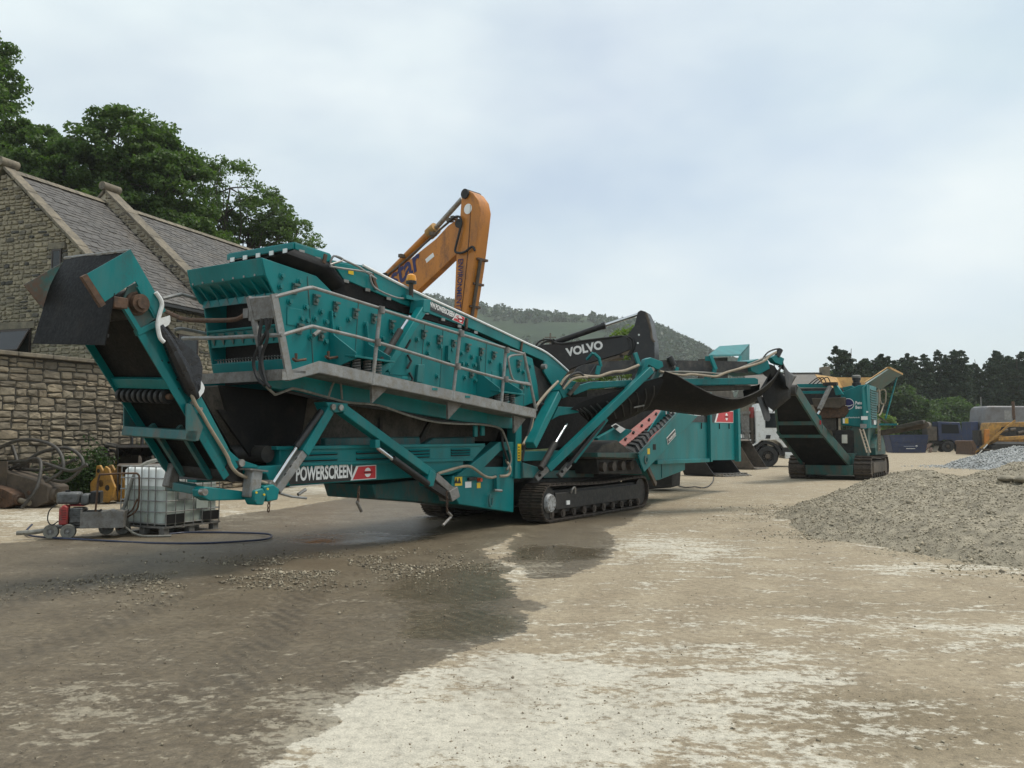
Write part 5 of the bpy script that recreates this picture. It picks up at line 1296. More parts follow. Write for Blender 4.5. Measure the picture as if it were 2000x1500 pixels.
# bolts on the near plate
bm_ = MB(); bm_.cyl((0, 0, 0), (0, -0.045, 0), 0.032, 8); bm_.cyl((0, 0, 0), (0, -0.012, 0), 0.05, 10)
bmesh_ = bm_.mesh('bolt', 40); bmesh_.materials.append(M['teal'])
bp = MB(); bp.box((0, -.012, 0), (0.085, 0.024, 0.15)); bp.cyl((0, -.02, -.02), (0, -0.06, -.02), 0.028, 8); bp.box((0.01, -.035, .05), (0.10, .05, .03))
bpm = bp.mesh('bolt_plate', 40); bpm.materials.append(M['teal_worn'])
BOLTS = [(-5.728,0.5,3.41), (-5.433,0.5,3.373), (-5.145,0.5,3.346), (-4.896,0.5,3.334), (-5.561,0.5,3.705), (-5.869,0.5,3.732), (-5.892,0.5,3.585), (-5.259,0.5,3.232), (-5.054,0.5,3.213), (-4.801,0.5,3.147), (-5.34,0.5,2.969), (-5.059,0.5,2.94), (-4.596,0.5,3.304), (-4.249,0.5,3.268), (-5.514,0.5,3.209), (-5.411,0.5,3.193), (-3.65,0.5,3.225), (-3.872,0.5,3.1), (-4.224,0.5,3.096), (-3.04,0.5,3.166), (-2.737,0.5,3.129), (-2.436,0.5,3.106), (-2.125,0.5,3.082), (-1.831,0.5,3.046), (-1.527,0.5,3.009), (-1.26,0.5,3.003), (-0.953,0.5,2.971), (-0.6,0.5,2.942), (-1.664,0.5,2.873), (-1.815,0.5,2.871), (-1.449,0.5,2.871), (-1.738,0.5,2.638), (-1.432,0.5,2.602), (0.019,0.5,2.879), (0.185,0.5,2.851), (-0.216,0.5,2.489), (0.092,0.5,2.455), (0.411,0.5,2.985), (0.334,0.5,2.614), (-2.515,0.5,2.608), (-2.762,0.5,2.968), (-2.181,0.5,2.887), (-0.392,0.5,2.928), (-5.852,0.5,2.979), (-5.898,0.5,3.096)]
for p in BOLTS:
    inst(bmesh_, 'bolt', None, sb, Matrix.Translation((p[0], BT0, p[2])))
for p in ((-5.265,0.5,3.502), (-4.878,0.5,3.453), (-4.48,0.5,3.407), (-4.083,0.5,3.379), (-3.676,0.5,3.333), (-5.65,0.5,3.594), (-2.885,0.5,3.264), (-2.479,0.5,3.221), (-2.082,0.5,3.181), (-1.666,0.5,3.158), (-1.261,0.5,3.121), (-0.854,0.5,3.091), (-0.018,0.5,3.003), (-5.557,0.5,3.065), (-5.158,0.5,3.016), (-1.556,0.5,2.711), (0.092,0.5,2.572), (-0.34,0.5,2.617)):
    inst(bpm, 'bolt_plate', None, sb, Matrix.Translation((p[0], BT0, p[2])))
# weld seams and doubler plates on the near side
for a, b in (((-5.414,0.5,3.799), (-5.274,0.5,2.531)), ((-4.397,0.5,3.584), (-4.486,0.5,2.488)), ((-2.834,0.5,3.461), (-2.98,0.5,2.375)), ((-2.355,0.5,3.387), (-2.443,0.5,2.316)), ((-1.068,0.5,3.276), (-1.161,0.5,2.226)), ((0.241,0.5,3.121), (0.184,0.5,2.214))):
    c = MB(); c.tube([(a[0], BT0-.002, a[2]), ((a[0]+b[0])/2+.004, BT0-.002, (a[2]+b[2])/2), (b[0], BT0-.002, b[2])], 0.009, 5); c.obj('weld_seam', M['teal_worn'], sb)
for a, b in (((-5.771,3.329), (-5.399,3.096)), ((-3.705,2.889), (-3.212,2.566)), ((-0.903,2.799), (-0.479,2.354))):
    c = MB(); c.plate([(a[0], b[1]), (b[0], b[1]), (b[0], a[1]), (a[0], a[1])], BT0-.010, BT0-.001); c.obj('doubler_plate', M['teal'], sb, bevel=0.004)
# spring mounts
def spring(root, p, r=0.05, h=0.24, turns=6):
    c = MB(); c.tube([(p[0]+r*math.cos(a), p[1]+r*math.sin(a), p[2]+h*a/(6.2832*turns)) for a in [6.2832*turns*i/(turns*9) for i in range(turns*9+1)]], 0.014, 5); c.obj('coil_spring', M['galv_dark'], root)
for (ra, rb, rc, rd, re_) in (((-4.988,3.38), (-4.911,3.041), (-4.555,2.758), (-4.862,2.603), (-4.431,2.811)), ((-1.371,3.03), (-1.259,2.73), (-0.752,2.436), (-1.273,2.312), (-0.805,2.498))):
    u0 = ra[0]; z0 = rc[1]
    for k, off in enumerate((0.0, 0.72)):
        c = MB(); q = [(ra[0]+off, ra[1]-.10*k), (ra[0]+off+.05, ra[1]-.10*k), (rb[0]+off+.02, rb[1]-.06*k), (rb[0]+off+.03, z0+.04), (ra[0]+off, z0+.04)]
        c.prism([(ra[0]+off, BT0, ra[1]-.08*k), (ra[0]+off, BT0-.05, ra[1]-.08*k), (ra[0]+off+.03, BT0-.06, rb[1]-.06*k), (ra[0]+off+.10, BT0-.42, z0+.02), (ra[0]+off+.10, BT0-.42, z0-.06), (ra[0]+off, BT0, z0-.22)], (0.025, 0, 0)); c.obj('mount_web', M['teal'], sb, bevel=0.005)
    c = MB(); c.prism([(u0+.06, BT0, z0+.03), (u0+.06, BT0-.44, z0-.02), (u0+.90, BT0-.44, z0-.04), (u0+.86, BT0, z0+.01)], (0, 0, -.03)); c.obj('mount_shelf', M['teal'], sb, bevel=0.005)
    for i in range(3):
        for j in range(2):
            spring(sb, (u0+.22+.22*i, BT0-.12-.20*j, z0-.30))
    c = MB(); c.b2((u0+.05, BT0-.44, z0-.34), (u0+.88, BT0, z0-.30)); c.obj('mount_base', M['teal'], sb)
# side panels at mid length and small fittings
c = MB(); c.plate([(-3.059,2.761), (-2.903,2.772), (-2.953,2.473), (-3.108,2.481)], 0.44, 0.50); c.obj('bearing_box', M['teal'], sb, bevel=0.01)
for q in ((-3.33,0.46,3.119), (-3.301,0.46,2.8), (-3.26,0.46,2.521)):
    c = MB(); c.tube([(q[0], .47, q[2]+.1), (q[0]+.05, .44, q[2]), (q[0]-.02, .46, q[2]-.12)], 0.02, 6); c.obj('grease_line', M['rubber'], sb)
c = MB(); c.plate([(-2.279,3.135), (-2.208,3.141), (-2.22,2.882), (-2.291,2.885)], 0.44, 0.50); c.obj('stiffener', M['teal'], sb)
for q in ((-5.687,0.4,2.615), (-5.095,0.4,2.695)):
    for d in ((0, 0, .10), (.14, -.04, .03), (-.08, -.03, .02)):
        c = MB(); c.cyl(q, (q[0]+d[0], q[1]+d[1], q[2]+d[2]), 0.02, 6); c.obj('clamp_bolt', M['rust'], sb)
c = MB(); c.cyl((-5.352,0.42,2.991), (-5.239,0.42,3.073), 0.03, 8); c.obj('nozzle', M['galv'], sb)
# discharge end at the right
c = MB(); c.plate([(0.449,3.088), (1.039,2.927), (1.708,2.76), (1.366,2.501), (0.915,2.258), (0.758,2.555)], 0.56, 1.95); c.obj('discharge_mouth', M['dark'], sb)
c = MB(); c.plate([(0.993,3.12), (1.942,2.966), (1.657,2.757), (1.36,2.606), (0.952,2.922)], 0.50, 0.54); c.obj('discharge_cheek', M['teal'], sb, bevel=0.008)
c = MB(); p = (0.918,0.5,3.011); c.cyl((p[0], .52, p[2]), (p[0], .42, p[2]), 0.05, 12); c.obj('pin_boss', M['galv'], sb)
# lifting arm with ram and the amber beacon
c = MB(); c.beam((-3.165,0.3,3.627), (-4.048,0.3,2.606), 0.12, 0.14, (0,1,0)); c.obj('lift_arm', M['teal'], sm, bevel=0.01)
c = MB(); c.plate([(-3.205,3.768), (-3.037,3.783), (-3.061,3.567), (-3.241,3.561)], 0.22, 0.50); c.obj('arm_head', M['teal'], sm, bevel=0.01)
c = MB(); c.cyl((-3.777,0.22,3.216), (-4.208,0.22,2.696), 0.05, 12); c.obj('ram_barrel', M['dark'], sm)
c = MB(); c.cyl((-3.563,0.22,3.451), (-3.777,0.22,3.216), 0.026, 10); c.obj('ram_rod', M['chrome'], sm)
c = MB(); c.plate([(-4.33,2.634), (-4.096,2.726), (-4.004,2.65), (-4.217,2.5), (-4.35,2.492)], 0.2, 0.44); c.obj('arm_foot', M['teal'], sm, bevel=0.01)
bc = part('beacon', sm)
c = MB(); p = (-3.251,0.45,3.938); c.cyl((p[0], .45, p[2]-.13), (p[0], .45, p[2]+.10), 0.036, 12); c.obj('post', M['grimy'], bc)
c = MB(); c.cyl((p[0], .45, p[2]+.09), (p[0], .45, p[2]+.13), 0.085, 16); c.obj('base', M['black'], bc)
c = MB(); c.tube([(p[0], .45, p[2]+.13), (p[0], .45, p[2]+.16), (p[0], .45, p[2]+.22), (p[0], .45, p[2]+.245)], [0.078, .082, .068, .03], 16); c.obj('lens', M['beacon'], bc)
c = MB(); c.box((p[0]+.1, .5, p[2]-.14), (0.5, 0.16, 0.06)); c.obj('bracket', M['teal'], bc)

# ---- galvanised walkway and handrails
wk = part('walkway', sm)
WT = -0.10
TOP = [(-6.286,2.418), (-5.753,2.585), (-4.719,2.5), (-0.343,2.12)]
BOT = [(-6.251,2.313), (-5.75,2.44), (-4.727,2.343), (-0.343,1.962)]
for i in range(3):
    c = MB(); c.plate([TOP[i], TOP[i+1], BOT[i+1], BOT[i]], WT, WT+0.012); c.obj('toe_board', M['galv'], wk)
    a, b = BOT[i], BOT[i+1]
    c = MB(); c.prism([(a[0], WT+.012, a[1]+.03), (b[0], WT+.012, b[1]+.03), (b[0], 0.43, b[1]+.03), (a[0], 0.43, a[1]+.03)], (0, 0, -.03)); c.obj('tread_plate', M['galv_dark'], wk)
    c = MB(); c.beam((a[0], WT+.05, a[1]), (b[0], WT+.05, b[1]), 0.08, 0.02); c.obj('toe_flange', M['galv_dark'], wk)
for q in ((-4.057,-0.1,2.476), (-3.342,-0.1,2.339), (-2.485,-0.1,2.257)):
    c = MB(); c.cyl((q[0]-.05, WT-.003, q[2]), (q[0]+.05, WT-.003, q[2]), 0.002, 4); c.box((q[0], WT-.003, q[2]), (0.13, 0.006, 0.035)); c.obj('slot', M['teal'], wk)
for q in ((-4.477,-0.05,2.307), (-2.693,-0.05,2.111), (-0.738,-0.05,1.9)):
    c = MB(); c.plate([(q[0]-.12, q[2]+.10), (q[0]+.28, q[2]+.04), (q[0]-.10, q[2]-.22)], 0.05, 0.09); c.obj('walkway_bracket', M['galv_dark'], wk)
ue = TOP[0][0]; z1, z0 = TOP[0][1], BOT[0][1]
c = MB(); c.b2((ue-.10, WT, z0-.01), (ue-.085, 2.15, z1+.02)); c.obj('end_toe_board', M['galv_dark'], wk)
c = MB(); c.b2((ue-.085, WT, z1-.01), (ue+.30, 2.15, z1+.02)); c.obj('end_platform', M['galv_dark'], wk)
c = MB(); c.plate([(ue-.10, z1+.02), (TOP[0][0]+.03, TOP[0][1]), (BOT[0][0]+.03, BOT[0][1]), (ue-.10, z0-.01)], WT, WT+.012); c.obj('toe_board', M['galv'], wk)
hr = part('handrail', sm)
HT = -0.085
def rail(pts, r=0.024, mat_='galv', name='rail'):
    c = MB(); c.tube(pts, r, 8); return c.obj(name, M[mat_], hr)
rail([(-6.505,-0.085,3.311), (-6.227,-0.085,3.408), (-5.971,-0.085,3.497), (-5.883,-0.085,3.517), (-5.775,-0.085,3.513), (-4.588,-0.085,3.42)])
rail([(-4.555,-0.085,3.403), (-2.652,-0.085,3.25), (-0.758,-0.085,3.095)])
rail([(-6.365,-0.085,2.861), (-5.934,-0.085,3.003), (-5.855,-0.085,3.019), (-5.765,-0.085,3.015), (-4.655,-0.085,2.935), (-2.759,-0.085,2.725), (-1.377,-0.085,2.602), (-0.514,-0.085,2.55)])
for a, b in (((-4.577,-0.085,3.451), (-4.731,-0.085,2.329)), ((-2.667,-0.085,3.33), (-2.864,-0.085,2.201)), ((-1.329,-0.085,3.146), (-1.473,-0.085,2.149)), ((-0.741,-0.085,3.115), (-0.318,-0.085,2.093))):
    rail([a, b], 0.028, name='post')
c = MB(); c.beam((-6.522,-0.085,3.346), (-6.237,-0.085,2.32), 0.10, 0.035, (0,1,0)); c.obj('post', M['galv'], hr)
rail([(-0.776,-0.085,3.085), (-1.099,-0.085,3.04), (-1.231,-0.085,2.993), (-1.247,-0.085,2.921), (-1.148,-0.085,2.669), (-0.998,-0.085,2.588), (-0.549,-0.085,2.576)], 0.02)
for q in ((-4.593,-0.1,3.389), (-4.672,-0.1,2.926), (-2.687,-0.1,3.253), (-2.78,-0.1,2.723), (-1.384,-0.1,2.601), (-1.352,-0.1,3.107)):
    c = MB(); c.cyl((q[0], q[1]-.03, q[2]-.05), (q[0], q[1]-.03, q[2]+.05), 0.04, 10); c.obj('clamp', M['galv_dark'], hr)
# end rails across the left end
UE = -6.42
rail([(-6.42,0.011,3.331), (-6.42,0.477,3.347)]); rail([(-6.42,-0.146,2.852), (-6.42,1.012,2.887), (-6.42,1.774,2.929)], 0.026)
c = MB(); c.beam((-6.42,0.478,3.373), (-6.42,0.232,2.646), 0.05, 0.06); c.obj('post', M['galv_dark'], hr)
a, b = (-6.42,0.458,3.326), (-6.42,0.004,3.064)
c = MB(); c.b2((UE-.02, min(a[1], b[1]), min(a[2], b[2])), (UE+.04, max(a[1], b[1]), max(a[2], b[2]))); c.obj('control_box', M['galv_dark'], hr, bevel=0.008)
c = MB(); c.b2((UE-.03, a[1], a[2]-.22), (UE-.01, a[1]+.09, a[2]-.10)); c.obj('box_lug', M['galv_dark'], hr)
rail([(-6.42,0.52,3.168), (-6.42,0.625,3.124), (-6.42,0.8,3.104), (-6.42,1.326,3.137), (-6.42,1.73,3.181), (-6.42,1.972,3.255), (-6.42,2.199,3.344)], 0.03, 'rust', 'hydraulic_pipe')
rail([(-6.51,2.1,3.485), (-6.256,2.1,3.57), (-6.158,2.1,3.577), (-5.748,2.1,3.524), (-4.713,2.1,3.402)], 0.024)
rail([(-6.323,2.1,3.072), (-6.226,2.1,3.104), (-6.111,2.1,3.102), (-5.718,2.1,3.07), (-4.702,2.1,2.954)], 0.024)
for pts in ([(-6.46,0.179,3.072), (-6.46,0.228,2.834), (-6.46,0.195,2.641), (-6.46,0.199,2.438), (-6.46,0.112,2.296), (-6.46,0.01,2.211)], [(-6.46,0.114,3.067), (-6.46,0.08,2.824), (-6.46,0.167,2.639), (-6.46,0.163,2.475), (-6.46,0.084,2.27)], [(-6.46,0.032,3.061), (-6.46,0.065,2.95), (-6.46,0.279,2.645), (-6.46,0.321,2.507), (-6.46,0.242,2.338), (-6.46,0.111,2.245)]):
    c = MB(); c.tube(pts, 0.022, 7); c.obj('hydraulic_hose', M['rubber'], hr)
# hose run along the sub frame
hs_ = part('hose_run', sm)
for pts, r, mt in (([(-6.225,0.35,2.246), (-6.107,0.35,2.167), (-6.055,0.35,2.156), (-5.841,0.35,2.226), (-5.708,0.35,2.239), (-5.145,0.35,2.153), (-4.744,0.35,2.097), (-4.097,0.35,2.075), (-3.387,0.35,1.939), (-2.743,0.35,1.854), (-2.044,0.35,1.831), (-1.441,0.35,1.831), (-0.877,0.35,1.774), (-0.708,0.35,1.646), (-0.537,0.35,1.367), (-0.485,0.35,1.18), (-0.623,0.35,1.017)], 0.018, 'hose_grey'),
                   ([(-5.857,0.38,2.206), (-5.016,0.38,2.103), (-3.832,0.38,2.022), (-2.569,0.38,1.874), (-0.914,0.38,1.792), (-0.713,0.38,1.462), (-0.542,0.38,1.181)], 0.022, 'rubber'),
                   ([(-5.135,0.36,2.126), (-5.041,0.36,2.342), (-4.942,0.36,2.405), (-4.891,0.36,2.364), (-4.857,0.36,2.136)], 0.016, 'hose_grey'),
                   ([(-2.733,0.3,1.028), (-2.322,0.3,1.089), (-2.036,0.3,1.123), (-1.845,0.3,1.117), (-1.664,0.3,1.051), (-1.432,0.3,0.947), (-1.227,0.3,0.904), (-1.065,0.3,0.916)], 0.024, 'hose'),
                   ([(-0.89,0.34,0.917), (-0.638,0.34,0.917), (-0.536,0.34,0.978), (-0.536,0.34,1.07), (-0.409,0.5,1.176), (-0.289,0.6,1.286)], 0.026, 'hose'),
                   ([(0.614,0.3,2.244), (0.382,0.3,2.236), (0.192,0.3,1.987), (0.043,0.3,1.696), (-0.086,0.3,1.457), (-0.177,0.3,1.174)], 0.024, 'rubber'),
                   ([(1.005,0.2,2.71), (0.687,0.25,2.494), (0.382,0.3,2.236), (0.23,0.3,2.037), (0.117,0.3,1.745), (-0.14,0.3,1.477)], 0.028, 'hose')):
    c = MB(); c.tube(pts, r, 7); c.obj('hose', M[mt], hs_)

# ---- tail conveyor raised at the left end
tcv = part('tail_conveyor', sm)
TA, TB = 0.30, 1.38                                    # near and far frame
RISE = 0.05
f0, f1 = (-6.882,1.132), (-8.082,2.766)              # underside edge, bottom and top
g0, g1 = (-6.75,1.225), (-7.828,2.839)              # upper edge
for t, dz in ((TA, 0), (TB, RISE)):
    c = MB(); s = 0.05 if t == TA else -0.05
    A = [(f0[0], t, f0[1]+dz), (g0[0], t, g0[1]+dz), (g1[0], t, g1[1]+dz), (f1[0], t, f1[1]+dz)]
    c.prism(A, (0, 0.015, 0)); c.obj('frame_web', M['teal'], tcv)
    for p, q in ((A[0], A[3]), (A[1], A[2])):
        c = MB(); c.beam((p[0], p[1]-.035, p[2]), (q[0], q[1]-.035, q[2]), 0.09, 0.016, (0, 1, 0)); c.obj('frame_flange', M['teal'], tcv)
dirv = Vector((f1[0]-f0[0], 0, f1[1]-f0[1])).normalized(); nrm = Vector((g1[0]-f1[0], 0, g1[1]-f1[1])); nrm = (nrm - dirv*nrm.dot(dirv)).normalized()
LENC = math.hypot(f1[0]-f0[0], f1[1]-f0[1])
def cp(s, n_, t):
    """point on the conveyor: s along from the bottom (0..1), n_ off the underside, t across"""
    return Vector((f0[0], 0, f0[1])) + dirv*(s*LENC) + nrm*n_ + Vector((0, t, RISE*(t-TA)/(TB-TA)))
c = MB(); c.prism([cp(-.02, .05, TA+.03), cp(1.10, .05, TA+.03), cp(1.10, .05, TB-.03), cp(-.02, .05, TB-.03)], nrm*0.012); c.obj('return_belt', M['belt'], tcv)
c = MB(); c.prism([cp(-.02, .30, TA+.03), cp(1.10, .30, TA+.03), cp(1.10, .30, TB-.03), cp(-.02, .30, TB-.03)], nrm*0.012); c.obj('carrying_belt', M['belt'], tcv)
c = MB(); c.prism([cp(.62, -.01, TA+.02), cp(.685, -.01, TA+.02), cp(.685, -.01, TB), cp(.62, -.01, TB)], nrm*0.05); c.obj('cross_plate', M['teal'], tcv, bevel=0.006)
# disc return roller
p = cp(.575, -.02, TA+.05); q = cp(.575, -.02, TB-.02)
c = MB(); c.cyl(p, q, 0.035, 10); c.obj('roller_shaft', M['rust'], tcv)
for i in range(9):
    a = p.lerp(q, (i+.9)/9.6); c = MB(); c.ring(a, q-p, 0.03, 0.085, 0.055, 14); c.obj('roller_disc', M['rubber'], tcv)
# box beam hung below
a, b = cp(.40, -.16, TA-.10), cp(.40, -.16, TB+.02)
c = MB(); c.prism([a, a+Vector((-.02, 0, -.11)), a+Vector((.13, 0, -.13)), a+Vector((.16, 0, .0))], b-a); c.obj('lower_beam', M['teal_worn'], tcv, bevel=0.008)
for t in (TA-.10, TB):
    e = cp(.40, -.16, t); c = MB(); c.prism([e, e+Vector((-.02, 0, -.10)), e+Vector((.16, 0, -.12)), e+Vector((.22, 0, .04)), e+Vector((.05, 0, .30)), e+Vector((-.01, 0, .30))], (0, .02, 0)); c.obj('beam_cheek', M['teal_worn'], tcv)
# far guard skirt and inner rails at the bottom
c = MB(); c.prism([cp(.36, -.02, TB+.02), cp(.02, -.02, TB+.02), cp(-.03, .03, TB+.02), cp(-.01, .16, TB-.05), cp(.30, .16, TB+.02)], (0, .015, 0)); c.obj('skirt_guard', M['teal'], tcv)
for tt in (TA+.28, TB-.28):
    c = MB(); c.beam(cp(.36, .0, tt), cp(-.02, .0, tt), 0.06, 0.06, (0, 1, 0)); c.obj('inner_rail', M['teal_worn'], tcv)
c = MB(); c.cyl(cp(-.01, .14, TA-.02), cp(-.01, .14, TB+.02), 0.13, 18); c.obj('tail_drum', M['dark'], tcv)
# joint plate halfway and hinge
J0, J1 = cp(.44, .22, TA-.03), cp(.34, .24, TA-.03)
c = MB(); c.prism([(-7.497,0.26,1.918), (-7.365,0.26,2.062), (-7.323,0.26,2.017), (-7.376,0.26,1.939), (-7.295,0.26,2.006), (-7.224,0.26,1.973), (-7.15,0.26,1.856), (-7.207,0.26,1.878), (-7.291,0.26,1.888), (-7.339,0.26,1.852), (-7.385,0.26,1.769)], (0, .03, 0)); c.obj('joint_plate', M['teal'], tcv)
for q in ((-7.447,0.255,1.936), (-7.395,0.255,1.996), (-7.269,0.255,1.93)):
    c = MB(); c.cyl(q, (q[0], q[1]-.015, q[2]), 0.022, 10); c.obj('joint_bolt', M['steel'], tcv)
for q in ((-7.678,0.295,2.44), (-7.64,0.295,2.466), (-7.561,0.295,2.258), (-7.535,0.295,2.282), (-7.769,0.295,2.451), (-7.545,0.295,2.148), (-7.135,0.295,1.523)):
    c = MB(); c.cyl(q, (q[0], q[1]-.006, q[2]), 0.014, 8); c.obj('bolt_hole', M['recess_shade'], tcv)
c = MB(); c.prism([(-8.114,0.25,2.754), (-7.871,0.25,2.887), (-7.844,0.25,2.828), (-8.082,0.25,2.696)], (0, .06, 0)); c.obj('head_splice', M['teal'], tcv, bevel=0.006)
# head: hood plates, drum, motor and the rubber flap
c = MB(); c.prism([(-8.712,0.2,3.262), (-8.24,0.2,3.604), (-7.795,0.2,3.001), (-7.919,0.2,2.901), (-8.17,0.2,3.274), (-8.511,0.2,3.006)], (0, .015, 0)); c.obj('hood_side', M['teal'], tcv)
c = MB(); c.prism([(-8.765,0.2,3.227), (-8.712,0.2,3.262), (-8.498,0.2,2.981), (-8.548,0.2,2.943)], (0, .05, 0)); c.obj('hood_edge', M['rust'], tcv)
HB = [(-8.598,1.62,3.308), (-8.16,1.62,3.64), (-8.126,1.62,3.356), (-8.366,1.62,3.049)]
hbm = surf('rusting_teal_hood', (0.006, 0.12, 0.115), 0.2, 0.55, dirt=(0.10, 0.062, 0.042), dirt_amt=0.95, scale=1.8, bmp=0.1)
c = MB(); c.prism(HB, (0, .015, 0)); c.obj('hood_side', hbm, tcv)
h0, h1 = Vector((-8.244,0.22,3.595)), Vector((-8.161,1.6,3.685))
c = MB(); c.cyl(h0, h1, 0.016, 8); c.obj('hood_rod', M['galv'], tcv)
for i in range(6):
    a = h0.lerp(h1, (i+.3)/6); b = h0.lerp(h1, (i+.95)/6)
    c = MB(); c.beam(a, b, 0.02, 0.035); c.obj('flap_clamp', M['galv'], tcv)
fl0, fl1 = Vector((-8.42,0.177,2.55)), Vector((-8.42,1.537,2.647))
rows = []
for k in range(10):
    q = k/9
    cur = Vector((-0.10*math.sin(min(1, q*2.2)*math.pi*.5), 0, 0))
    rows.append([tuple((h0.lerp(h1, s)).lerp(fl0.lerp(fl1, s), q) + cur + Vector((0.012*math.sin(s*7+q*3), 0, 0))) for s in [j/6 for j in range(7)]])
c = MB(); c.sheet(rows, (0.012, 0, 0)); c.obj('rubber_flap', M['belt'], tcv)
c = MB(); a, b = fl0.lerp(h0, .10), fl1.lerp(h1, .10); c.beam(a+Vector((-.07, 0, 0)), b+Vector((-.07, 0, 0)), 0.012, 0.035); c.obj('flap_bar', M['rubber'], tcv)
hd = (-8.108,0.3,3.042)
c = MB(); c.cyl((hd[0], TA+.04, hd[2]), (hd[0], TB-.04, hd[2]), 0.16, 20); c.obj('head_drum', M['dark'], tcv)
c = MB(); c.cyl((hd[0], TA+.02, hd[2]), (hd[0], TA-.12, hd[2]), 0.10, 18); c.cyl((hd[0], TA-.12, hd[2]), (hd[0], TA-.15, hd[2]), 0.06, 14); c.obj('drive_motor', M['rust'], tcv)
c = MB(); c.ring((hd[0], TA-.02, hd[2]), (0, 1, 0), 0.10, 0.13, 0.06, 18); c.obj('bearing_housing', M['rust'], tcv)
c = MB(); c.prism([(-8.205,0.28,3.215), (-8.11,0.28,3.274), (-7.864,0.28,2.913), (-8.07,0.28,2.76), (-8.26,0.28,3.069)], (0, .02, 0)); c.obj('bearing_plate', M['teal_worn'], tcv)
c = MB(); c.beam((-8.345,0.22,3.063), (-8.11,0.22,2.752), 0.05, 0.05, (0, 1, 0)); c.obj('take_up_rail', M['teal'], tcv)
c = MB(); c.beam((-8.137,0.22,3.22), (-7.918,0.22,2.913), 0.03, 0.04, (0, 1, 0)); c.obj('take_up_rail', M['teal'], tcv)
c = MB(); c.box((-8.337,0.24,3.017), (0.16, 0.10, 0.12)); c.obj('scraper_mount', M['rust'], tcv, bevel=0.01)
# black sheet, white tags and hose along the upper edge
rows = []
for k in range(9):
    q = k/8
    a = Vector((-7.845,0.25,2.856)).lerp(Vector((-7.373,0.25,2.067)), q)
    w = 0.10 + 0.22*math.sin(math.pi*q)**2
    rows.append([tuple(a + Vector((w*j/4, 0.02*math.sin(j+q*9), 0.10*math.sin(j*1.3+q*5)*w*2))) for j in range(5)])
c = MB(); c.sheet(rows, (0, .012, 0)); c.obj('plastic_sheet', M['tarp'], tcv)
c = MB(); c.tube([(-7.852,0.22,2.831), (-7.731,0.22,2.65), (-7.58,0.22,2.404), (-7.439,0.22,2.151), (-7.354,0.22,2.05)], [0.04, .07, .09, .08, .04], 10); c.obj('rolled_sheet', M['tarp'], tcv)
c = MB(); c.sheet([[(-7.868,0.2,2.907), (-7.805,0.2,2.931), (-7.742,0.2,2.956)], [(-7.867,0.2,2.85), (-7.797,0.2,2.869), (-7.733,0.2,2.888)], [(-7.859,0.2,2.806), (-7.789,0.2,2.825), (-7.752,0.2,2.852)]], (0, .006, 0)); c.obj('white_tag', M['white'], tcv)
c = MB(); c.sheet([[(-7.312,0.2,2.251), (-7.284,0.2,2.217), (-7.262,0.2,2.177)], [(-7.317,0.2,2.157), (-7.289,0.2,2.146), (-7.274,0.2,2.123)], [(-7.37,0.2,2.084), (-7.349,0.2,2.061), (-7.341,0.2,2.044)]], (0, .006, 0)); c.obj('white_tag', M['white'], tcv)
c = MB(); c.tube([(-7.941,0.18,3.183), (-7.882,0.18,3.118), (-7.861,0.18,3.053), (-7.884,0.18,2.96), (-7.906,0.18,2.856), (-7.897,0.18,2.772), (-7.87,0.18,2.69), (-7.824,0.18,2.65)], 0.024, 8); c.obj('hose', M['white'], tcv)
c = MB(); c.tube([(-7.453,0.2,2.121), (-7.381,0.2,1.978), (-7.295,0.2,1.875), (-7.179,0.2,1.712), (-6.94,0.2,1.401), (-6.893,0.2,1.31), (-6.831,0.2,1.224), (-6.724,0.2,1.153), (-6.49,0.2,1.082), (-6.288,0.2,1.03)], 0.022, 8); c.obj('hose', M['hose'], tcv)
# linkage at the foot
lk = part('conveyor_linkage', sm)
c = MB(); c.plate([(-6.869,1.478), (-6.692,1.347), (-6.392,1.259), (-6.392,1.227), (-6.72,1.237), (-6.812,1.294)], 0.28, 0.34); c.obj('pivot_plate', M['teal'], lk, bevel=0.008)
c = MB(); p = (-6.67,0.27,1.297); c.cyl((p[0], .24, p[2]), (p[0], .30, p[2]), 0.045, 14); c.obj('pivot_pin', M['steel'], lk)
c = MB(); c.plate([(-6.704,1.236), (-5.909,1.252), (-5.903,0.977), (-6.158,0.989), (-6.244,1.152), (-6.672,1.149)], 0.30, 0.50); c.obj('foot_beam', M['teal'], lk, bevel=0.01)
c = MB(); c.plate([(-7.23,0.999), (-7.168,1.037), (-6.574,0.947), (-6.572,0.848), (-7.114,0.869), (-7.214,0.922)], 0.26, 0.44); c.obj('drag_arm', M['teal'], lk, bevel=0.012)
c = MB(); p = (-7.205,0.25,0.976); c.cyl((p[0], .22, p[2]), (p[0], .30, p[2]), 0.04, 12); c.obj('pivot_pin', M['steel'], lk)
c = MB(); a, b = Vector((-7.101,0.44,0.958)), Vector((-7.101,0.44,0.958)); c.beam((a.x+.1, .44, a.z), (a.x+.1, 1.05, a.z+.05), 0.10, 0.10); c.obj('cross_tube', M['teal_worn'], lk, bevel=0.01)  # darker paint stands for the shadow this tube lies in
c = MB(); c.plate([(-6.425,1.054), (-6.227,1.143), (-5.539,1.153), (-5.535,0.981)], 0.7, 1.9); c.obj('floor_pan', M['dark'], lk)
c = MB(); c.beam((-6.542,0.18,1.215), (-6.588,0.18,0.878), 0.16, 0.16, (0, 1, 0)); c.obj('jack_post', M['galv'], lk, bevel=0.02)
c = MB(); c.beam((-6.682,0.18,1.226), (-6.407,0.18,1.192), 0.20, 0.02); c.obj('jack_plate', M['galv_dark'], lk)
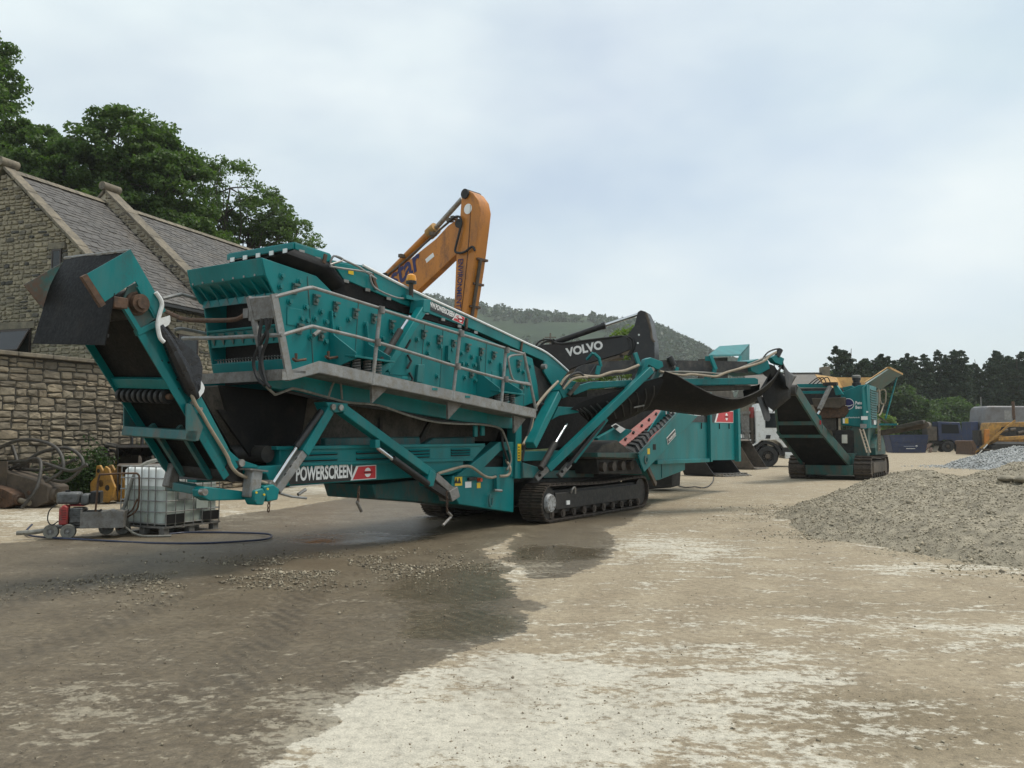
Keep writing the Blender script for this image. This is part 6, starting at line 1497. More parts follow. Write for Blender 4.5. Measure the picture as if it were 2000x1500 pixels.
c = MB(); c.plate([(-6.632,0.968), (-6.5,0.992), (-6.443,0.908), (-6.487,0.787), (-6.597,0.794), (-6.637,0.864)], 0.06, 0.24); c.obj('coupling', M['teal'], lk, bevel=0.015)
c = MB(); c.plate([(-6.477,1.009), (-6.317,1.027), (-6.217,0.965), (-6.247,0.834), (-6.417,0.82)], 0.08, 0.26); c.obj('coupling', M['teal'], lk, bevel=0.015)
c = MB(); c.plate([(-6.333,1.034), (-6.286,1.082), (-6.219,1.028), (-6.2,0.92), (-6.298,0.9)], 0.14, 0.34); c.obj('leg_shoe', M['galv_dark'], lk, bevel=0.012)
for q in ((-6.616,0.05,0.945), (-6.629,0.05,0.849), (-6.498,0.05,0.914), (-6.444,0.05,0.979)):
    c = MB(); c.cyl(q, (q[0], q[1]-.015, q[2]), 0.013, 8); c.obj('grease_cap', M['yellowvinyl'] if q[2] > 0.9 else M['teal_worn'], lk)
c = MB(); c.beam((-6.841,1.3,1.273), (-6.913,1.3,0.982), 0.13, 0.13, (0, 1, 0)); c.obj('far_jack_post', M['galv_dark'], lk, bevel=0.015)
c = MB(); c.plate([(-6.811,1.278), (-6.753,1.051), (-6.5,1.008), (-6.497,0.896), (-6.867,0.929), (-6.873,1.12)], 1.30, 1.45); c.obj('far_link', M['teal_worn'], lk, bevel=0.012)

# ---- slewed side conveyor with its slack belt (frame of its own, set square to the view)
scv = part('side_conveyor', sm)
mo = Matrix.Translation((0.538,15.787,0)) @ Matrix.Rotation(1.00251, 4, 'Z')
scv.matrix_local = mo.inverted() @ (Matrix.Translation((1.334,17,0)) @ Matrix.Rotation(0.48186, 4, 'Z'))
W_ = 0.75
for t in (0.0, W_):
    c = MB(); c.plate([(1.445,2.814), (4.657,2.951), (4.749,2.919), (4.746,2.803), (1.443,2.675)], t-.05, t+.05); c.obj('side_rail', M['teal'], scv, bevel=0.012)
    c = MB(); c.plate([(-0.264,2.576), (0.244,2.724), (1.379,2.801), (1.378,2.684), (0.243,2.579), (-0.121,2.446)], t-.05, t+.05); c.obj('side_rail', M['teal'], scv, bevel=0.012)
c = MB(); c.plate([(0.242,2.558), (1.378,2.673), (4.623,2.788), (4.621,2.695), (1.377,2.566), (0.242,2.434)], 0.06, W_-.06); c.obj('under_tray', M['grimy'], scv)
for i in range(6):
    c = MB(); c.cyl((0.5+i*.75, 0, 2.72+i*.03), (0.5+i*.75, W_, 2.72+i*.03), 0.05, 10); c.obj('idler_roller', M['dark'], scv)
for t in (0.02, W_-.03):
    c = MB(); c.plate([(1.939,3.242), (4.513,3.317), (4.507,3.062), (1.936,2.992)], t, t+.02); c.obj('skirt_rubber', M['belt_grey'], scv)
    c = MB(); c.plate([(0.244,2.838), (0.431,3.084), (0.618,3.154), (1.515,3.235), (1.512,2.955), (0.741,2.854)], t, t+.02); c.obj('skirt_rubber', M['belt_grey'], scv)
def brk(a, b, w=0.09, m_='teal'):
    c = MB(); c.beam(a, b, w, 0.05, (0, 1, 0)); c.obj('skirt_bracket', M[m_], scv, bevel=0.006)
brk((1.371,-0.02,3.366), (1.456,-0.06,3.088)); brk((3.385,-0.02,3.403), (3.486,-0.08,3.087)); brk((3.475,-0.06,3.111), (3.413,-0.06,2.907))
brk((0.453,-0.06,3.049), (0.402,-0.06,2.87)); brk((0.351,-0.03,3.307), (0.473,-0.05,3.207), .05); brk((0.461,-0.05,3.217), (0.502,-0.06,3.04), .05); brk((0.326,-0.03,3.316), (0.326,0.2,3.2), .04)
c = MB(); c.cyl((2.263,-0.02,3.32), (2.359,-0.05,3.135), 0.07, 12); c.obj('guide_roller', M['rubber'], scv); brk((2.359,-0.05,3.135), (2.439,-0.05,2.985), .04, 'galv'); brk((2.433,-0.06,3.104), (2.389,-0.06,2.917), .09)
# pivot head, strut, short prop
c = MB(); c.prism([(1.397,-0.12,2.848), (1.584,-0.12,3.238), (1.703,-0.12,3.276), (2.007,-0.12,3.203), (2.033,-0.12,3.095), (1.885,-0.12,3.025), (1.648,-0.12,3.123), (1.527,-0.12,2.852)], (0, .16, 0)); c.obj('pivot_head', M['teal'], scv, bevel=0.01)
c = MB(); c.cyl((1.679,-0.2,3.012), (1.905,0.1,3.041), 0.05, 12); c.obj('pivot_pin', M['steel'], scv)
c = MB(); c.beam((1.656,-0.16,3.014), (-0.911,-0.3,1.004), 0.15, 0.155, (0, 1, 0)); c.obj('stay_strut', M['teal'], scv, bevel=0.012)
c = MB(); c.beam((-0.9,-0.3,1.024), (-1.18,-0.32,0.817), 0.11, 0.12, (0, 1, 0)); c.obj('stay_end', M['galv_dark'], scv, bevel=0.008)
c = MB(); c.cyl((-1.108,-0.37,0.894), (-1.12,-0.39,0.895), 0.032, 10); c.obj('pin_hole', M['recess_shade'], scv)
c = MB(); c.beam((0.679,0.05,1.986), (-0.152,0,1.123), 0.10, 0.10, (0, 1, 0)); c.obj('second_strut', M['teal'], scv, bevel=0.01)
c = MB(); c.beam((0.57,-0.02,1.942), (-0.367,-0.08,1.008), 0.06, 0.11, (0, 1, 0)); c.obj('second_ram', M['black'], scv)
c = MB(); c.beam((-0.261,-0.06,1.086), (-0.532,-0.1,0.852), 0.10, 0.11, (0, 1, 0)); c.obj('stay_end', M['galv_dark'], scv, bevel=0.008)
c = MB(); c.cyl((-0.468,-0.13,0.942), (-0.486,-0.16,0.943), 0.03, 10); c.obj('pin_hole', M['recess_shade'], scv)
c = MB(); c.beam((2.055,0.05,3.043), (1.541,0.05,2.326), 0.10, 0.10, (0, 1, 0)); c.obj('prop', M['teal_worn'], scv, bevel=0.01)
c = MB(); c.beam((1.31,0.02,2.225), (1.571,0.02,2.272), 0.16, 0.03); c.obj('prop_foot', M['galv_dark'], scv)
# slack belt
up = [(1.989,2.983), (2.313,2.907), (2.793,2.702), (3.356,2.505), (3.865,2.448), (4.238,2.513), (4.62,2.66), (5.012,2.916), (5.287,3.231)]
lo = [(1.697,2.136), (2.378,2.212), (3.152,2.133), (3.735,2.094), (4.261,2.182), (4.724,2.307), (5.071,2.432), (5.363,2.677), (5.663,3.048)]
rows = []
for i in range(9):
    rows.append([(up[i][0]*(1-k)+lo[i][0]*k, -0.22+0.80*k**1.3, up[i][1]*(1-k)+lo[i][1]*k-.10*math.sin(math.pi*k)) for k in [j/7 for j in range(8)]])
c = MB(); c.sheet(rows, (0, .01, .012)); c.obj('slack_belt', M['belt'], scv, smooth=60)
c = MB(); c.tube([(p[0], -.22, p[1]) for p in up[1:]], 0.010, 6); c.obj('belt_edge', M['belt_grey'], scv)
# ribbed belt draped at the pivot end
ra = [(2.015,2.897), (1.444,2.739), (0.864,2.564), (0.241,2.403), (-0.122,2.273), (-0.29,2.158)]
rb = [(1.808,2.196), (1.515,2.062), (1.188,1.941), (0.741,1.863), (0.391,1.902), (0.146,2.087)]
rows = [[(ra[i][0]*(1-k)+rb[i][0]*k, -0.16+0.35*k-.12*math.sin(math.pi*k), ra[i][1]*(1-k)+rb[i][1]*k) for k in [j/6 for j in range(7)]] for i in range(6)]
c = MB(); c.sheet(rows, (0, .012, 0)); c.obj('draped_belt', M['belt'], scv, smooth=60)
for i in range(11):
    q = 0.04 + 0.088*i
    def at2(q, k):
        x = q*5; j = min(4, int(x)); r_ = x-j
        a = (ra[j][0]*(1-r_)+ra[j+1][0]*r_, ra[j][1]*(1-r_)+ra[j+1][1]*r_); b = (rb[j][0]*(1-r_)+rb[j+1][0]*r_, rb[j][1]*(1-r_)+rb[j+1][1]*r_)
        return (a[0]*(1-k)+b[0]*k, -0.16+0.35*k-.12*math.sin(math.pi*k)-.012, a[1]*(1-k)+b[1]*k)
    c = MB(); c.tube([at2(min(1, q+.05), .22), at2(min(1, q+.025), .5), at2(q, .85)], 0.018, 5); c.obj('belt_cleat', M['rubber'], scv)
c = MB(); c.plate([(-0.454,2.54), (-0.263,2.749), (-0.024,2.716), (-0.121,2.467), (-0.36,2.38)], 0.0, 0.6); c.obj('tail_bracket', M['teal'], scv, bevel=0.01)
c = MB(); c.beam((-0.031,-0.05,2.692), (-0.271,-0.05,2.441), 0.07, 0.08, (0, 1, 0)); c.obj('tail_link', M['grimy'], scv, bevel=0.01)
c = MB(); c.plate([(-0.655,1.951), (-0.502,2.215), (-0.027,2.203), (-0.027,2.1), (-0.479,2.034)], -.05, 0.25); c.obj('tail_shelf', M['teal'], scv, bevel=0.01)
# head end: motor, bracket and hanging rubber
c = MB(); c.plate([(4.482,3.315), (4.76,3.385), (5.07,3.363), (5.128,3.178), (4.782,3.025), (4.554,3.098)], -.04, 0.80); c.obj('head_box', M['teal'], scv, bevel=0.012)
c = MB(); c.plate([(5.103,3.423), (5.294,3.491), (5.515,3.418), (5.446,3.261), (5.226,3.311)], -.10, 0.06); c.obj('motor_mount', M['teal'], scv, bevel=0.01)
c = MB(); c.cyl((5.312,-0.06,3.451), (5.428,-0.06,3.622), 0.065, 12); c.obj('drive_motor', M['black'], scv)
c = MB(); c.cyl((5.107,-0.02,3.128), (5.893,0.78,3.213), 0.15, 18); c.obj('head_drum', M['dark'], scv)
def drape(quads, mat_, name, t0, bulge=0.12):
    """quads: left edge and right edge polylines (u, z)"""
    l, r_ = quads
    rows = [[(l[i][0]*(1-k)+r_[i][0]*k, t0[0]*(1-k)+t0[1]*k-bulge*math.sin(math.pi*k)*(i/(len(l)-1)), l[i][1]*(1-k)+r_[i][1]*k+0.03*math.sin(5*k+i)) for k in [j/6 for j in range(7)]] for i in range(len(l))]
    c = MB(); c.sheet(rows, (0, .012, 0)); c.obj(name, M[mat_], scv, smooth=60)
drape(([(5.256,3.253), (5.027,2.881), (4.863,2.562), (4.951,2.354)], [(5.607,3.291), (6.15,2.952), (6.137,2.52), (5.544,2.153)]), 'belt', 'hanging_rubber', (-.05, .35))
drape(([(5.448,3.332), (5.489,3.049), (5.529,2.766)], [(5.704,3.295), (6.303,3.077), (6.045,2.733)]), 'belt_grey', 'hanging_rubber', (-.12, .3), .06)
drape(([(4.647,2.511), (4.763,2.235), (4.864,1.97)], [(5.143,2.522), (5.198,2.242), (5.24,2.032)]), 'belt_grey', 'hanging_rubber', (-.10, .1), .03)
drape(([(4.62,2.672), (4.646,2.487)], [(5.325,2.89), (5.266,2.419)]), 'belt', 'hanging_rubber', (.3, .5), .05)
for pts, r, mt in (([(-0.478,-0.1,2.636), (-0.359,-0.1,2.781), (-0.181,-0.1,2.848), (0.011,-0.1,2.844), (0.18,-0.1,2.829), (0.425,-0.1,2.837), (0.611,-0.1,2.896), (0.799,-0.1,2.944), (1.052,-0.1,2.974), (1.414,-0.1,3.105)], 0.030, 'hose'),
                   ([(-0.455,-0.12,2.595), (-0.289,-0.12,2.812), (-0.074,-0.12,2.891), (0.046,-0.12,2.834)], 0.026, 'rubber'), ([(-0.443,-0.14,2.554), (-0.254,-0.14,2.741), (-0.063,-0.14,2.798), (0.13,-0.14,2.804)], 0.024, 'hose'),
                   ([(1.94,-0.1,2.996), (2.235,-0.1,2.952), (2.577,-0.1,2.932), (2.785,-0.1,2.961), (3.208,-0.1,2.942), (3.494,-0.1,2.94), (3.788,-0.1,3.041), (4.386,-0.1,3.188), (4.848,-0.1,3.322), (5.085,-0.1,3.473), (5.259,-0.1,3.551)], 0.028, 'hose'),
                   ([(1.982,-0.08,2.977), (2.525,-0.08,3.008), (3.226,-0.08,3.011), (3.732,-0.08,3.017), (4.406,-0.08,3.225), (4.947,-0.08,3.422), (5.216,-0.08,3.527)], 0.022, 'hose_grey'),
                   ([(4.869,-0.08,3.395), (5.028,-0.08,3.542), (5.265,-0.08,3.624), (5.408,-0.08,3.631)], 0.018, 'rubber')):
    c = MB(); c.tube(pts, r, 8); c.obj('hose', M[mt], scv)

# ---- feed end: hopper, discharge conveyor with red skirts, tipping grid
fe = part('feed_hopper', sm)
HT_ = 0.12
c = MB(); c.plate([(4.874,1.54), (6.298,2.427), (11.873,2.611), (11.784,0.936), (5.617,1.033)], HT_, HT_+.03); c.obj('hopper_side', M['teal'], fe)
c = MB(); c.plate([(4.874,1.54), (6.298,2.427), (11.873,2.611), (11.784,0.936), (5.617,1.033)], 2.75, 2.78); c.obj('hopper_side', M['teal'], fe)
a = (11.784,0.936); b = (11.873,2.611)
c = MB(); c.b2((a[0]-.03, HT_, a[1]), (a[0]+.06, 2.78, b[1])); c.obj('hopper_end', M['teal'], fe)
c = MB(); c.b2((a[0]-.12, HT_-.12, a[1]-.05), (a[0]+.10, HT_+.02, b[1])); c.obj('corner_post', M['teal'], fe, bevel=0.012)
c = MB(); p = (9.339,1.956); q = (9.296,0.934); c.b2((p[0]-.07, HT_-.10, q[1]), (p[0]+.07, HT_, p[1]+.9)); c.obj('side_rib', M['teal'], fe, bevel=0.01)
c = MB(); p = (5.569,1.01); q = (9.215,0.978); c.beam((p[0], HT_-.02, p[1]), (q[0], HT_-.02, q[1]), 0.12, 0.10); c.obj('bottom_rail', M['teal'], fe, bevel=0.01)
c = MB(); c.plate([(5.308,0.868), (5.742,1.016), (7.777,1.008), (7.768,0.754), (6.079,0.569), (5.856,0.566)], 0.2, 2.6); c.obj('feeder_keel', M['teal'], fe, bevel=0.012)
c = MB(); p = (6.189,1.031); c.b2((p[0]-.02, .185, p[1]-.42), (p[0]+.02, .2, p[1])); c.obj('keel_rib', M['teal_worn'], fe)
nameboard(fe, HT_-.004, (7.849,2.018), (11.535,2.045), (11.553,2.4), (7.861,2.343), 0.58, 0.62, tsize=0.62, stretch=0.62, tx=-1.6, tz=0.18)
c = MB(); p = (7.588,0,2.12); c.ring((p[0], 0.05, p[2]), (0, 1, 0), 0.10, 0.17, 0.03, 18); c.obj('warning_ring', M['yellowvinyl'], fe)
for q in ((8.798,0.11,1.977), (9.536,0.11,1.987), (10.27,0.11,1.983), (11.137,0.11,1.994)):
    c = MB(); c.box((q[0], .105, q[2]-.05), (0.03, .02, 0.16)); c.obj('tarp_hook', M['black'], fe)
dc = part('discharge_conveyor', sm)
c = MB(); c.plate([(3.557,1.21), (5.951,2.207), (7.245,2.161), (3.849,0.844), (3.661,1.041)], -.37, -.33); c.obj('side_panel', M['teal'], dc, bevel=0.012)
c = MB(); c.plate([(5.34,1.169), (7.984,2.27), (9.412,2.219), (5.663,0.766)], .53, .56); c.obj('side_panel', M['teal'], dc, bevel=0.012)
c = MB(); c.beam((3.584,-0.35,1.221), (6.019,-0.35,2.234), 0.09, 0.03, (0, 1, 0)); c.obj('panel_lip', M['teal_worn'], dc)
r0, r1 = (4.337,0.55,1.482), (6.797,0.55,2.334); b0, b1 = (3.823,-0.28,1.25), (6.129,-0.28,2.213); 
c = MB(); c.prism([r0, r1, (r1[0], r1[1]-.22, r1[2]-.10), (r0[0], r0[1]-.22, r0[2]-.10)], (.02, 0, .03)); c.obj('red_skirt', M['redrub'], dc)
c = MB(); c.prism([(r0[0], .34, r0[2]-.12), (r1[0], .34, r1[2]-.12), (b1[0], -.26, b1[2]-.06), (b0[0], -.26, b0[2]-.06)], (.02, 0, .03)); c.obj('chevron_belt', M['belt_grey'], dc)
for i in range(12):
    k = (i+.5)/12
    p = Vector((r0[0], .30, r0[2]-.07)).lerp(Vector((r1[0], .30, r1[2]-.07)), k); q = Vector((b0[0], -.22, b0[2])).lerp(Vector((b1[0], -.22, b1[2])), k)
    m_ = p.lerp(q, .5) + (Vector(r1)-Vector(r0))*0.05 + Vector((0, 0, .01))
    c = MB(); c.tube([p, m_, q], 0.022, 5); c.obj('chevron_cleat', M['rubber'], dc)
c = MB(); c.tube([(4.232,-0.3,1.473), (4.496,-0.3,1.623), (5.259,-0.3,1.877), (5.978,-0.3,2.184)], 0.03, 6); c.obj('red_edge', M['redrub'], dc)
for k in (.12, .3, .5, .68, .86):
    p = Vector(r0).lerp(Vector(r1), k); c = MB(); c.cyl(p+Vector((-.02, -.11, -.02)), p+Vector((-.05, -.14, -.0)), 0.03, 8); c.obj('skirt_bolt', M['black'], dc)
sticker('warning_sticker', M['yellowvinyl'], (4.012,1.361), (4.15,1.234), -.371, parent=dc)
p, q = Vector((5.147,-0.38,1.516)), Vector((5.663,-0.38,1.734))
c = MB(); c.beam(p, q, 0.17, 0.006, (0, 1, 0)); c.obj('maker_plate', M['whitevinyl'], dc); c = MB(); c.beam(p.lerp(q, .04)+Vector((0, -.005, 0)), p.lerp(q, .96)+Vector((0, -.005, 0)), 0.13, 0.006, (0, 1, 0)); c.obj('maker_plate_field', M['blackvinyl'], dc)
text('lettering', 'POWERSCREEN', 0.085, M['whitevinyl'], dc, p.lerp(q, .08)+Vector((.03, -.010, -.03)), q-p, (-(q-p).z, 0, (q-p).x), 0.8, 0.002)
c = MB(); p = (4.409,-0.372,1.392); c.box((p[0], -.372, p[2]), (0.16, .008, 0.13)); c.obj('panel_hole', M['recess_shade'], dc)
c = MB(); p = (3.926,-0.38,1.113); c.ring((p[0], -.38, p[2]), (0, 1, 0), 0.05, 0.10, 0.03, 14); c.obj('lifting_eye', M['teal_worn'], dc)
c = MB(); c.plate([(1.818,1.28), (2.214,1.463), (2.848,1.546), (3.515,1.321), (3.891,1.202), (3.725,1.115), (1.885,1.176)], -.2, .6); c.obj('tail_spill', M['grimy'], dc, bevel=0.03)
c = MB(); c.plate([(1.802,1.301), (3.848,1.271), (3.845,1.147), (1.801,1.209)], -.26, .6); c.obj('tail_beam', M['teal_green'], dc, bevel=0.012)
c = MB(); c.plate([(2.083,1.17), (4.001,1.108), (4.386,0.774), (2.171,0.854)], -.1, .7); c.obj('tail_box', M['dark'], dc, bevel=0.02)
for i in range(4):
    p = (2.241,-0.16,1); c = MB(); c.cyl((p[0]+.45*i, -.2, p[2]), (p[0]+.45*i, -.08, p[2]), 0.10, 12); c.obj('tail_roller', M['track'], dc)
c = MB(); c.beam((4.106,-0.3,0.994), (4.614,-0.3,0.538), 0.10, 0.06, (0, 1, 0)); c.obj('rubber_wiper', M['rustbrown'], dc)
# main feed belt rising to the box, rams and cross members in the dark middle
mf = part('feed_conveyor', sm)
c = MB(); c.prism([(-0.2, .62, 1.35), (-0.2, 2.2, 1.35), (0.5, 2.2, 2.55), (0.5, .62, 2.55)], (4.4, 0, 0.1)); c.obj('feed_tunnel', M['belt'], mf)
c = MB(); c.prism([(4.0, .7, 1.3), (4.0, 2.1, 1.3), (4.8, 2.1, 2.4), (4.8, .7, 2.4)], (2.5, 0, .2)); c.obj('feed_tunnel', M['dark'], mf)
c = MB(); c.plate([(0.102,1.339), (1.65,1.339), (1.649,1.151), (0.101,1.156)], .45, .6); c.obj('cross_member', M['teal'], mf, bevel=0.01)
c = MB(); c.plate([(-0.141,1.145), (0.57,1.01), (0.569,0.824), (-0.141,0.852)], .3, .5); c.obj('slew_base', M['teal_worn'], mf, bevel=0.015)
c = MB(); c.plate([(0.864,0.948), (3.018,0.9), (3.016,0.745), (0.863,0.808)], .45, .6); c.obj('cross_member', M['teal_worn'], mf, bevel=0.01)
c = MB(); c.beam((0.901,0.2,2.452), (-0.067,0.2,1.458), 0.16, 0.22, (0, 1, 0)); c.obj('rear_leg', M['teal'], mf, bevel=0.012)
c = MB(); c.cyl((1.262,0.15,1.875), (0.787,0.15,1.491), 0.028, 10); c.obj('ram_rod', M['chrome'], mf)
c = MB(); c.cyl((0.787,0.15,1.491), (0.239,0.15,1.023), 0.062, 12); c.obj('ram_barrel', M['dark'], mf)
c = MB(); c.plate([(3.323,1.6), (4.293,1.836), (5.139,1.784), (4.559,1.302), (3.368,1.26)], .5, .6); c.obj('side_door', M['teal'], mf, bevel=0.01)
c = MB(); p, q = (3.916,1.914), (4.678,1.756); c.prism([(3.915,0.46,1.867), (4.157,0.46,1.929), (4.679,0.46,1.804), (4.399,0.46,1.707)], (0, .01, 0)); c.obj('name_plate', M['whitevinyl'], mf)
c = MB(); c.prism([(3.974,0.45,1.868), (4.136,0.45,1.905), (4.298,0.45,1.86), (4.107,0.45,1.799)], (0, .008, 0)); c.obj('name_plate_field', M['blackvinyl'], mf)
c = MB(); c.box((2.929,0.55,1.533), (0.5, .05, 0.25)); c.obj('red_panel', M['redrub'], mf)
c = MB(); c.plate([(6.142,1.823), (8.069,2.375), (9.515,2.416), (8.759,1.816), (6.901,1.533)], 1.6, 1.7); c.obj('mud_panel', M['grimy'], mf)
# tipping grid standing up at the far end
tg = part('tipping_grid', sm)
G0, G1, G2, G3 = (12.815,1.3,4.269), (15.637,1.9,4.843), (19.195,1.9,5.247), (16.109,1.3,4.559)
c = MB(); c.prism([G0, G1, G2, G3], (0, 0, -.06)); c.obj('grid_plate', M['teal'], tg)
g3, g2 = Vector(G3), Vector(G2)
c = MB(); c.prism([g3, g2, g2+Vector((.9, .3, -.9)), g3+Vector((0, 0, -.75))], (0.05, 0.05, 0)); c.obj('grid_cheek', M['teal'], tg)
g0 = Vector(G0)
c = MB(); c.beam(g0+Vector((.0, .0, -.05)), g0+Vector((.1, .1, -1.2)), 0.2, 0.1); c.obj('grid_post', M['teal'], tg)
c = MB(); c.prism([g0+Vector((.2, .4, -.1)), g3+Vector((-.2, .4, -.1)), g3+Vector((-.2, .4, -.9)), g0+Vector((.2, .4, -.9))], (0.05, .05, 0)); c.obj('grid_back', M['dark'], tg)
c = MB(); c.beam(g3+Vector((-.3, -.1, -.12)), g3+Vector((-.9, -.1, -.75)), 0.10, 0.10); c.obj('grid_stay', M['teal'], tg)
c = MB(); c.plate([(10.265,2.897), (11.755,3.12), (12.979,3.082), (13.37,2.67), (10.38,2.572)], .6, 2.0); c.obj('feed_boot', M['grimy'], tg)

# ---------------------------------------------------------------- tracked jaw crusher
cr = thing('jaw_crusher', 'green tracked jaw crusher with yellow lined hopper beyond the screening machine', 'crusher', (13.398,31.847,0), 1.00680)
crawler(cr, 0.0, 0.62, 0.0, 4.2, 0.88, 50, M['track'], M['rustbrown'], False, (0.0,), 0.075)
crawler(cr, 2.42, 3.04, 0.0, 4.2, 0.88, 50, M['track'], M['rustbrown'], False, (0.0,), 0.075)
def kp(name, pts, vec, mat_='teal_green', bevel=0.012, parent=cr):
    c = MB(); c.prism(pts, vec); return c.obj(name, M[mat_], parent, bevel=bevel)
c = MB(); c.b2((0.05, 0.64, 0.18), (0.35, 2.40, 0.55)); c.obj('cross_beam', M['teal_green'], cr, bevel=0.015)
c = MB(); c.b2((0.3, 0.64, 0.35), (4.6, 2.40, 1.0)); c.obj('chassis', M['teal_green'], cr, bevel=0.02)
c = MB(); c.b2((0.9, 0.72, 1.0), (3.6, 2.6, 1.9)); c.obj('under_box', M['dark'], cr, bevel=0.02)
# main body panels: engine house on the right side
U0 = 0.84
kp('engine_house', [(U0, .2, 1.97), (U0, 1.18, 2.10), (U0, 1.18, 3.36), (U0, .55, 3.62), (U0, .2, 3.66)], (2.05, 0, 0), 'teal', 0.03)
kp('engine_house_corner', [(U0-.002, .2, 1.97), (U0-.14, .34, 1.92), (U0-.14, .34, 3.50), (U0-.002, .2, 3.66), (U0+.3, .17, 3.66), (U0+.3, .17, 1.97)], (0, .05, 0), 'teal', 0.008)
for i in range(13):
    c = MB(); c.prism([(U0+.6, .195, 2.30+i*.095), (U0+.6, .16, 2.33+i*.095), (U0+.6, .195, 2.37+i*.095)], (1.25, 0, 0)); c.obj('cooling_louvre', M['teal_worn'], cr)
kp('roof_hatch', [(0.9,1.128,3.56), (0.9,0.804,3.63), (0.9,0.619,3.524), (0.9,1.037,3.377)], (.8, 0, .05), 'teal', 0.01)
c = MB(); p = (1.3,0.67,3.626); c.tube([(p[0], p[1], p[2]-.1), (p[0], p[1], p[2]+.12), (p[0], p[1], p[2]+.13), (p[0], p[1], p[2]+.22), (p[0], p[1], p[2]+.23), (p[0], p[1], p[2]+.32)], [.17, .17, .13, .13, .16, .16], 18); c.obj('air_filter', M['black'], cr)
c = MB(); c.tube([(p[0], p[1], p[2]+.32), (p[0], p[1], p[2]+.40), (p[0], p[1], p[2]+.43)], [.175, .175, .11], 18); c.obj('air_filter_cap', M['galv_dark'], cr)
# logo, lettering, stickers on the engine house front
lp = (0.82,0.91,2.911)
c = MB(); c.cyl((U0-.002, lp[1], lp[2]), (U0-.006, lp[1], lp[2]), 0.22, 28); c.obj('logo_rim', M['whitevinyl'], cr)
c = MB(); c.cyl((U0-.006, lp[1], lp[2]), (U0-.010, lp[1], lp[2]), 0.198, 28); c.obj('logo_disc', M['bluevinyl'], cr)
c = MB(); c.tube([(U0-.012, lp[1]+.15, lp[2]+.02), (U0-.012, lp[1]+.10, lp[2]-.05), (U0-.012, lp[1]+.02, lp[2]-.08), (U0-.012, lp[1]-.08, lp[2]-.07), (U0-.012, lp[1]-.16, lp[2]-.03)], 0.016, 6); c.obj('logo_stroke', M['whitevinyl'], cr)
for dy, s_, q in ((-.02, .17, 'Peter'), (-.19, .17, 'Bennie')):
    text('lettering', q, s_, M['whitevinyl'], cr, (U0-.004, lp[1]-.26, lp[2]+dy), (0, -1, 0), (0, 0, 1), 0.80, 0.006)
text('lettering', 'peterbennie.co.uk', 0.085, M['whitevinyl'], cr, (U0-.004, lp[1]+.12, lp[2]-.55), (0, -1, 0), (0, 0, 1), 0.85, 0.001)
for a, b, m_ in (((0.83,1.123,2.357), (0.83,1.052,2.157), 'whitevinyl'), ((0.83,1.047,2.356), (0.83,0.92,2.156), 'yellowvinyl'), ((0.7,0.423,2.424), (0.7,0.187,2.284), 'whitevinyl'), ((0.7,0.234,2.618), (0.7,0.162,2.558), 'whitevinyl'), ((0.7,0.467,2.13), (0.7,0.232,1.971), 'galv')):
    c = MB(); uu = U0-.003 if m_ != 'galv' and a[0] > .8 else U0-.16; c.b2((uu-.004, a[1], min(a[2], b[2])), (uu, b[1], max(a[2], b[2]))); c.obj('sticker', M[m_], cr)
c = MB(); c.b2((U0+.75, .188, 2.12), (U0+1.15, .193, 2.30)); c.obj('sticker', M['blackvinyl'], cr); c = MB(); c.b2((U0+1.2, .188, 2.12), (U0+1.75, .193, 2.30)); c.obj('sticker', M['whitevinyl'], cr)
# legs, skirts below
kp('support_leg', [(0.9,0.803,2.096), (0.9,0.211,1.973), (0.9,0.275,0.854), (0.9,0.833,0.847)], (.5, 0, 0), 'teal_green')
kp('support_leg', [(0.9,1.944,2.409), (0.9,1.403,2.402), (0.9,1.4,0.841), (0.9,1.862,0.835)], (.5, 0, 0), 'grimy')
kp('engine_belly', [(U0+.1, .25, 1.97), (U0+.1, .9, 1.97), (U0+.1, .8, 1.3), (U0+.1, .45, 1.2)], (1.9, 0, 0), 'teal_green')
kp('rear_skirt', [(2.0, .15, .92), (4.4, .15, .92), (4.4, .15, 1.25), (3.6, .15, 1.75), (2.6, .15, 1.75), (2.0, .15, 1.2)], (0, 2.5, 0), 'teal_green')
kp('cream_box', [(0.6,1.13,1.719), (0.6,0.943,1.718), (0.6,0.951,1.383), (0.6,1.138,1.383)], (.15, 0, 0), 'lamp', 0.01)
# jaw housing, flywheel box and strut on top left
kp('jaw_box', [(1.2,2.862,3.609), (1.2,1.282,3.58), (1.2,1.298,2.912), (1.2,2.574,2.939)], (2.0, 0, 0), 'dark', 0.02)
kp('jaw_guard', [(0.6,2.231,3.154), (0.6,0.984,3.163), (0.6,0.99,2.886), (0.6,1.182,2.75), (0.6,2.141,2.809)], (.3, 0, 0), 'rustbrown', 0.02)
kp('jaw_body', [(0.8,2.224,2.877), (0.8,0.935,2.851), (0.8,0.884,2.632), (0.8,1.04,2.395), (0.8,2.001,2.347)], (1.2, 0, 0), 'rust', 0.03)
kp('top_rail', [(0.2,2.694,3.716), (0.2,1.419,3.693), (0.2,1.423,3.534), (0.2,2.618,3.572)], (.12, 0, 0), 'teal', 0.01)
kp('top_rail', [(0.2,2.562,3.429), (0.2,1.615,3.421), (0.2,1.618,3.302), (0.2,2.506,3.327)], (.12, 0, 0), 'teal', 0.01)
kp('bracket', [(0.3,1.365,3.657), (0.3,1.215,3.632), (0.3,0.998,3.27), (0.3,1.261,3.237)], (.3, 0, 0), 'teal', 0.01)
c = MB(); c.beam((0,1.399,3.563), (-0.6,1.684,2.666), 0.13, 0.13); c.obj('conveyor_stay', M['galv_dark'], cr, bevel=0.01)
c = MB(); c.box((0.1,1.399,3.667), (.3, .5, .12)); c.obj('hydraulic_block', M['dark'], cr)
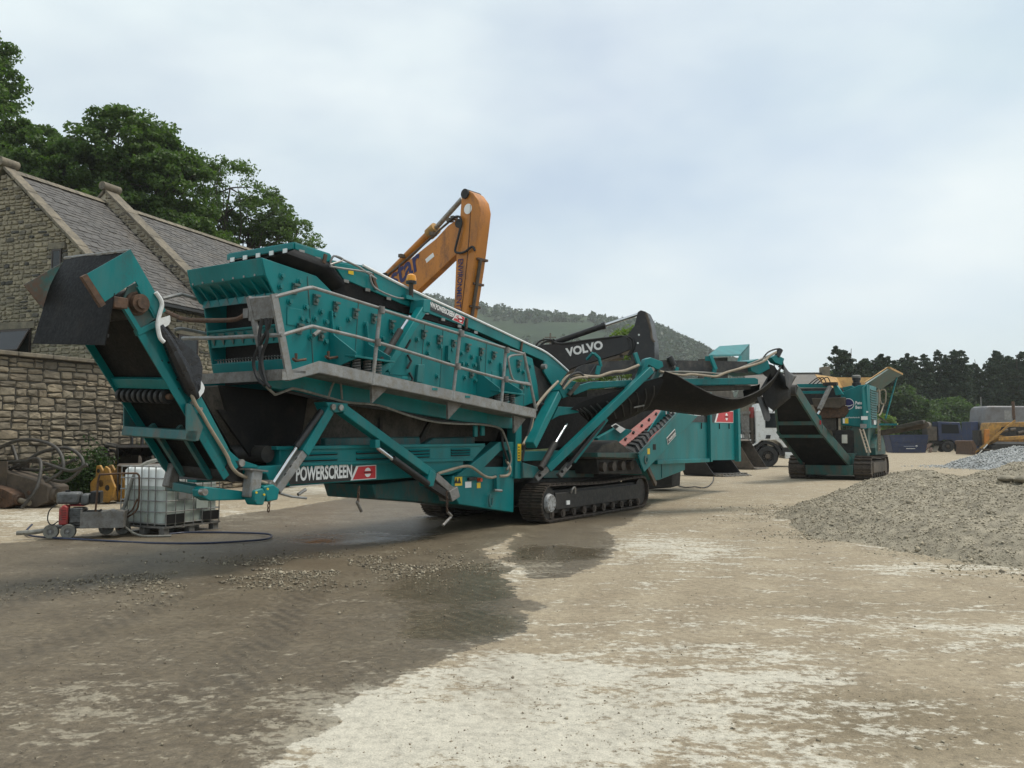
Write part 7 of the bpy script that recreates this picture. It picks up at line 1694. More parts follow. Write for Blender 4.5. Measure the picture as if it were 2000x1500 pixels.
for d in (0, .16, .3):
    c = MB(); q = (0.1,1.398,3.707); c.tube([(q[0], q[1]+d, q[2]), (q[0], q[1]+d+.1, q[2]+.22), (q[0], q[1]+d+.28, q[2]+.16), (q[0], q[1]+d+.5, q[2]-.02)], 0.02, 6); c.obj('hydraulic_hose', M['rubber'], cr)
# feed hopper: yellow inside, green outside
HZ0 = 3.55
hop = part('hopper', cr)
kp('hopper_left_wall', [(3.4,2.702,4.303), (5.4,2.233,4.274), (5.2,1.946,3.8), (3.4,2.295,3.722)], (.05, .03, 0), 'hopyel', 0, hop)
kp('hopper_back_wall', [(5.4,2.233,4.274), (5.4,0.709,4.216), (5.2,0.728,3.784), (5.2,2.159,3.83)], (.05, 0, 0), 'hopyel', 0, hop)
kp('hopper_right_wall', [(1.9, .42, 3.72), (2.0, .40, 3.62), (5.4, .40, 3.70), (6.4, -.30, 4.36), (3.4, -.25, 4.42)], (0, .05, .03), 'teal_green', 0, hop)  # darker green stands for the shade on the wing underside
kp('hopper_right_lining', [(1.9, .48, 3.78), (5.4, .48, 3.74), (6.4, -.20, 4.42), (3.4, -.17, 4.47)], (0, .02, .02), 'hopyel', 0, hop)
kp('hopper_rim', [(3.35, -.28, 4.40), (6.45, -.33, 4.34), (6.45, -.33, 4.42), (3.35, -.28, 4.48)], (0, .10, .02), 'ochre', 0, hop)
c = MB(); c.beam((5.9, -.15, 4.2), (4.6, .15, 2.4), 0.05, 0.05); c.obj('hopper_stay', M['teal'], hop)
c = MB(); c.b2((2.4, .6, 3.0), (6.0, 2.6, 3.56)); c.obj('hopper_base', M['teal_green'], hop, bevel=0.02)
# product conveyor reaching towards the viewer
pc = part('product_conveyor', cr)
HU = -3.2
rb_, rh = Vector((0.3,0.763,0.607)), Vector((-3.2,1.866,3.288)); lb_, lh = Vector((0.3,2.47,0.579)), Vector((-3.2,2.659,3.275))
rk, lk_ = Vector((-1.5,1.429,1.92)), Vector((-1.5,2.993,1.928))
for a, m2, b in ((rb_, rk, rh), (lb_, lk_, lh)):
    for p0, p1 in ((a, m2), (m2, b)):
        c = MB(); c.beam(p0, p1, 0.08, 0.34); c.obj('side_frame', M['teal_green'], pc, bevel=0.01)
for p0, p1, q0, q1 in ((rb_, rk, lb_, lk_), (rk, rh, lk_, lh)):
    e = Vector((.05, 0, -.14))
    c = MB(); c.prism([p0+e, p1+e, q1+e, q0+e], (0, 0, .02)); c.obj('return_belt', M['belt'], pc)
    e = Vector((.0, 0, .16))
    c = MB(); c.prism([p0+e, p1+e, q1+e, q0+e], (0, 0, .02)); c.obj('carrying_belt', M['belt'], pc)
for k in (.95,):
    a, b = rb_.lerp(rk, k), lb_.lerp(lk_, k); c = MB(); c.beam(a+Vector((-.02, 0, -.2)), b+Vector((-.02, 0, -.2)), 0.05, 0.12); c.obj('cross_member', M['teal_green'], pc)
for k in (.30,):
    a, b = rk.lerp(rh, k), lk_.lerp(lh, k); c = MB(); c.beam(a+Vector((-.02, 0, -.2)), b+Vector((-.02, 0, -.2)), 0.05, 0.14); c.obj('cross_member', M['teal_green'], pc)
c = MB(); c.cyl(rh, lh, 0.2, 16); c.obj('head_drum', M['dark'], pc)
kp('skirt_plate', [(-1.2,1.455,2.037), (-1.2,1.114,1.845), (-0.2,1.206,1.232), (-0.2,1.391,1.27)], (.02, .02, 0), 'galv_dark', 0, pc)
kp('side_cheek', [(-1.6,1.648,2.543), (-1.6,1.396,2.407), (-1.5,1.374,1.92), (-1.5,1.468,1.769), (-1.6,1.618,2.222)], (.05, .02, 0), 'teal', 0, pc)
c = MB(); c.box((-1.68,1.438,2.162), (.02, .10, .16)); c.obj('sticker', M['red'], pc)
c = MB(); c.cyl((-1.7,1.425,2.574), (-1.75,1.488,2.462), 0.04, 8); c.obj('ram_rod', M['chrome'], pc)
kp('bottom_tray', [(0.2,2.385,0.742), (0.2,0.872,0.686), (0.2,0.875,0.569), (0.2,2.388,0.603)], (.3, 0, 0), 'rust', 0.01, pc)
# ladders, handrail loop and side dirt conveyor
def ladder(a0, a1, w, root, n=7):
    l = part('ladder', root)
    a0, a1, w = Vector(a0), Vector(a1), Vector(w)
    for o in (Vector((0, 0, 0)), w):
        c = MB(); c.beam(a0+o, a1+o, 0.05, 0.04); c.obj('rail', M['hose'], l)
    for i in range(n):
        p = a0.lerp(a1, (i+.5)/n); c = MB(); c.cyl(p, p+w, 0.018, 6); c.obj('rung', M['hose'], l)
ladder((0.6,0.473,1.933), (0.2,0.169,1.042), (0.02, -.12, 0), cr)
ladder((2.6,0.124,2.358), (2.4,0.106,1.071), (.25, -.02, 0), cr)
for pts in ([(2.6,0.135,3.449), (2.6,0.056,3.508), (2.6,0.095,2.728), (2.6,0.156,2.605)], [(3.2,0.133,3.476), (3.2,0.053,3.557), (3.2,-0.062,3.533), (3.2,-0.097,3.407), (3.2,-0.069,3.033), (3.2,0.029,2.972), (3.2,0.105,3.037), (3.2,0.133,3.476)], [(3.2,-0.009,2.951), (2.8,0.054,2.567), (2.6,0.102,2.481)]):
    c = MB(); c.tube(pts, 0.03, 7); c.obj('hand_loop', M['hose'], cr)
sdc = part('dirt_conveyor', cr)
A0, A1 = Vector((3,0.183,1.786)), Vector((3,-1.553,2.104))
for d in (0, .7):
    c = MB(); c.beam(A0+Vector((d, 0, 0)), A1+Vector((d, 0, 0)), 0.06, 0.20); c.obj('side_frame', M['rustbrown'], sdc, bevel=0.01)
c = MB(); c.prism([A0+Vector((.03, 0, .06)), A1+Vector((.03, 0, .06)), A1+Vector((.67, 0, .06)), A0+Vector((.67, 0, .06))], (0, 0, .03)); c.obj('belt', M['grimy'], sdc)
c = MB(); c.beam((3,-0.51,1.989), (3,-1.52,2.225), .8, .16); c.obj('belt_cover', M['grimy'], sdc, bevel=0.03)
c = MB(); c.cyl(A1+Vector((-.1, 0, 0)), A1+Vector((.8, 0, 0)), 0.13, 14); c.obj('head_drum', M['rustbrown'], sdc)
c = MB(); c.beam((2.6,0.379,2.135), (2.8,-0.541,2.13), .08, .08); c.obj('conveyor_arm', M['teal'], sdc)
c = MB(); c.beam((2.8,0.116,2.424), (2.9,-0.262,2.113), .06, .06); c.obj('conveyor_arm', M['rustbrown'], sdc)

# ---------------------------------------------------------------- yellow excavator, only its arm rises above the screening machine
def digger_base(root, body_mat, u, t, rot, zs=1.0):
    """undercarriage and upper body standing behind the screening machine"""
    for s in (-1.15, 1.15):
        c = MB(); c.plate([(u-2.0, .35), (u-1.7, .05), (u+1.7, .05), (u+2.0, .35), (u+2.0, .6), (u+1.7, .88), (u-1.7, .88), (u-2.0, .6)], t+s-.3, t+s+.3); c.obj('crawler_track', M['track'], root, bevel=0.03)
    c = MB(); c.b2((u-1.6, t-.9, .5), (u+1.6, t+.9, 1.0)); c.obj('undercarriage', M['dark'], root, bevel=0.03)
    c = MB(); c.cyl((u, t, 1.0), (u, t, 1.2), .75, 24); c.obj('slew_ring', M['dark'], root)
    c = MB(); c.plate([(u-2.9, 1.2), (u+1.3, 1.2), (u+1.3, 1.9), (u+.2, 2.1), (u-2.6, 2.1), (u-2.9, 1.8)], t-1.25, t+1.25); c.obj('upper_body', body_mat, root, bevel=0.06)
    c = MB(); c.plate([(u-.6, 1.95), (u+1.25, 1.9), (u+1.2, 2.5), (u+.8, 2.75), (u-.6, 2.75)], t+.3, t+1.25); c.obj('cab', body_mat, root, bevel=0.06)
    c = MB(); c.plate([(u-.4, 2.1), (u+1.1, 2.05), (u+1.05, 2.45), (u+.75, 2.62), (u-.4, 2.62)], t+.285, t+.3); c.obj('cab_window', M['glass'], root)
ye = thing('excavator', 'orange yellow excavator arm raised above the screening machine', 'excavator', (-1.463,24,0), -0.69813)
BT = 0.36                                            # boom thickness across
digger_base(ye, M['orange'], -8.6, .3, 0)
boomP = [(0.095,7.79), (-0.209,7.9), (-0.578,7.766), (-1.081,7.45), (-3.039,6.628), (-7.131,4.969), (-8.26,3.809), (-7.38,3.592), (-4.469,5.013), (-1.936,5.933), (-1.03,6.424), (-0.488,6.73), (-0.142,6.92), (0.057,7.366)]
c = MB(); c.plate(boomP, 0.06, BT-.06); c.obj('boom', M['orange'], ye, bevel=0.02)
# boom foot down to the body
c = MB(); c.plate([(-8.26,3.809), (-7.131,4.969), (-6.013,4.376), (-7.38,3.592), (-7.4, 1.7), (-8.3, 1.8)], 0.08, BT-.08); c.obj('boom_foot', M['orange'], ye, bevel=0.02)
stickP = [(0.091,8.668), (0.271,8.649), (0.509,8.5), (0.705,8.258), (0.784,7.952), (0.727,7.553), (0.537,6.416), (0.248,5.021), (0.194,3.834), (-0.286,3.862), (-0.233,5.065), (-0.141,6.802), (-0.044,7.456), (0.033,8.261)]
c = MB(); c.plate(stickP, -0.04, BT+.06); c.obj('stick', M['orange'], ye, bevel=0.02)
c = MB(); c.plate([(-0.287,3.892), (0.253,3.859), (0.511,2.954), (0.123,2.103), (-0.277,2.4)], 0.05, BT-.05); c.obj('stick_end', M['orange'], ye, bevel=0.02)
c = MB(); c.plate([(0.2, .06), (0.9, .12), (0.95, .8), (.6, 1.5), (.2, 1.9), (-.25, 1.9), (-.5, 1.2), (-.3, .5)], -.3, 1.0); c.obj('bucket', M['dark'], ye, bevel=0.03)
c = MB(); c.cyl((0.226,-0.1,8.531), ((0.226,-0.1,8.531)[0], BT+.12, (0.226,-0.1,8.531)[2]), 0.14, 18); c.obj('stick_pin', M['dark'], ye)
c = MB(); c.cyl((-0.03,-0.08,7.72), ((-0.03,-0.08,7.72)[0], BT+.1, (-0.03,-0.08,7.72)[2]), 0.13, 16); c.obj('boom_pin', M['dark'], ye)
c = MB(); c.cyl((-0.232,0.3,8.554), (-1.343,0.3,7.839), 0.075, 12); c.obj('ram_rod', M['steel'], ye)
c = MB(); c.cyl((-1.3,0.3,7.864), (-1.603,0.3,7.709), 0.18, 14); c.obj('ram_gland', M['ochre'], ye)
c = MB(); c.cyl((-1.516,0.3,7.758), (-3.614,0.3,6.581), 0.13, 14); c.obj('ram_barrel', M['orange'], ye)
for d in (.05, .55):
    c = MB(); c.tube([(-3.189,0.05,6.623), (-2.405,0.05,6.966), (-1.346,0.05,7.469), (-0.836,0.05,7.726), (-0.545,0.05,7.861)], 0.035, 7); o = c.obj('pipe', M['rustbrown'], ye); o.location = (0, d*.6, .02)
for a in ((-2.576,0.1,7.156), (-1.226,0.1,7.629), (-0.531,0.1,7.929), (-0.366,0.1,7.962)):
    c = MB(); c.box(a, (.12, .2, .10)); c.obj('pipe_clamp', M['rustbrown'], ye)
c = MB(); c.tube([(-0.406,-0.05,7.833), (-0.153,-0.1,7.915), (0.068,-0.12,7.874), (0.129,-0.12,7.687), (0.05,-0.12,7.419), (-0.049,-0.12,7.138), (-0.108,-0.12,6.925), (0.013,-0.12,6.849), (0.272,-0.12,6.841), (0.529,-0.1,6.954), (0.6,-0.05,6.836)], 0.035, 7); c.obj('hose', M['rubber'], ye)
# pipes down the outer face of the stick
for a, b, r in (((0.526,0.16,6.662), (0.198,0.16,5.043), .05), ((0.419,0.3,6.7), (0.088,0.3,5.069), .04)):
    c = MB(); c.cyl((a[0]+.10, a[1], a[2]), (b[0]+.10, b[1], b[2]), r, 8); c.obj('pipe', M['rustbrown'], ye)
for y_ in ((0.49,0.2,6.629), (0.335,0.2,5.944), (0.199,0.2,5.312)):
    c = MB(); c.box((y_[0]+.10, .24, y_[2]), (.12, .42, .06)); c.obj('pipe_clamp', M['rust'], ye)
c = MB(); p = (0.316,-0.045,8.083); c.cyl(p, (p[0], p[1]-.006, p[2]), 0.15, 16); c.obj('sticker', M['whitevinyl'], ye)
c = MB(); c.tube([(0.414,-0.045,8.184), (0.378,-0.045,7.455), (0.264,-0.045,6.445), (0.071,-0.045,5.149)], 0.012, 5); c.obj('seam', M['rust'], ye)
a, b = Vector((-0.093,-0.05,6.698)), Vector((-0.185,-0.05,5.07))
text('lettering', 'ENVIRONMENTAL', 0.27, M['bluevinyl'], ye, a+Vector((.05, 0, 0)), b-a, (1, 0, .06), 0.86, 0.004, fit=(b-a).length)
a, b = Vector((-2.718,0.05,6.295)), Vector((-1.644,0.05,6.755))
text('lettering', 'star', 0.95, M['bluevinyl'], ye, Vector((-2.954,0.055,6.148)), b-a, (-(b-a).z, 0, (b-a).x), 1.0, 0.02, shear=0.2, fit=1.45)
a, b = Vector((-1.476,0.055,6.842)), Vector((-1.154,0.055,6.997))
c = MB(); c.beam(a, b, 0.13, 0.006, (0, 1, 0)); c.obj('sticker', M['whitevinyl'], ye)
c = MB(); c.cyl((-3.284,0.05,6.602), (-3.794,0.5,6.731), .12, 12); c.obj('work_lamp', M['black'], ye)

# ---------------------------------------------------------------- black excavator behind the side conveyor
be = thing('excavator', 'black excavator arm with white lettering behind the side conveyor', 'excavator', (4.017,26,0), -0.38397)
digger_base(be, M['black'], -6.2, .3, 0)
c = MB(); c.plate([(-3.619,4.475), (-3.389,4.582), (-1.722,4.676), (-0.598,4.771), (-0.371,4.745), (-0.243,4.548), (-0.277,4.359), (-0.733,4.186), (-2.064,3.861), (-2.921,3.56), (-4.154,2.927), (-5.058,2.522), (-4.694,3.356)], 0.0, .55); c.obj('boom', M['black'], be, bevel=0.02)
c = MB(); c.plate([(-0.733,4.17), (-2.064,3.845), (-2.921,3.543), (-2.886,3.493), (-2.064,3.747), (-0.734,4.09)], 0.0, .55); c.obj('boom_underside', M['rustbrown'], be)
c = MB(); c.plate([(-4.154,2.927), (-4.694,3.356), (-6.6, 1.8), (-5.6, 1.8)], .05, .5); c.obj('boom_foot', M['black'], be, bevel=0.02)
c = MB(); c.plate([(-0.138,5.466), (-0.041,5.524), (0.118,5.467), (0.243,5.207), (0.303,4.809), (0.378,4.459), (0.373,4.019), (0.253,3.082), (-0.101,2.618), (-0.321,3.094), (-0.376,4.204), (-0.468,4.765), (-0.239,5.057)], -.05, .60); c.obj('stick', M['black'], be, bevel=0.02)
c = MB(); c.tube([(0.132,-0.06,5.411), (0.254,-0.06,4.962), (0.298,-0.06,4.645), (0.376,-0.06,4.516)], 0.04, 7); c.obj('stick_edge', M['rustbrown'], be)
for q in ((-0.098,-0.06,4.757), (-0.133,-0.06,4.506)):
    c = MB(); c.cyl(q, (q[0], q[1]-.02, q[2]), 0.03, 8); c.obj('grease_nipple', M['whitevinyl'], be)
c = MB(); c.cyl((-0.204,0.27,5.442), (-1.295,0.27,5.143), 0.055, 12); c.obj('ram_rod', M['chrome'], be)
c = MB(); c.cyl((-1.245,0.27,5.156), (-1.362,0.27,5.13), 0.12, 12); c.obj('ram_gland', M['black'], be)
c = MB(); c.cyl((-1.295,0.27,5.143), (-2.941,0.27,4.674), 0.095, 12); c.obj('ram_barrel', M['black'], be)
c = MB(); c.tube([(-2.869,-0.04,4.655), (-2.559,-0.04,4.593), (-1.71,-0.04,4.671), (-0.636,-0.04,4.752)], 0.03, 7); c.obj('pipe', M['rubber'], be)
for pts in ([(-3.529,-0.05,4.483), (-3.388,-0.05,4.676), (-3.16,-0.05,4.749), (-2.9,-0.05,4.721)], [(-3.514,0.1,4.464), (-3.338,0.1,4.623), (-3.127,0.1,4.714), (-2.848,0.1,4.686)]):
    c = MB(); c.tube(pts, 0.03, 7); c.obj('hose', M['rubber'], be)
for pts in ([(-0.448,-0.08,4.723), (-0.282,-0.1,4.635), (-0.252,-0.1,4.412), (-0.356,-0.08,4.196), (-0.46,-0.05,4.139)], [(-0.488,-0.05,4.681), (-0.331,-0.1,4.573), (-0.317,-0.1,4.351), (-0.428,-0.05,4.17)]):
    c = MB(); c.tube(pts, 0.03, 7); c.obj('hose', M['rubber'], be)
c = MB(); c.cyl((-2.91,-0.02,4.676), (-3.092,0.5,4.738), .09, 10); c.obj('ram_pin', M['dark'], be)
a, b = Vector((-2.435,-0.005,4.183)), Vector((-1.223,-0.005,4.396))
W_L = (b-a).length
vt = text('lettering', 'VOLVO', 0.36, M['whitevinyl'], be, a, b-a, (-(b-a).z, 0, (b-a).x), 1.0, 0.016, fit=W_L)
c = MB(); c.plate([(0.2, .06), (0.9, .12), (0.95, .8), (.6, 1.5), (.2, 2.2), (-.25, 2.2), (-.5, 1.2), (-.3, .5)], -.3, 1.0); c.obj('bucket', M['dark'], be, bevel=0.03)

# ---------------------------------------------------------------- digger buckets on the ground
def ground_bucket(name, label, loc, rz, w, mat_, teeth, d=1.1, h=0.85):
    t = thing(name, label, 'bucket', loc, rz, 'digger buckets by the hopper')
    prof = [(-d*.50, .06), (-d*.62, .35*h), (-d*.60, .70*h), (-d*.45, h), (-d*.20, h), (-d*.1, h*.95)]
    c = MB(); rows = [[(x, 0, z), (x, w, z)] for x, z in [(d*.5, .05)] + prof]
    c.sheet(rows, (0.01, 0, .03)); c.obj('shell', M[mat_], t)
    for y in (0, w-.03):
        c = MB(); c.plate([(d*.5, .03), (-d*.50, .03), (-d*.62, .35*h), (-d*.60, .70*h), (-d*.45, h), (-d*.12, h), (d*.22, .45*h)], y, y+.03); c.obj('side_plate', M[mat_], t)
    c = MB(); c.b2((d*.46, 0, .02), (d*.56, w, .07)); c.obj('lip', M['steel'], t)
    for i in range(teeth):
        y = w*(i+.5)/teeth
        c = MB(); c.prism([(d*.50, y-.06, .12), (d*.50, y+.06, .12), (d*.86, y+.03, .03), (d*.86, y-.03, .03)], (0, 0, -.09 if False else -.03)); c.prism([(d*.50, y-.06, .0), (d*.50, y+.06, .0), (d*.50, y+.06, .12), (d*.50, y-.06, .12)], (d*.2, 0, 0)); c.obj('tooth', M['steel'], t)
    return t
ground_bucket('digger_bucket', 'black digger bucket with a row of teeth on the ground below the hopper', (7.824,35.656,0), R(-46), 2.1, 'black', 8, 1.5, 1.2)
ground_bucket('digger_bucket', 'brown toothless digger bucket behind the black toothed one', (11.533,43.111,0), R(-35), 1.9, 'rustbrown', 0, 1.5, 1.5)
c = MB(); c.tube([(8.604,44.545,0), (5.934,30.752,0), (5.518,28.171,0), (5.562,27.312,0), (5.917,27.592,0), (6.024,27.037,0), (6.497,28.171,0), (7.412,31.473,0), (8.203,34.733,0)], 0.018, 6); tag(c.obj('loose_cable', M['rubber']), 'thin dark cable looping on the ground below the hopper', 'cable').location = (0, 0, .02)

# ---------------------------------------------------------------- trucks
def wheel(root, c0, axis, r=0.55, w=0.32, name='wheel'):
    wp = part(name, root)
    c = MB(); c.ring(c0, axis, r*.56, r, w, 28); c.obj('tyre', M['rubber'], wp)
    c0 = Vector(c0); ax = Vector(axis).normalized()
    c = MB(); c.cyl(c0-ax*w*.10, c0+ax*w*.30, r*.57, 22, r*.50); c.obj('rim', M['trackframe'], wp)
    c = MB(); c.cyl(c0-ax*w*.52, c0, r*.24, 14); c.obj('hub', M['rustbrown'], wp)
    for i in range(10):
        a = 6.283*i/10; _, e1, e2 = c.frame(ax); p = c0 + (e1*math.cos(a)+e2*math.sin(a))*r*.36
        c_ = MB(); c_.cyl(p-ax*w*.25, p-ax*w*.02, .022, 6); c_.obj('wheel_nut', M['rustbrown'], wp)
tk = thing('tipper_truck', 'white cabbed tipper truck parked behind the crusher conveyor', 'truck', (14.063,46.884,0), -0.13963)
# x forward (to the right), y away, near side wheel at the origin
TW = 2.35
for x in (0.0, -3.6, -4.9):
    wheel(tk, (x, .16, .58), (0, 1, 0), .58); wheel(tk, (x, TW-.16, .58), (0, -1, 0), .58)
c = MB(); c.plate([(-.62, 1.28), (-.62, 3.15), (1.10, 3.15), (1.34, 2.35), (1.56, 1.25), (1.56, 1.05), (.85, 1.05), (.70, 1.28), (.45, 1.45), (-.30, 1.45), (-.5, 1.3)], 0.02, TW-.02); c.obj('cab', M['white'], tk, bevel=0.05)
c = MB(); c.plate([(-.10, 2.15), (1.12, 2.15), (1.02, 2.95), (-.10, 2.95)], 0.0, .021); c.obj('cab_window', M['glass'], tk)
c = MB(); c.prism([(1.165, .2, 2.98), (1.165, TW-.2, 2.98), (1.40, TW-.15, 2.22), (1.40, .15, 2.22)], (.012, 0, 0)); c.obj('windscreen', M['glass'], tk)
c = MB(); c.plate([(-.10, 1.55), (.14, 1.55), (.18, 1.75), (-.06, 1.75)], -.003, .021); c.obj('badge_panel', M['blackvinyl'], tk)
c = MB(); c.tube([(.62, -.02, 1.62), (.75, -.05, 1.52), (.95, -.05, 1.62), (1.05, -.03, 1.80)], .025, 6); c.obj('grab_handle', M['black'], tk)
arch = [(.78*math.cos(a), .62+.80*math.sin(a)) for a in [math.pi*i/12 for i in range(13)]]
c = MB(); c.plate(arch + [(-.62*math.cos(math.pi*i/12)*-1*-1, .62+.64*math.sin(math.pi*i/12)) for i in range(13)], 0.0, .5); c.obj('wheel_arch', M['blackvinyl'], tk)
c = MB(); c.plate([(.74, .62), (1.60, .60), (1.60, 1.06), (.80, 1.08)], 0.02, TW-.02); c.obj('lower_bumper', M['blackvinyl'], tk, bevel=0.03)
c = MB(); c.plate([(.92, .45), (1.62, .45), (1.62, .80), (.92, .82)], 0.0, TW); c.obj('bumper', M['white'], tk, bevel=0.03)
c = MB(); c.b2((1.50, .01, .50), (1.635, .30, .78)); c.obj('headlight', M['lamp'], tk); c = MB(); c.b2((1.50, TW-.30, .50), (1.635, TW-.01, .78)); c.obj('headlight', M['lamp'], tk)
c = MB(); c.b2((-5.6, .65, .80), (.8, TW-.65, 1.10)); c.obj('chassis', M['trackframe'], tk)
c = MB(); c.b2((-2.2, .15, .55), (-1.05, .7, 1.15)); c.obj('fuel_tank', M['galv_dark'], tk, bevel=0.05)
c = MB(); c.plate([(-1.15, 1.05), (-.55, 1.35), (-.50, 1.30), (-1.05, .98)], .0, .5); c.obj('step', M['white'], tk)
c = MB(); c.cyl((-.78, .35, 1.2), (-.78, .35, 3.3), .13, 12); c.obj('exhaust_stack', M['rustbrown'], tk)
c = MB(); c.cyl((-.78, .35, 2.7), (-.78, .35, 3.3), .14, 12); c.obj('exhaust_shield', M['engine_red'], tk)
bd = part('tipper_body', tk)
c = MB(); c.plate([(-6.4, 1.25), (-.95, 1.25), (-.95, 3.05), (-6.4, 2.9)], .02, TW-.02); c.obj('body_shell', M['galv_dark'], bd, bevel=0.02)
for x in np.arange(-6.3, -.8, .62):
    c = MB(); c.b2((x-.05, -.05, 1.2), (x+.05, .02, 3.0)); c.obj('body_rib', M['galv_dark'], bd)
c = MB(); c.b2((-6.4, -.06, 2.9), (-.9, .04, 3.06)); c.obj('body_rail', M['galv_dark'], bd)
c = MB(); c.b2((-6.4, -.05, 1.9), (-.9, .02, 2.0)); c.obj('body_rail', M['galv_dark'], bd)
c = MB(); c.plate([(-.6, 3.15), (.5, 3.15), (.3, 3.45), (-.5, 3.5)], .3, TW-.3); c.obj('roof_deflector', M['white'], tk, bevel=0.03)
# second truck, only the edge of its cab shows behind the hopper
t2 = thing('parked_truck', 'white truck cab with slatted grille peeping out behind the hopper', 'truck', (12.46,46.884,0), R(-62))
# x forward towards the viewer, y across
c = MB(); c.plate([(-2.0, .95), (0, .95), (0, 1.75), (-.18, 2.75), (-.35, 2.95), (-2.0, 2.95)], -.35, 2.1); c.obj('cab', M['white'], t2, bevel=0.04)
c = MB(); c.prism([(.012, -.25, 1.80), (.012, 2.0, 1.80), (-.165, 1.95, 2.72), (-.165, -.2, 2.72)], (.01, 0, 0)); c.obj('windscreen', M['glass'], t2)
c = MB(); c.b2((0, -.33, .72), (.03, 2.1, 1.58)); c.obj('grille_panel', M['black'], t2)
for i in range(5):
    c = MB(); c.b2((.03, -.33, .80+i*.16), (.07, 2.08, .88+i*.16)); c.obj('grille_slat', M['white'], t2)
c = MB(); c.b2((-.1, -.36, .42), (.1, 2.1, .70)); c.obj('bumper', M['galv_dark'], t2, bevel=0.03)
c = MB(); c.tube([(.05, -.40, 1.0), (.16, -.46, 1.02), (.16, -.46, 1.5), (.05, -.40, 1.52)], .025, 6); c.obj('mirror_arm', M['black'], t2)
wheel(t2, (-.75, -.2, .5), (0, 1, 0), .5); wheel(t2, (-.75, 1.95, .5), (0, -1, 0), .5)
c = MB(); c.b2((-6.5, -.2, .75), (-2.0, 1.95, 1.1)); c.obj('chassis', M['trackframe'], t2)
c = MB(); c.b2((-6.5, -.35, 1.15), (-2.2, 2.1, 2.5)); c.obj('body', M['galv_dark'], t2, bevel=0.03)
wheel(t2, (-5.2, -.2, .5), (0, 1, 0), .5); wheel(t2, (-5.2, 1.95, .5), (0, -1, 0), .5)

# ---------------------------------------------------------------- far side of the yard
def skip(name, label, loc, rz, L_, h, mat_='navy'):
    t = thing(name, label, 'skip', loc, rz, 'blue skips at the far edge')
    w = 1.8
    prof = [(-L_/2+.35, .08), (L_/2-.35, .08), (L_/2, h), (-L_/2, h)]
    for y in (0, w-.05):
        c = MB(); c.plate(prof, y, y+.05); c.obj('side_panel', M[mat_], t)
    c = MB(); c.prism([(-L_/2+.35, 0, .08), (-L_/2, 0, h), (-L_/2+.05, 0, h), (-L_/2+.40, 0, .08)], (0, w, 0)); c.obj('end_panel', M[mat_], t)
    c = MB(); c.prism([(L_/2-.35, 0, .08), (L_/2, 0, h), (L_/2-.05, 0, h), (L_/2-.40, 0, .08)], (0, w, 0)); c.obj('end_panel', M[mat_], t)
    c = MB(); c.b2((-L_/2+.35, 0, .04), (L_/2-.35, w, .10)); c.obj('floor_panel', M[mat_], t)
    for z in (h*.34, h*.62, h*.97):
        e = .35*(1-z/h)
        c = MB(); c.b2((-L_/2+e, -.07, z-.05), (L_/2-e, .0, z+.05)); c.obj('side_rib', M[mat_], t)
    return t
s1 = skip('skip', 'dark blue skip with white lettering left of the blue truck', (41.469,88.989,0), R(-4), 4.0, 1.9)
c = MB(); c.b2((-.55, -.012, .62), (.55, -.002, .72)); c.obj('faded_lettering', M['whitevinyl'], s1); c = MB(); c.b2((-.3, -.012, .44), (.6, -.002, .50)); c.obj('faded_lettering', M['whitevinyl'], s1); c = MB(); c.cyl((.75, -.002, .70), (.75, -.014, .70), .12, 12); c.obj('faded_emblem', M['whitevinyl'], s1)
skip('skip', 'dark blue skip half hidden right of the blue truck', (51.188,95.338,0), R(6), 1.9, 1.9)
bt = thing('blue_truck', 'small dark blue truck parked at the far edge', 'truck', (47.981,95.338,0), R(-12))
bt.scale = (1.3, 1.3, 1.3)
for x in (.55, 3.2):
    wheel(bt, (x, .12, .5), (0, 1, 0), .5); wheel(bt, (x, 1.9, .5), (0, -1, 0), .5)
c = MB(); c.plate([(-.15, .95), (.05, .95), (.2, 1.05), (.9, 1.05), (1.1, .75), (1.75, .75), (1.75, 1.45), (1.55, 2.55), (-.15, 2.62)], 0, 2.0); c.obj('cab', M['navy'], bt, bevel=0.05)
c = MB(); c.plate([(.1, 1.60), (1.5, 1.60), (1.4, 2.35), (.1, 2.40)], -.012, .01); c.obj('cab_window', M['glass'], bt)
c = MB(); c.prism([(1.765, .15, 1.55), (1.765, 1.85, 1.55), (1.585, 1.8, 2.45), (1.585, .2, 2.45)], (.012, 0, 0)); c.obj('windscreen', M['glass'], bt)
c = MB(); c.b2((-3.2, .4, .7), (3.9, 1.6, .95)); c.obj('chassis', M['trackframe'], bt)
c = MB(); c.b2((-1.0, .1, 1.0), (-.25, 1.9, 2.2)); c.obj('crane_base', M['rustbrown'], bt)
c = MB(); c.b2((-3.2, 0, .95), (-1.1, 2.0, 1.5)); c.obj('flat_bed', M['navy'], bt)
# scrap heap in front of the skip
for i, (px, lb, mt) in enumerate((((44.226,92.054,0), 'pale slab of scrap leaning by the blue skip', 'galv_dark'), ((44.89,92.054,0), 'rusty scrap sheet lying by the blue skip', 'rust'), ((47.523,95.338,0), 'tan scrap board propped near the blue truck', 'sandstone'))):
    c = MB(); c.beam((-.9, 0, .05), (.7, .2, 1.2-.25*i), .5, .08); c.beam((.2, -.1, .02), (1.0, .4, .5), .3, .1) if i == 1 else None
    o = c.obj('scrap_piece', M[mt]); o.location = px; o.rotation_euler = (0, 0, .4*i); tag(o, lb, 'scrap', 'scrap by the far skip')

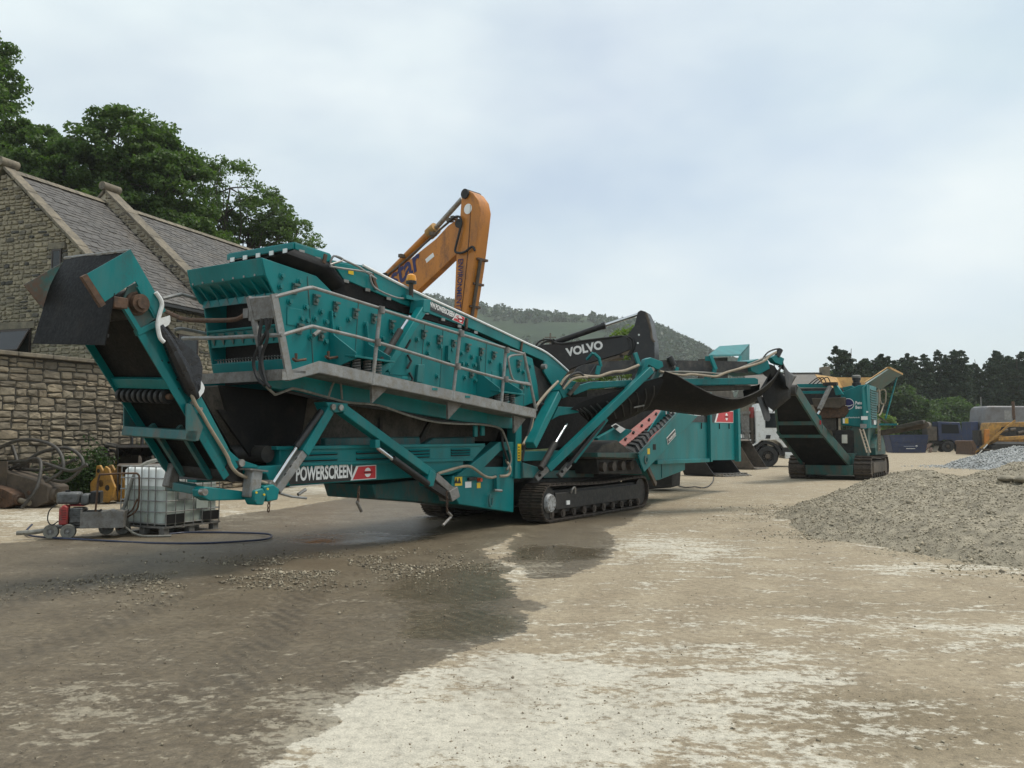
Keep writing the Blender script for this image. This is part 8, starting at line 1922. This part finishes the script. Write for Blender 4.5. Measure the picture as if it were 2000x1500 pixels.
# grey tank and yellow dozer at the right edge
gt = thing('storage_tank', 'large grey round ended tank behind the yellow dozer', 'tank', (48.705,84.488,0), R(4))
prof = [(-2.2, 1.0), (-2.28, 1.9), (-2.1, 4.2), (-1.95, 4.55), (-1.7, 4.7), (4.2, 4.7), (4.2, .4), (-2.0, .4)]
c = MB(); c.plate([(-2.2, .4), (-2.25, 1.9), (-1.98, 4.3), (-1.8, 4.62), (-1.5, 4.75), (4.2, 4.75), (4.2, .4)], -.2, 2.2); c.obj('tank_shell', M['tankgrey'], gt, bevel=0.15)
c = MB(); c.b2((-3.0, .3, 0), (-2.3, 2.0, 3.2)); c.obj('dark_container', M['navy'], gt, bevel=0.05)
c = MB(); c.b2((-2.4, 0, 0), (4.2, 2.0, .42)); c.obj('skid', M['dark'], gt)
c = MB(); c.b2((.1, -.215, 3.4), (.8, -.205, 4.3)); c.obj('faded_patch', M['galv'], gt)
c = MB(); c.cyl((-1.5, 1, 4.7), (-1.5, 1, 5.7), .04, 6); c.obj('vent_pipe', M['galv'], gt)
dz = thing('bulldozer', 'yellow bulldozer with ripper arms and rusty blade at the right edge', 'bulldozer', (43.664,78.531,0), R(-4))
c = MB(); c.plate([(-.05, .9), (.3, .9), (.5, 2.75), (.6, 3.0), (5.0, 3.1), (5.0, 1.2), (1.2, 1.25)], .3, 2.0); c.obj('body', M['ochre'], dz, bevel=0.06)
c = MB(); c.plate([(1.3, 1.9), (2.2, 1.7), (4.6, 1.75), (4.6, 2.6), (1.6, 2.6)], .27, .31); c.obj('engine_opening', M['dark'], dz)
for x, z in ((1.6, 2.2), (2.3, 2.3), (3.0, 2.05), (3.7, 2.25)):
    c = MB(); c.cyl((x, .20, z), (x+.5, .22, z+.1), .14, 10); c.obj('engine_pipe', M['rustbrown'], dz)
c = MB(); c.plate([(.4, .35), (.8, .08), (5.2, .08), (5.2, 1.0), (1.1, 1.05), (.5, .8)], .0, .5); c.obj('crawler_track', M['dark'], dz, bevel=0.05)
c = MB(); c.plate([(.4, .35), (.8, .08), (5.2, .08), (5.2, 1.0), (1.1, 1.05), (.5, .8)], 1.9, 2.4); c.obj('crawler_track', M['dark'], dz, bevel=0.05)
c = MB(); c.beam((1.1, -.1, 1.5), (4.8, -.1, 1.7), .2, .35); c.obj('push_arm', M['ochre'], dz, bevel=0.04)
c = MB(); c.beam((-.9, .2, .2), (2.6, -.2, 3.2), .12, .16); c.obj('lift_ram', M['ochre'], dz)
c = MB(); c.beam((-.6, .1, .15), (.15, .0, 1.0), .08, .10); c.obj('ram_rod', M['chrome'], dz)
c = MB(); c.beam((-.9, 0, .6), (1.8, -.1, .35), .12, .14); c.obj('brace_arm', M['rustbrown'], dz)
c = MB(); c.plate([(-1.5, .05), (-1.2, .05), (-1.05, .8), (-1.3, 1.35), (-1.6, 1.3), (-1.4, .8)], -.5, 2.8); c.obj('blade', M['rust'], dz, bevel=0.03)
c = MB(); c.plate([(-.05, 1.0), (.35, 1.0), (.45, 2.4), (.0, 2.4)], .1, .3); c.obj('orange_panel', M['orange'], dz, bevel=0.03)
c = MB(); c.b2((-.35, .6, .9), (-.05, 1.8, 2.3)); c.obj('radiator_guard', M['dark'], dz)
c = MB(); c.cyl((3.1, 1.0, 3.0), (3.1, 1.0, 3.4), .11, 10); c.obj('exhaust_base', M['dark'], dz)
c = MB(); c.cyl((3.1, 1.0, 3.4), (3.05, 1.0, 5.0), .13, 10); c.obj('exhaust_stack', M['rust'], dz)

# distant house and poles
fh = thing('distant_house', 'distant house with grey slate roof and end chimney', 'house', (23.983,72.368,0), R(-3))
c = MB(); c.b2((-3.2, 0, 0), (3.9, 7, 5.0)); c.obj('wall', M['sandstone'], fh)
c = MB(); c.prism([(-3.4, -.3, 4.9), (-3.4, 3.5, 7.35), (-3.4, 7.3, 4.9)], (7.4, 0, 0)); c.obj('roof', M['slate'], fh)
for i in range(16):
    c = MB(); c.beam((-3.45+i*.46, 3.5, 7.36), (-3.02+i*.46, 3.5, 7.36), .3, .1); c.obj('ridge_tile', M['slate'], fh)
c = MB(); c.b2((3.45, 2.9, 5.5), (4.05, 4.1, 7.9)); c.obj('chimney', M['sandstone'], fh, bevel=0.03)
c = MB(); c.b2((3.9, -.3, 4.9), (4.05, 7.3, 5.1)); c.obj('verge', M['sandstone'], fh)
for i in range(3):
    c = MB(); c.b2((-2.4+i*2.2, -.03, 2.2), (-1.4+i*2.2, -.0, 3.4)); c.obj('window', M['glass'], fh)
for px, Yd, h_, lb in (((1061-1000)/1660, 120, 15.7, 'leaning wooden pole on the hillside, left of the pair'), ((1074-1000)/1660, 118, 16.2, 'straight wooden pole on the hillside, right of the pair')):
    t = thing('utility_pole', lb, 'pole', (px*Yd, Yd, 0), 0, 'wooden poles below the hill')
    c = MB(); c.tube([(0, 0, 0), (.1, 0, h_)], [.17, .12], 8); c.obj('shaft', M['pole'], t)
    c = MB(); c.beam((-.7, 0, h_-.6), (.9, 0, h_-.6), .1, .12); c.obj('crossarm', M['pole'], t)

# ---------------------------------------------------------------- caged water tank on its pallet
# near vertical corner stands at the foot of pixel corner; x along the long right side, y along the left side
ibc = thing('caged_water_tank', 'white plastic water tank in a steel cage on a pallet under the conveyor', 'tank', (-5.686,13.99,0), R(63))
LX, LY, Z0, Z1 = 1.22, 1.08, .155, 1.14
def rounded(x0, x1, y0, y1, r, n=5):
    out = []
    for cx, cy, a0 in ((x1-r, y1-r, 0), (x0+r, y1-r, 90), (x0+r, y0+r, 180), (x1-r, y0+r, 270)):
        out += [(cx+r*math.cos(R(a0+90*i/n)), cy+r*math.sin(R(a0+90*i/n))) for i in range(n+1)]
    return out
def loft(rings):
    c = MB(); n = len(rings[0])
    vs_ = [p for r_ in rings for p in r_]
    fs_ = [(i*n+k, i*n+(k+1) % n, (i+1)*n+(k+1) % n, (i+1)*n+k) for i in range(len(rings)-1) for k in range(n)]
    return c.add(vs_, fs_ + [tuple(range(n))[::-1], tuple(range((len(rings)-1)*n, len(rings)*n))])
def rz_(z, ins, r): return [(x, y, z) for x, y in rounded(.03+ins, LX-.03-ins, .03+ins, LY-.03-ins, r)]
LV = .80
loft([rz_(.16, .05, .10), rz_(.20, 0, .10), rz_(LV, 0, .10)]).obj('bottle_lower', M['tankwet'], ibc, smooth=50)
loft([rz_(LV, 0, .10), rz_(1.05, 0, .10), rz_(1.10, .03, .10), rz_(1.12, .10, .08)]).obj('bottle', M['tankplastic'], ibc, smooth=50)
c = MB(); c.cyl((LX*.5, LY*.5, 1.10), (LX*.5, LY*.5, 1.17), .11, 18); c.obj('lid', M['engine_red'], ibc)
for z in (.19, .38, .56, .74, .93, 1.12):
    c = MB(); pts = [(x, y, z) for x, y in rounded(.0, LX, .0, LY, .05, 3)]; c.tube(pts + [pts[0]], .011, 6, False); c.obj('cage_ring', M['galv'], ibc)
for i in range(7):
    x = .04 + (LX-.08)*i/6
    for y in (-.004, LY+.004):
        c = MB(); c.cyl((x, y, .15), (x, y, 1.13), .010, 6); c.obj('cage_bar', M['galv'], ibc)
for i in range(1, 6):
    y = .04 + (LY-.08)*i/6
    for x in (-.004, LX+.004):
        c = MB(); c.cyl((x, y, .15), (x, y, 1.13), .010, 6); c.obj('cage_bar', M['galv'], ibc)
for y in (.15, .5, .85):
    c = MB(); c.cyl((-.0, y, 1.13), (LX, y, 1.13), .010, 6); c.obj('cage_bar', M['galv'], ibc)
for x0 in (.05, .80):
    c = MB(); c.b2((x0, -.012, .19), (x0+.36, .028, .34)); c.obj('corner_guard', M['black'], ibc)
c = MB(); c.b2((.28, -.016, .58), (.56, -.010, .80)); c.obj('data_plate', M['galv'], ibc)
c = MB(); c.b2((.66, -.016, .40), (.92, -.010, .62)); c.obj('data_plate', M['tankwet'], ibc)
c = MB(); c.b2((0, 0, .115), (LX, LY, .145)); c.obj('pallet_deck', M['galv_dark'], ibc)
for x in (.02, LX/2-.06, LX-.14):
    for y in (.02, LY/2-.06, LY-.14):
        c = MB(); c.b2((x, y, 0), (x+.12, y+.12, .115)); c.obj('pallet_foot', M['galv_dark'], ibc, bevel=0.01)
for y in (.0, LY/2-.05, LY-.1):
    c = MB(); c.b2((0, y, .002), (LX, y+.10, .014)); c.obj('pallet_skid', M['galv_dark'], ibc)

# ---------------------------------------------------------------- petrol pressure washer on a four wheel trolley
pw = thing('pressure_washer', 'petrol pressure washer trolley with red engine beside the caged tank', 'washer', (-6.969,13.706,0), R(14))
# x along the trolley to the right, y away
for x, y in ((-.36, .0), (-.10, -.05), (.36, .42), (.62, .40)):
    wp = part('wheel', pw)
    c = MB(); c.ring((x, y, .115), (0, 1, 0), .055, .115, .09, 22); c.obj('tyre', M['hose_grey'], wp)
    c = MB(); c.cyl((x, y-.03, .115), (x, y+.03, .115), .06, 14); c.obj('rim', M['galv_dark'], wp); c = MB(); c.cyl((x, y-.05, .115), (x, y+.05, .115), .02, 8); c.obj('axle_end', M['galv'], wp)
c = MB(); c.b2((-.36, .02, .15), (.62, .40, .19)); c.obj('trolley_frame', M['engine_grey'], pw)
for x, y in ((-.36, .42), (.62, .0)):
    c = MB(); c.cyl((x, 0, .115), (x, .42, .115), .012, 6); c.obj('axle', M['rust'], pw)
bx_ = part('tool_box', pw)
c = MB(); c.b2((.10, -.12, .16), (.70, -.10, .42)); c.obj('box_side', M['galv_dark'], bx_); c = MB(); c.b2((.10, .30, .16), (.70, .32, .42)); c.obj('box_side', M['galv_dark'], bx_)
c = MB(); c.b2((.08, -.12, .16), (.10, .32, .45)); c.obj('box_end', M['galv_dark'], bx_); c = MB(); c.b2((.70, -.12, .16), (.72, .32, .42)); c.obj('box_end', M['galv_dark'], bx_); c = MB(); c.b2((.10, -.10, .16), (.70, .30, .20)); c.obj('box_floor', M['galv_dark'], bx_)
for i in range(6):
    c = MB(); c.cyl((.14+i*.08, random.uniform(-.05, .2), .36+random.uniform(0, .05)), (.30+i*.07, random.uniform(-.05, .25), .40+random.uniform(0, .05)), .022, 7); c.obj('tool', M[random.choice(['galv', 'black', 'rubber', 'steel'])], bx_)
en = part('engine', pw)
c = MB(); c.b2((-.22, .02, .19), (.06, .34, .30)); c.obj('crankcase', M['engine_grey'], en, bevel=0.02)
c = MB(); c.b2((-.10, -.04, .24), (.10, .24, .48)); c.obj('cylinder', M['engine_grey'], en, bevel=0.02)
for i in range(5):
    c = MB(); c.b2((-.11, -.055, .34+i*.03), (.11, .25, .347+i*.03)); c.obj('cooling_fin', M['engine_grey'], en)
c = MB(); c.prism([(-.24, -.09, .22), (-.11, -.09, .22), (-.11, -.09, .50), (-.17, -.09, .54), (-.24, -.09, .48)], (0, .18, 0)); c.obj('recoil_cover', M['engine_red'], en, bevel=0.02)
for i in range(5):
    c = MB(); c.b2((-.20, -.09, .30+i*.035), (-.13, -.078, .31+i*.035)); c.obj('cover_slot', M['recess_shade'], en)
c = MB(); c.b2((-.14, .02, .50), (.10, .30, .53)); c.obj('engine_shroud', M['engine_red'], en, bevel=0.01)
c = MB(); c.b2((-.30, -.04, .54), (.04, .26, .73)); c.obj('fuel_tank', M['engine_grey'], en, bevel=0.04); c = MB(); c.cyl((-.16, .1, .73), (-.16, .1, .76), .04, 12); c.obj('fuel_cap', M['black'], en)
c = MB(); c.b2((.05, -.02, .52), (.18, .24, .70)); c.obj('air_cleaner', M['engine_grey'], en, bevel=0.03)
c = MB(); c.b2((.19, .0, .54), (.34, .24, .74)); c.obj('silencer', M['black'], en, bevel=0.02)
for i in range(5):
    c = MB(); c.b2((.20+i*.027, -.006, .56), (.21+i*.027, .0, .72)); c.obj('silencer_rib', M['trackframe'], en)
c = MB(); c.tube([(.28, -.02, .40), (.30, -.02, .75), (.32, -.02, .98), (.40, -.02, 1.01), (.80, .08, 1.02), (.88, .10, 1.0), (.90, .12, .90), (.88, .15, .45), (.72, .2, .30)], .016, 8); c.obj('push_handle', M['rust'], pw)
c = MB(); c.tube([(.88, .12, .6), (.80, .16, .42), (.72, .2, .35)], .014, 6); c.obj('handle_stay', M['rust'], pw)
c = MB(); c.tube([(-.28, -.05, .55), (-.38, -.06, .45), (-.40, -.06, .30), (-.34, -.06, .22), (-.25, -.04, .28)], .010, 6); c.obj('fuel_line', M['rubber'], pw)
c = MB(); c.tube([(-.86, .02, .10), (-.62, .02, .11), (-.44, .05, .13)], [.035, .04, .035], 8); c.obj('lance_grip', M['hose_grey'], pw)
# hoses
def ghose(name, label, pts, r, mat_):
    P = [Vector(p) for p in pts]; out = []
    for i in range(len(P)-1):
        a, b, c_, d = P[max(i-1, 0)], P[i], P[i+1], P[min(i+2, len(P)-1)]
        for k in range(6):
            t = k/6
            out.append(0.5*((2*b) + (c_-a)*t + (2*a-5*b+4*c_-d)*t*t + (3*b-a-3*c_+d)*t**3))
    out.append(P[-1])
    c = MB(); c.tube(out, r, 8); return tag(c.obj(name, M[mat_], smooth=60), label, 'hose')
def gz0(p, z): return (p[0], p[1], z)
ghose('pressure_hose', 'dark blue pressure hose looped on the ground around the washer and tank', [gz0((-8.308,14.834,0), .10), gz0((-8.145,14.361,0), .02), gz0((-7.752,13.847,0), .018), gz0((-7.206,13.569,0), .018), gz0((-6.318,13.237,0), .018), gz0((-5.395,12.922,0), .018), gz0((-4.625,12.922,0), .018), gz0((-4.087,13.173,0), .018), gz0((-3.848,13.434,0), .018), gz0((-3.904,13.918,0), .018), gz0((-4.156,14.21,0), .018), gz0((-4.801,14.361,0), .018), gz0((-5.401,14.361,0), .018), gz0((-5.653,14.136,0), .018)], .016, 'hose_blue')
ghose('suction_hose', 'thick grey suction hose hanging from the tank top to the washer', [(-5.85, 14.85, 1.12), (-6.05, 14.65, 1.22), (-6.28, 14.45, 1.12), (-6.40, 14.36, .85), (-6.46, 14.30, .5), (-6.58, 14.25, .22), (-6.68, 14.28, .15)], .032, 'hose_grey')
ghose('supply_hose', 'thin grey hose running from the washer along the ground to the pallet', [(-6.60, 14.25, .35), (-6.45, 14.05, .25), (-6.2, 13.95, .08), (-6.0, 13.88, .02), (-5.75, 13.80, .02), (-5.5, 13.85, .02)], .018, 'hose_grey')

# ---------------------------------------------------------------- scrap along the foot of the wall: breakers, hitch, bucket, hoses
def oilhose(root, pts, r=.040):
    P = [Vector(p) for p in pts]; out = []
    for i in range(len(P)-1):
        a, b, c_, d = P[max(i-1, 0)], P[i], P[i+1], P[min(i+2, len(P)-1)]
        for k in range(6):
            t = k/6; out.append(0.5*((2*b) + (c_-a)*t + (2*a-5*b+4*c_-d)*t*t + (3*b-a-3*c_+d)*t**3))
    out.append(P[-1]); c = MB(); c.tube(out, r, 8); c.obj('hydraulic_hose', M['hose_old'], root, smooth=60)
def breaker(label, loc, rz, s, mat_):
    t = thing('hydraulic_breaker', label, 'breaker', loc, rz, 'breakers along the wall')
    c = MB(); c.prism([(-.75*s, -.28*s, .02), (.35*s, -.28*s, .02), (.55*s, -.18*s, .12*s), (.55*s, -.18*s, .42*s), (.30*s, -.28*s, .55*s), (-.75*s, -.28*s, .80*s)], (0, .56*s, 0)); c.obj('housing', M[mat_], t, bevel=0.03)
    c = MB(); c.cyl((.5*s, 0, .26*s), (1.0*s, 0, .16*s), .075*s, 14); c.obj('chisel', M['sandstone'], t)
    c = MB(); c.ring((.56*s, 0, .25*s), (1, 0, -.15), .08*s, .15*s, .12*s, 16); c.obj('chisel_bush', M[mat_], t)
    for y in (-.30, .27):
        c = MB(); c.b2((-.95*s, y*s, .15*s), (-.35*s, (y+.03)*s, .92*s)); c.obj('mount_plate', M[mat_], t)
    for x, z in ((-.6, .3), (-.2, .3), (.2, .3)):
        c = MB(); c.cyl((x*s, -.285*s, z*s), (x*s, -.31*s, z*s), .045*s, 8); c.obj('tie_bolt', M['rust'], t)
    return t
b1 = breaker('rusty breaker with a pale chisel lying nearest the left edge of the frame', gz0((-11.609,19.566,0), 0), R(-20), .78, 'rust')
b2_ = breaker('larger brown breaker with a short pale chisel beside the washer', gz0((-11.139,19.854,0), 0), R(-14), 1.15, 'rustbrown')
oilhose(b1, [(-.5, 0, .6), (-.6, .1, 1.2), (.1, .3, 1.55), (.9, .5, 1.4), (1.3, .4, .9), (1.0, .2, .6)]); oilhose(b1, [(-.6, 0, .7), (-.3, .2, 1.0), (.6, .3, 1.05), (1.5, .4, .85), (1.9, .5, 1.0)])
oilhose(b1, [(-.8, .2, .55), (0, .3, .95), (.8, .2, 1.1), (1.1, -.1, .5), (.9, -.3, .05)])
oilhose(b2_, [(-.4, 0, .9), (0, .2, 1.25), (.7, .3, 1.35), (1.2, .2, 1.0), (.9, 0, .6), (.3, 0, .7)]); oilhose(b2_, [(-.5, .1, .9), (-.9, .3, 1.4), (-1.3, .5, 1.5), (-1.6, .3, 1.2), (-1.0, .1, .95), (.2, .1, .85), (1.0, .2, 1.1)])
pile = thing('hose_bundle', 'bundle of grey hydraulic hoses heaped on dark iron before the wall', 'hoses', gz0((-11.442,22.893,0), 0), R(-10))
c = MB(); c.prism([(-.9, -.3, 0), (.7, -.3, 0), (.6, -.25, 1.0), (-.6, -.25, 1.15)], (0, .8, 0)); c.obj('iron_block', M['dark'], pile, bevel=0.04)
for i in range(9):
    z = 1.15 + .05*i*random.random(); x0 = random.uniform(-1.2, -.6); x1 = random.uniform(.5, 1.3)
    oilhose(pile, [(x0-.1, random.uniform(-.3, .3), z-.1), (x0+.3, random.uniform(-.3, .3), z+.12), (0, random.uniform(-.3, .3), z+.18+random.uniform(-.05, .1)), (x1-.2, random.uniform(-.3, .3), z+.10), (x1, random.uniform(-.4, .2), z-.15)], .034)
for i in range(5):
    oilhose(pile, [(-.4+.2*i, -.3, 1.1), (-.5+.25*i, -.45, .8), (-.2+.2*i, -.5, .45), (.2+.2*i, -.45, .3)], .034)
qh = thing('quick_hitch', 'yellow quick hitch bracket standing behind the washer', 'hitch', gz0((-9.915,20.614,0), 0), R(-24))
for y in (0, .34):
    c = MB(); c.plate([(-.32, .10), (.24, .04), (.40, .16), (.46, .42), (.34, .62), (.24, .86), (.12, .92), (.05, .80), (-.06, .94), (-.18, .92), (-.20, .66), (-.38, .50)], y, y+.06); c.obj('cheek_plate', M['ochre'], qh, bevel=0.015)
    c = MB(); c.cyl((.22, y-.01, .40), (.22, y+.07, .40), .07, 14); c.obj('pin_eye', M['dark'], qh); c = MB(); c.cyl((-.10, y-.01, .80), (-.10, y+.07, .80), .05, 12); c.obj('pin_eye', M['dark'], qh)
c = MB(); c.cyl((0, 0, .5), (0, .40, .5), .09, 12); c.obj('cross_pin', M['rust'], qh)
c = MB(); c.b2((-.25, .06, .08), (.25, .34, .30)); c.obj('base_block', M['ochre'], qh, bevel=0.02)
def scoop(name, label, loc, rz, w, h, mat_, cat='bucket'):
    t = thing(name, label, cat, loc, rz, 'old buckets by the wall')
    prof = [(0, .02), (-.55*h, .05), (-.75*h, .4*h), (-.62*h, .8*h), (-.2*h, h), (.15*h, .95*h)]
    c = MB(); c.sheet([[(x, 0, z), (x, w, z)] for x, z in prof], (.02, 0, .02)); c.obj('shell', M[mat_], t)
    for y in (0, w-.03):
        c = MB(); c.plate([(0, .02), (-.55*h, .03), (-.76*h, .4*h), (-.63*h, .8*h), (-.2*h, 1.0*h), (.15*h, .96*h), (.08*h, .4*h)], y, y+.03); c.obj('side_plate', M[mat_], t, bevel=0.008)
    c = MB(); c.b2((-.02, 0, .0), (.10, w, .05)); c.obj('lip', M['steel'], t)
    for y in (w*.35, w*.6):
        c = MB(); c.plate([(-.6*h, .75*h), (-.2*h, .98*h), (-.25*h, 1.22*h), (-.5*h, 1.15*h)], y, y+.05); c.obj('ear', M[mat_], t, bevel=0.01)
    return t
scoop('ditching_bucket', 'rusty brown bucket behind the yellow hitch', gz0((-9.594,20.773,0), 0), R(-75), 1.2, .95, 'rustbrown')
sb_ = scoop('digger_bucket', 'black bucket with yellow stencilled marks in front of the wall', gz0((-10.171,21.959,0), 0), R(-62), 1.0, 1.40, 'black')
for i in range(4):
    c = MB(); c.b2((-.30, -.012, .92-.13*i), (-.16, -.003, 1.02-.13*i)); c.obj('stencil_mark', M['yellowvinyl'], sb_)
scoop('ditching_bucket', 'wide dusty bucket stacked behind the tank, under the conveyor', gz0((-9.797,22.893,0), 0), R(-80), 1.5, 1.10, 'grimy')
sc2 = scoop('ditching_bucket', 'brown bucket perched on top of the wide dusty one', gz0((-9.882,23.089,0), 1.02), R(-84), 1.3, .75, 'rustbrown')

# ---------------------------------------------------------------- weeds at the foot of the wall
def weed(label, loc, r, h, n, seed, mt='weed', flowers=0):
    t = thing('weed_clump', label, 'weeds', loc, 0, 'weeds at the foot of the wall')
    rs_ = random.Random(seed)
    mb = MB(); cs, rr_ = [], []
    for i in range(n):
        a = rs_.uniform(0, 6.283); q = r*rs_.random()**.5; hh = h*rs_.uniform(.45, 1.0)*(1-.35*q/r)
        p0 = (math.cos(a)*q*.6, math.sin(a)*q*.4, 0); p1 = (math.cos(a)*q, math.sin(a)*q*.6, hh)
        mb.tube([p0, ((p0[0]+p1[0])/2, (p0[1]+p1[1])/2, hh*.55), p1], [.012, .009, .004], 4)
        for k in (.35, .55, .75, .95):
            cs.append((p0[0]+(p1[0]-p0[0])*k, p0[1]+(p1[1]-p0[1])*k, hh*k)); rr_.append(.14+.10*rs_.random())
    mb.obj('stem', M['weed'], t)
    v, f = leaf_cloud(np.array(cs), np.array(rr_), 16, .075, .4, .8); np_mesh('leaves', v, f, M[mt], t)
    if flowers:
        c = MB()
        for i in range(flowers):
            a = rs_.uniform(0, 6.283); q = r*rs_.random(); c.box((math.cos(a)*q, math.sin(a)*q*.5-.1, h*rs_.uniform(.4, .95)), (.07, .07, .03))
        o = c.obj('white_flowers', M['whitevinyl'], t); o['kind'] = 'stuff'
weed('dense green weeds growing up the wall behind the black bucket', gz0((-10.822,21.606,0), .0), .75, 1.75, 60, 1)
weed('low weeds with white flowers at the left foot of the wall', gz0((-11.749,20.457,0), .0), .8, 1.1, 42, 2, 'weed', 9)
weed('weeds at the wall foot behind the conveyor', gz0((-10.659,24.125,0), .0), .6, 2.0, 30, 3)

# ---------------------------------------------------------------- air
hzm = bpy.data.materials.new('valley_haze'); hzm.use_nodes = True
nt = hzm.node_tree; nt.nodes.clear()
pv = nt.nodes.new('ShaderNodeVolumePrincipled'); pv.inputs['Color'].default_value = (0.93, 0.975, 1.0, 1); pv.inputs['Density'].default_value = 0.00026
ou = nt.nodes.new('ShaderNodeOutputMaterial'); nt.links.new(pv.outputs['Volume'], ou.inputs['Volume'])
hb = MB(); hb.b2((float(GX[0])-20, float(GY[0])-20, -3.0), (float(GX[-1])+20, float(GY[-1])+20, 178.0))
tag(hb.obj('haze', hzm, smooth=0), 'thin summer haze over the valley', kind='stuff')
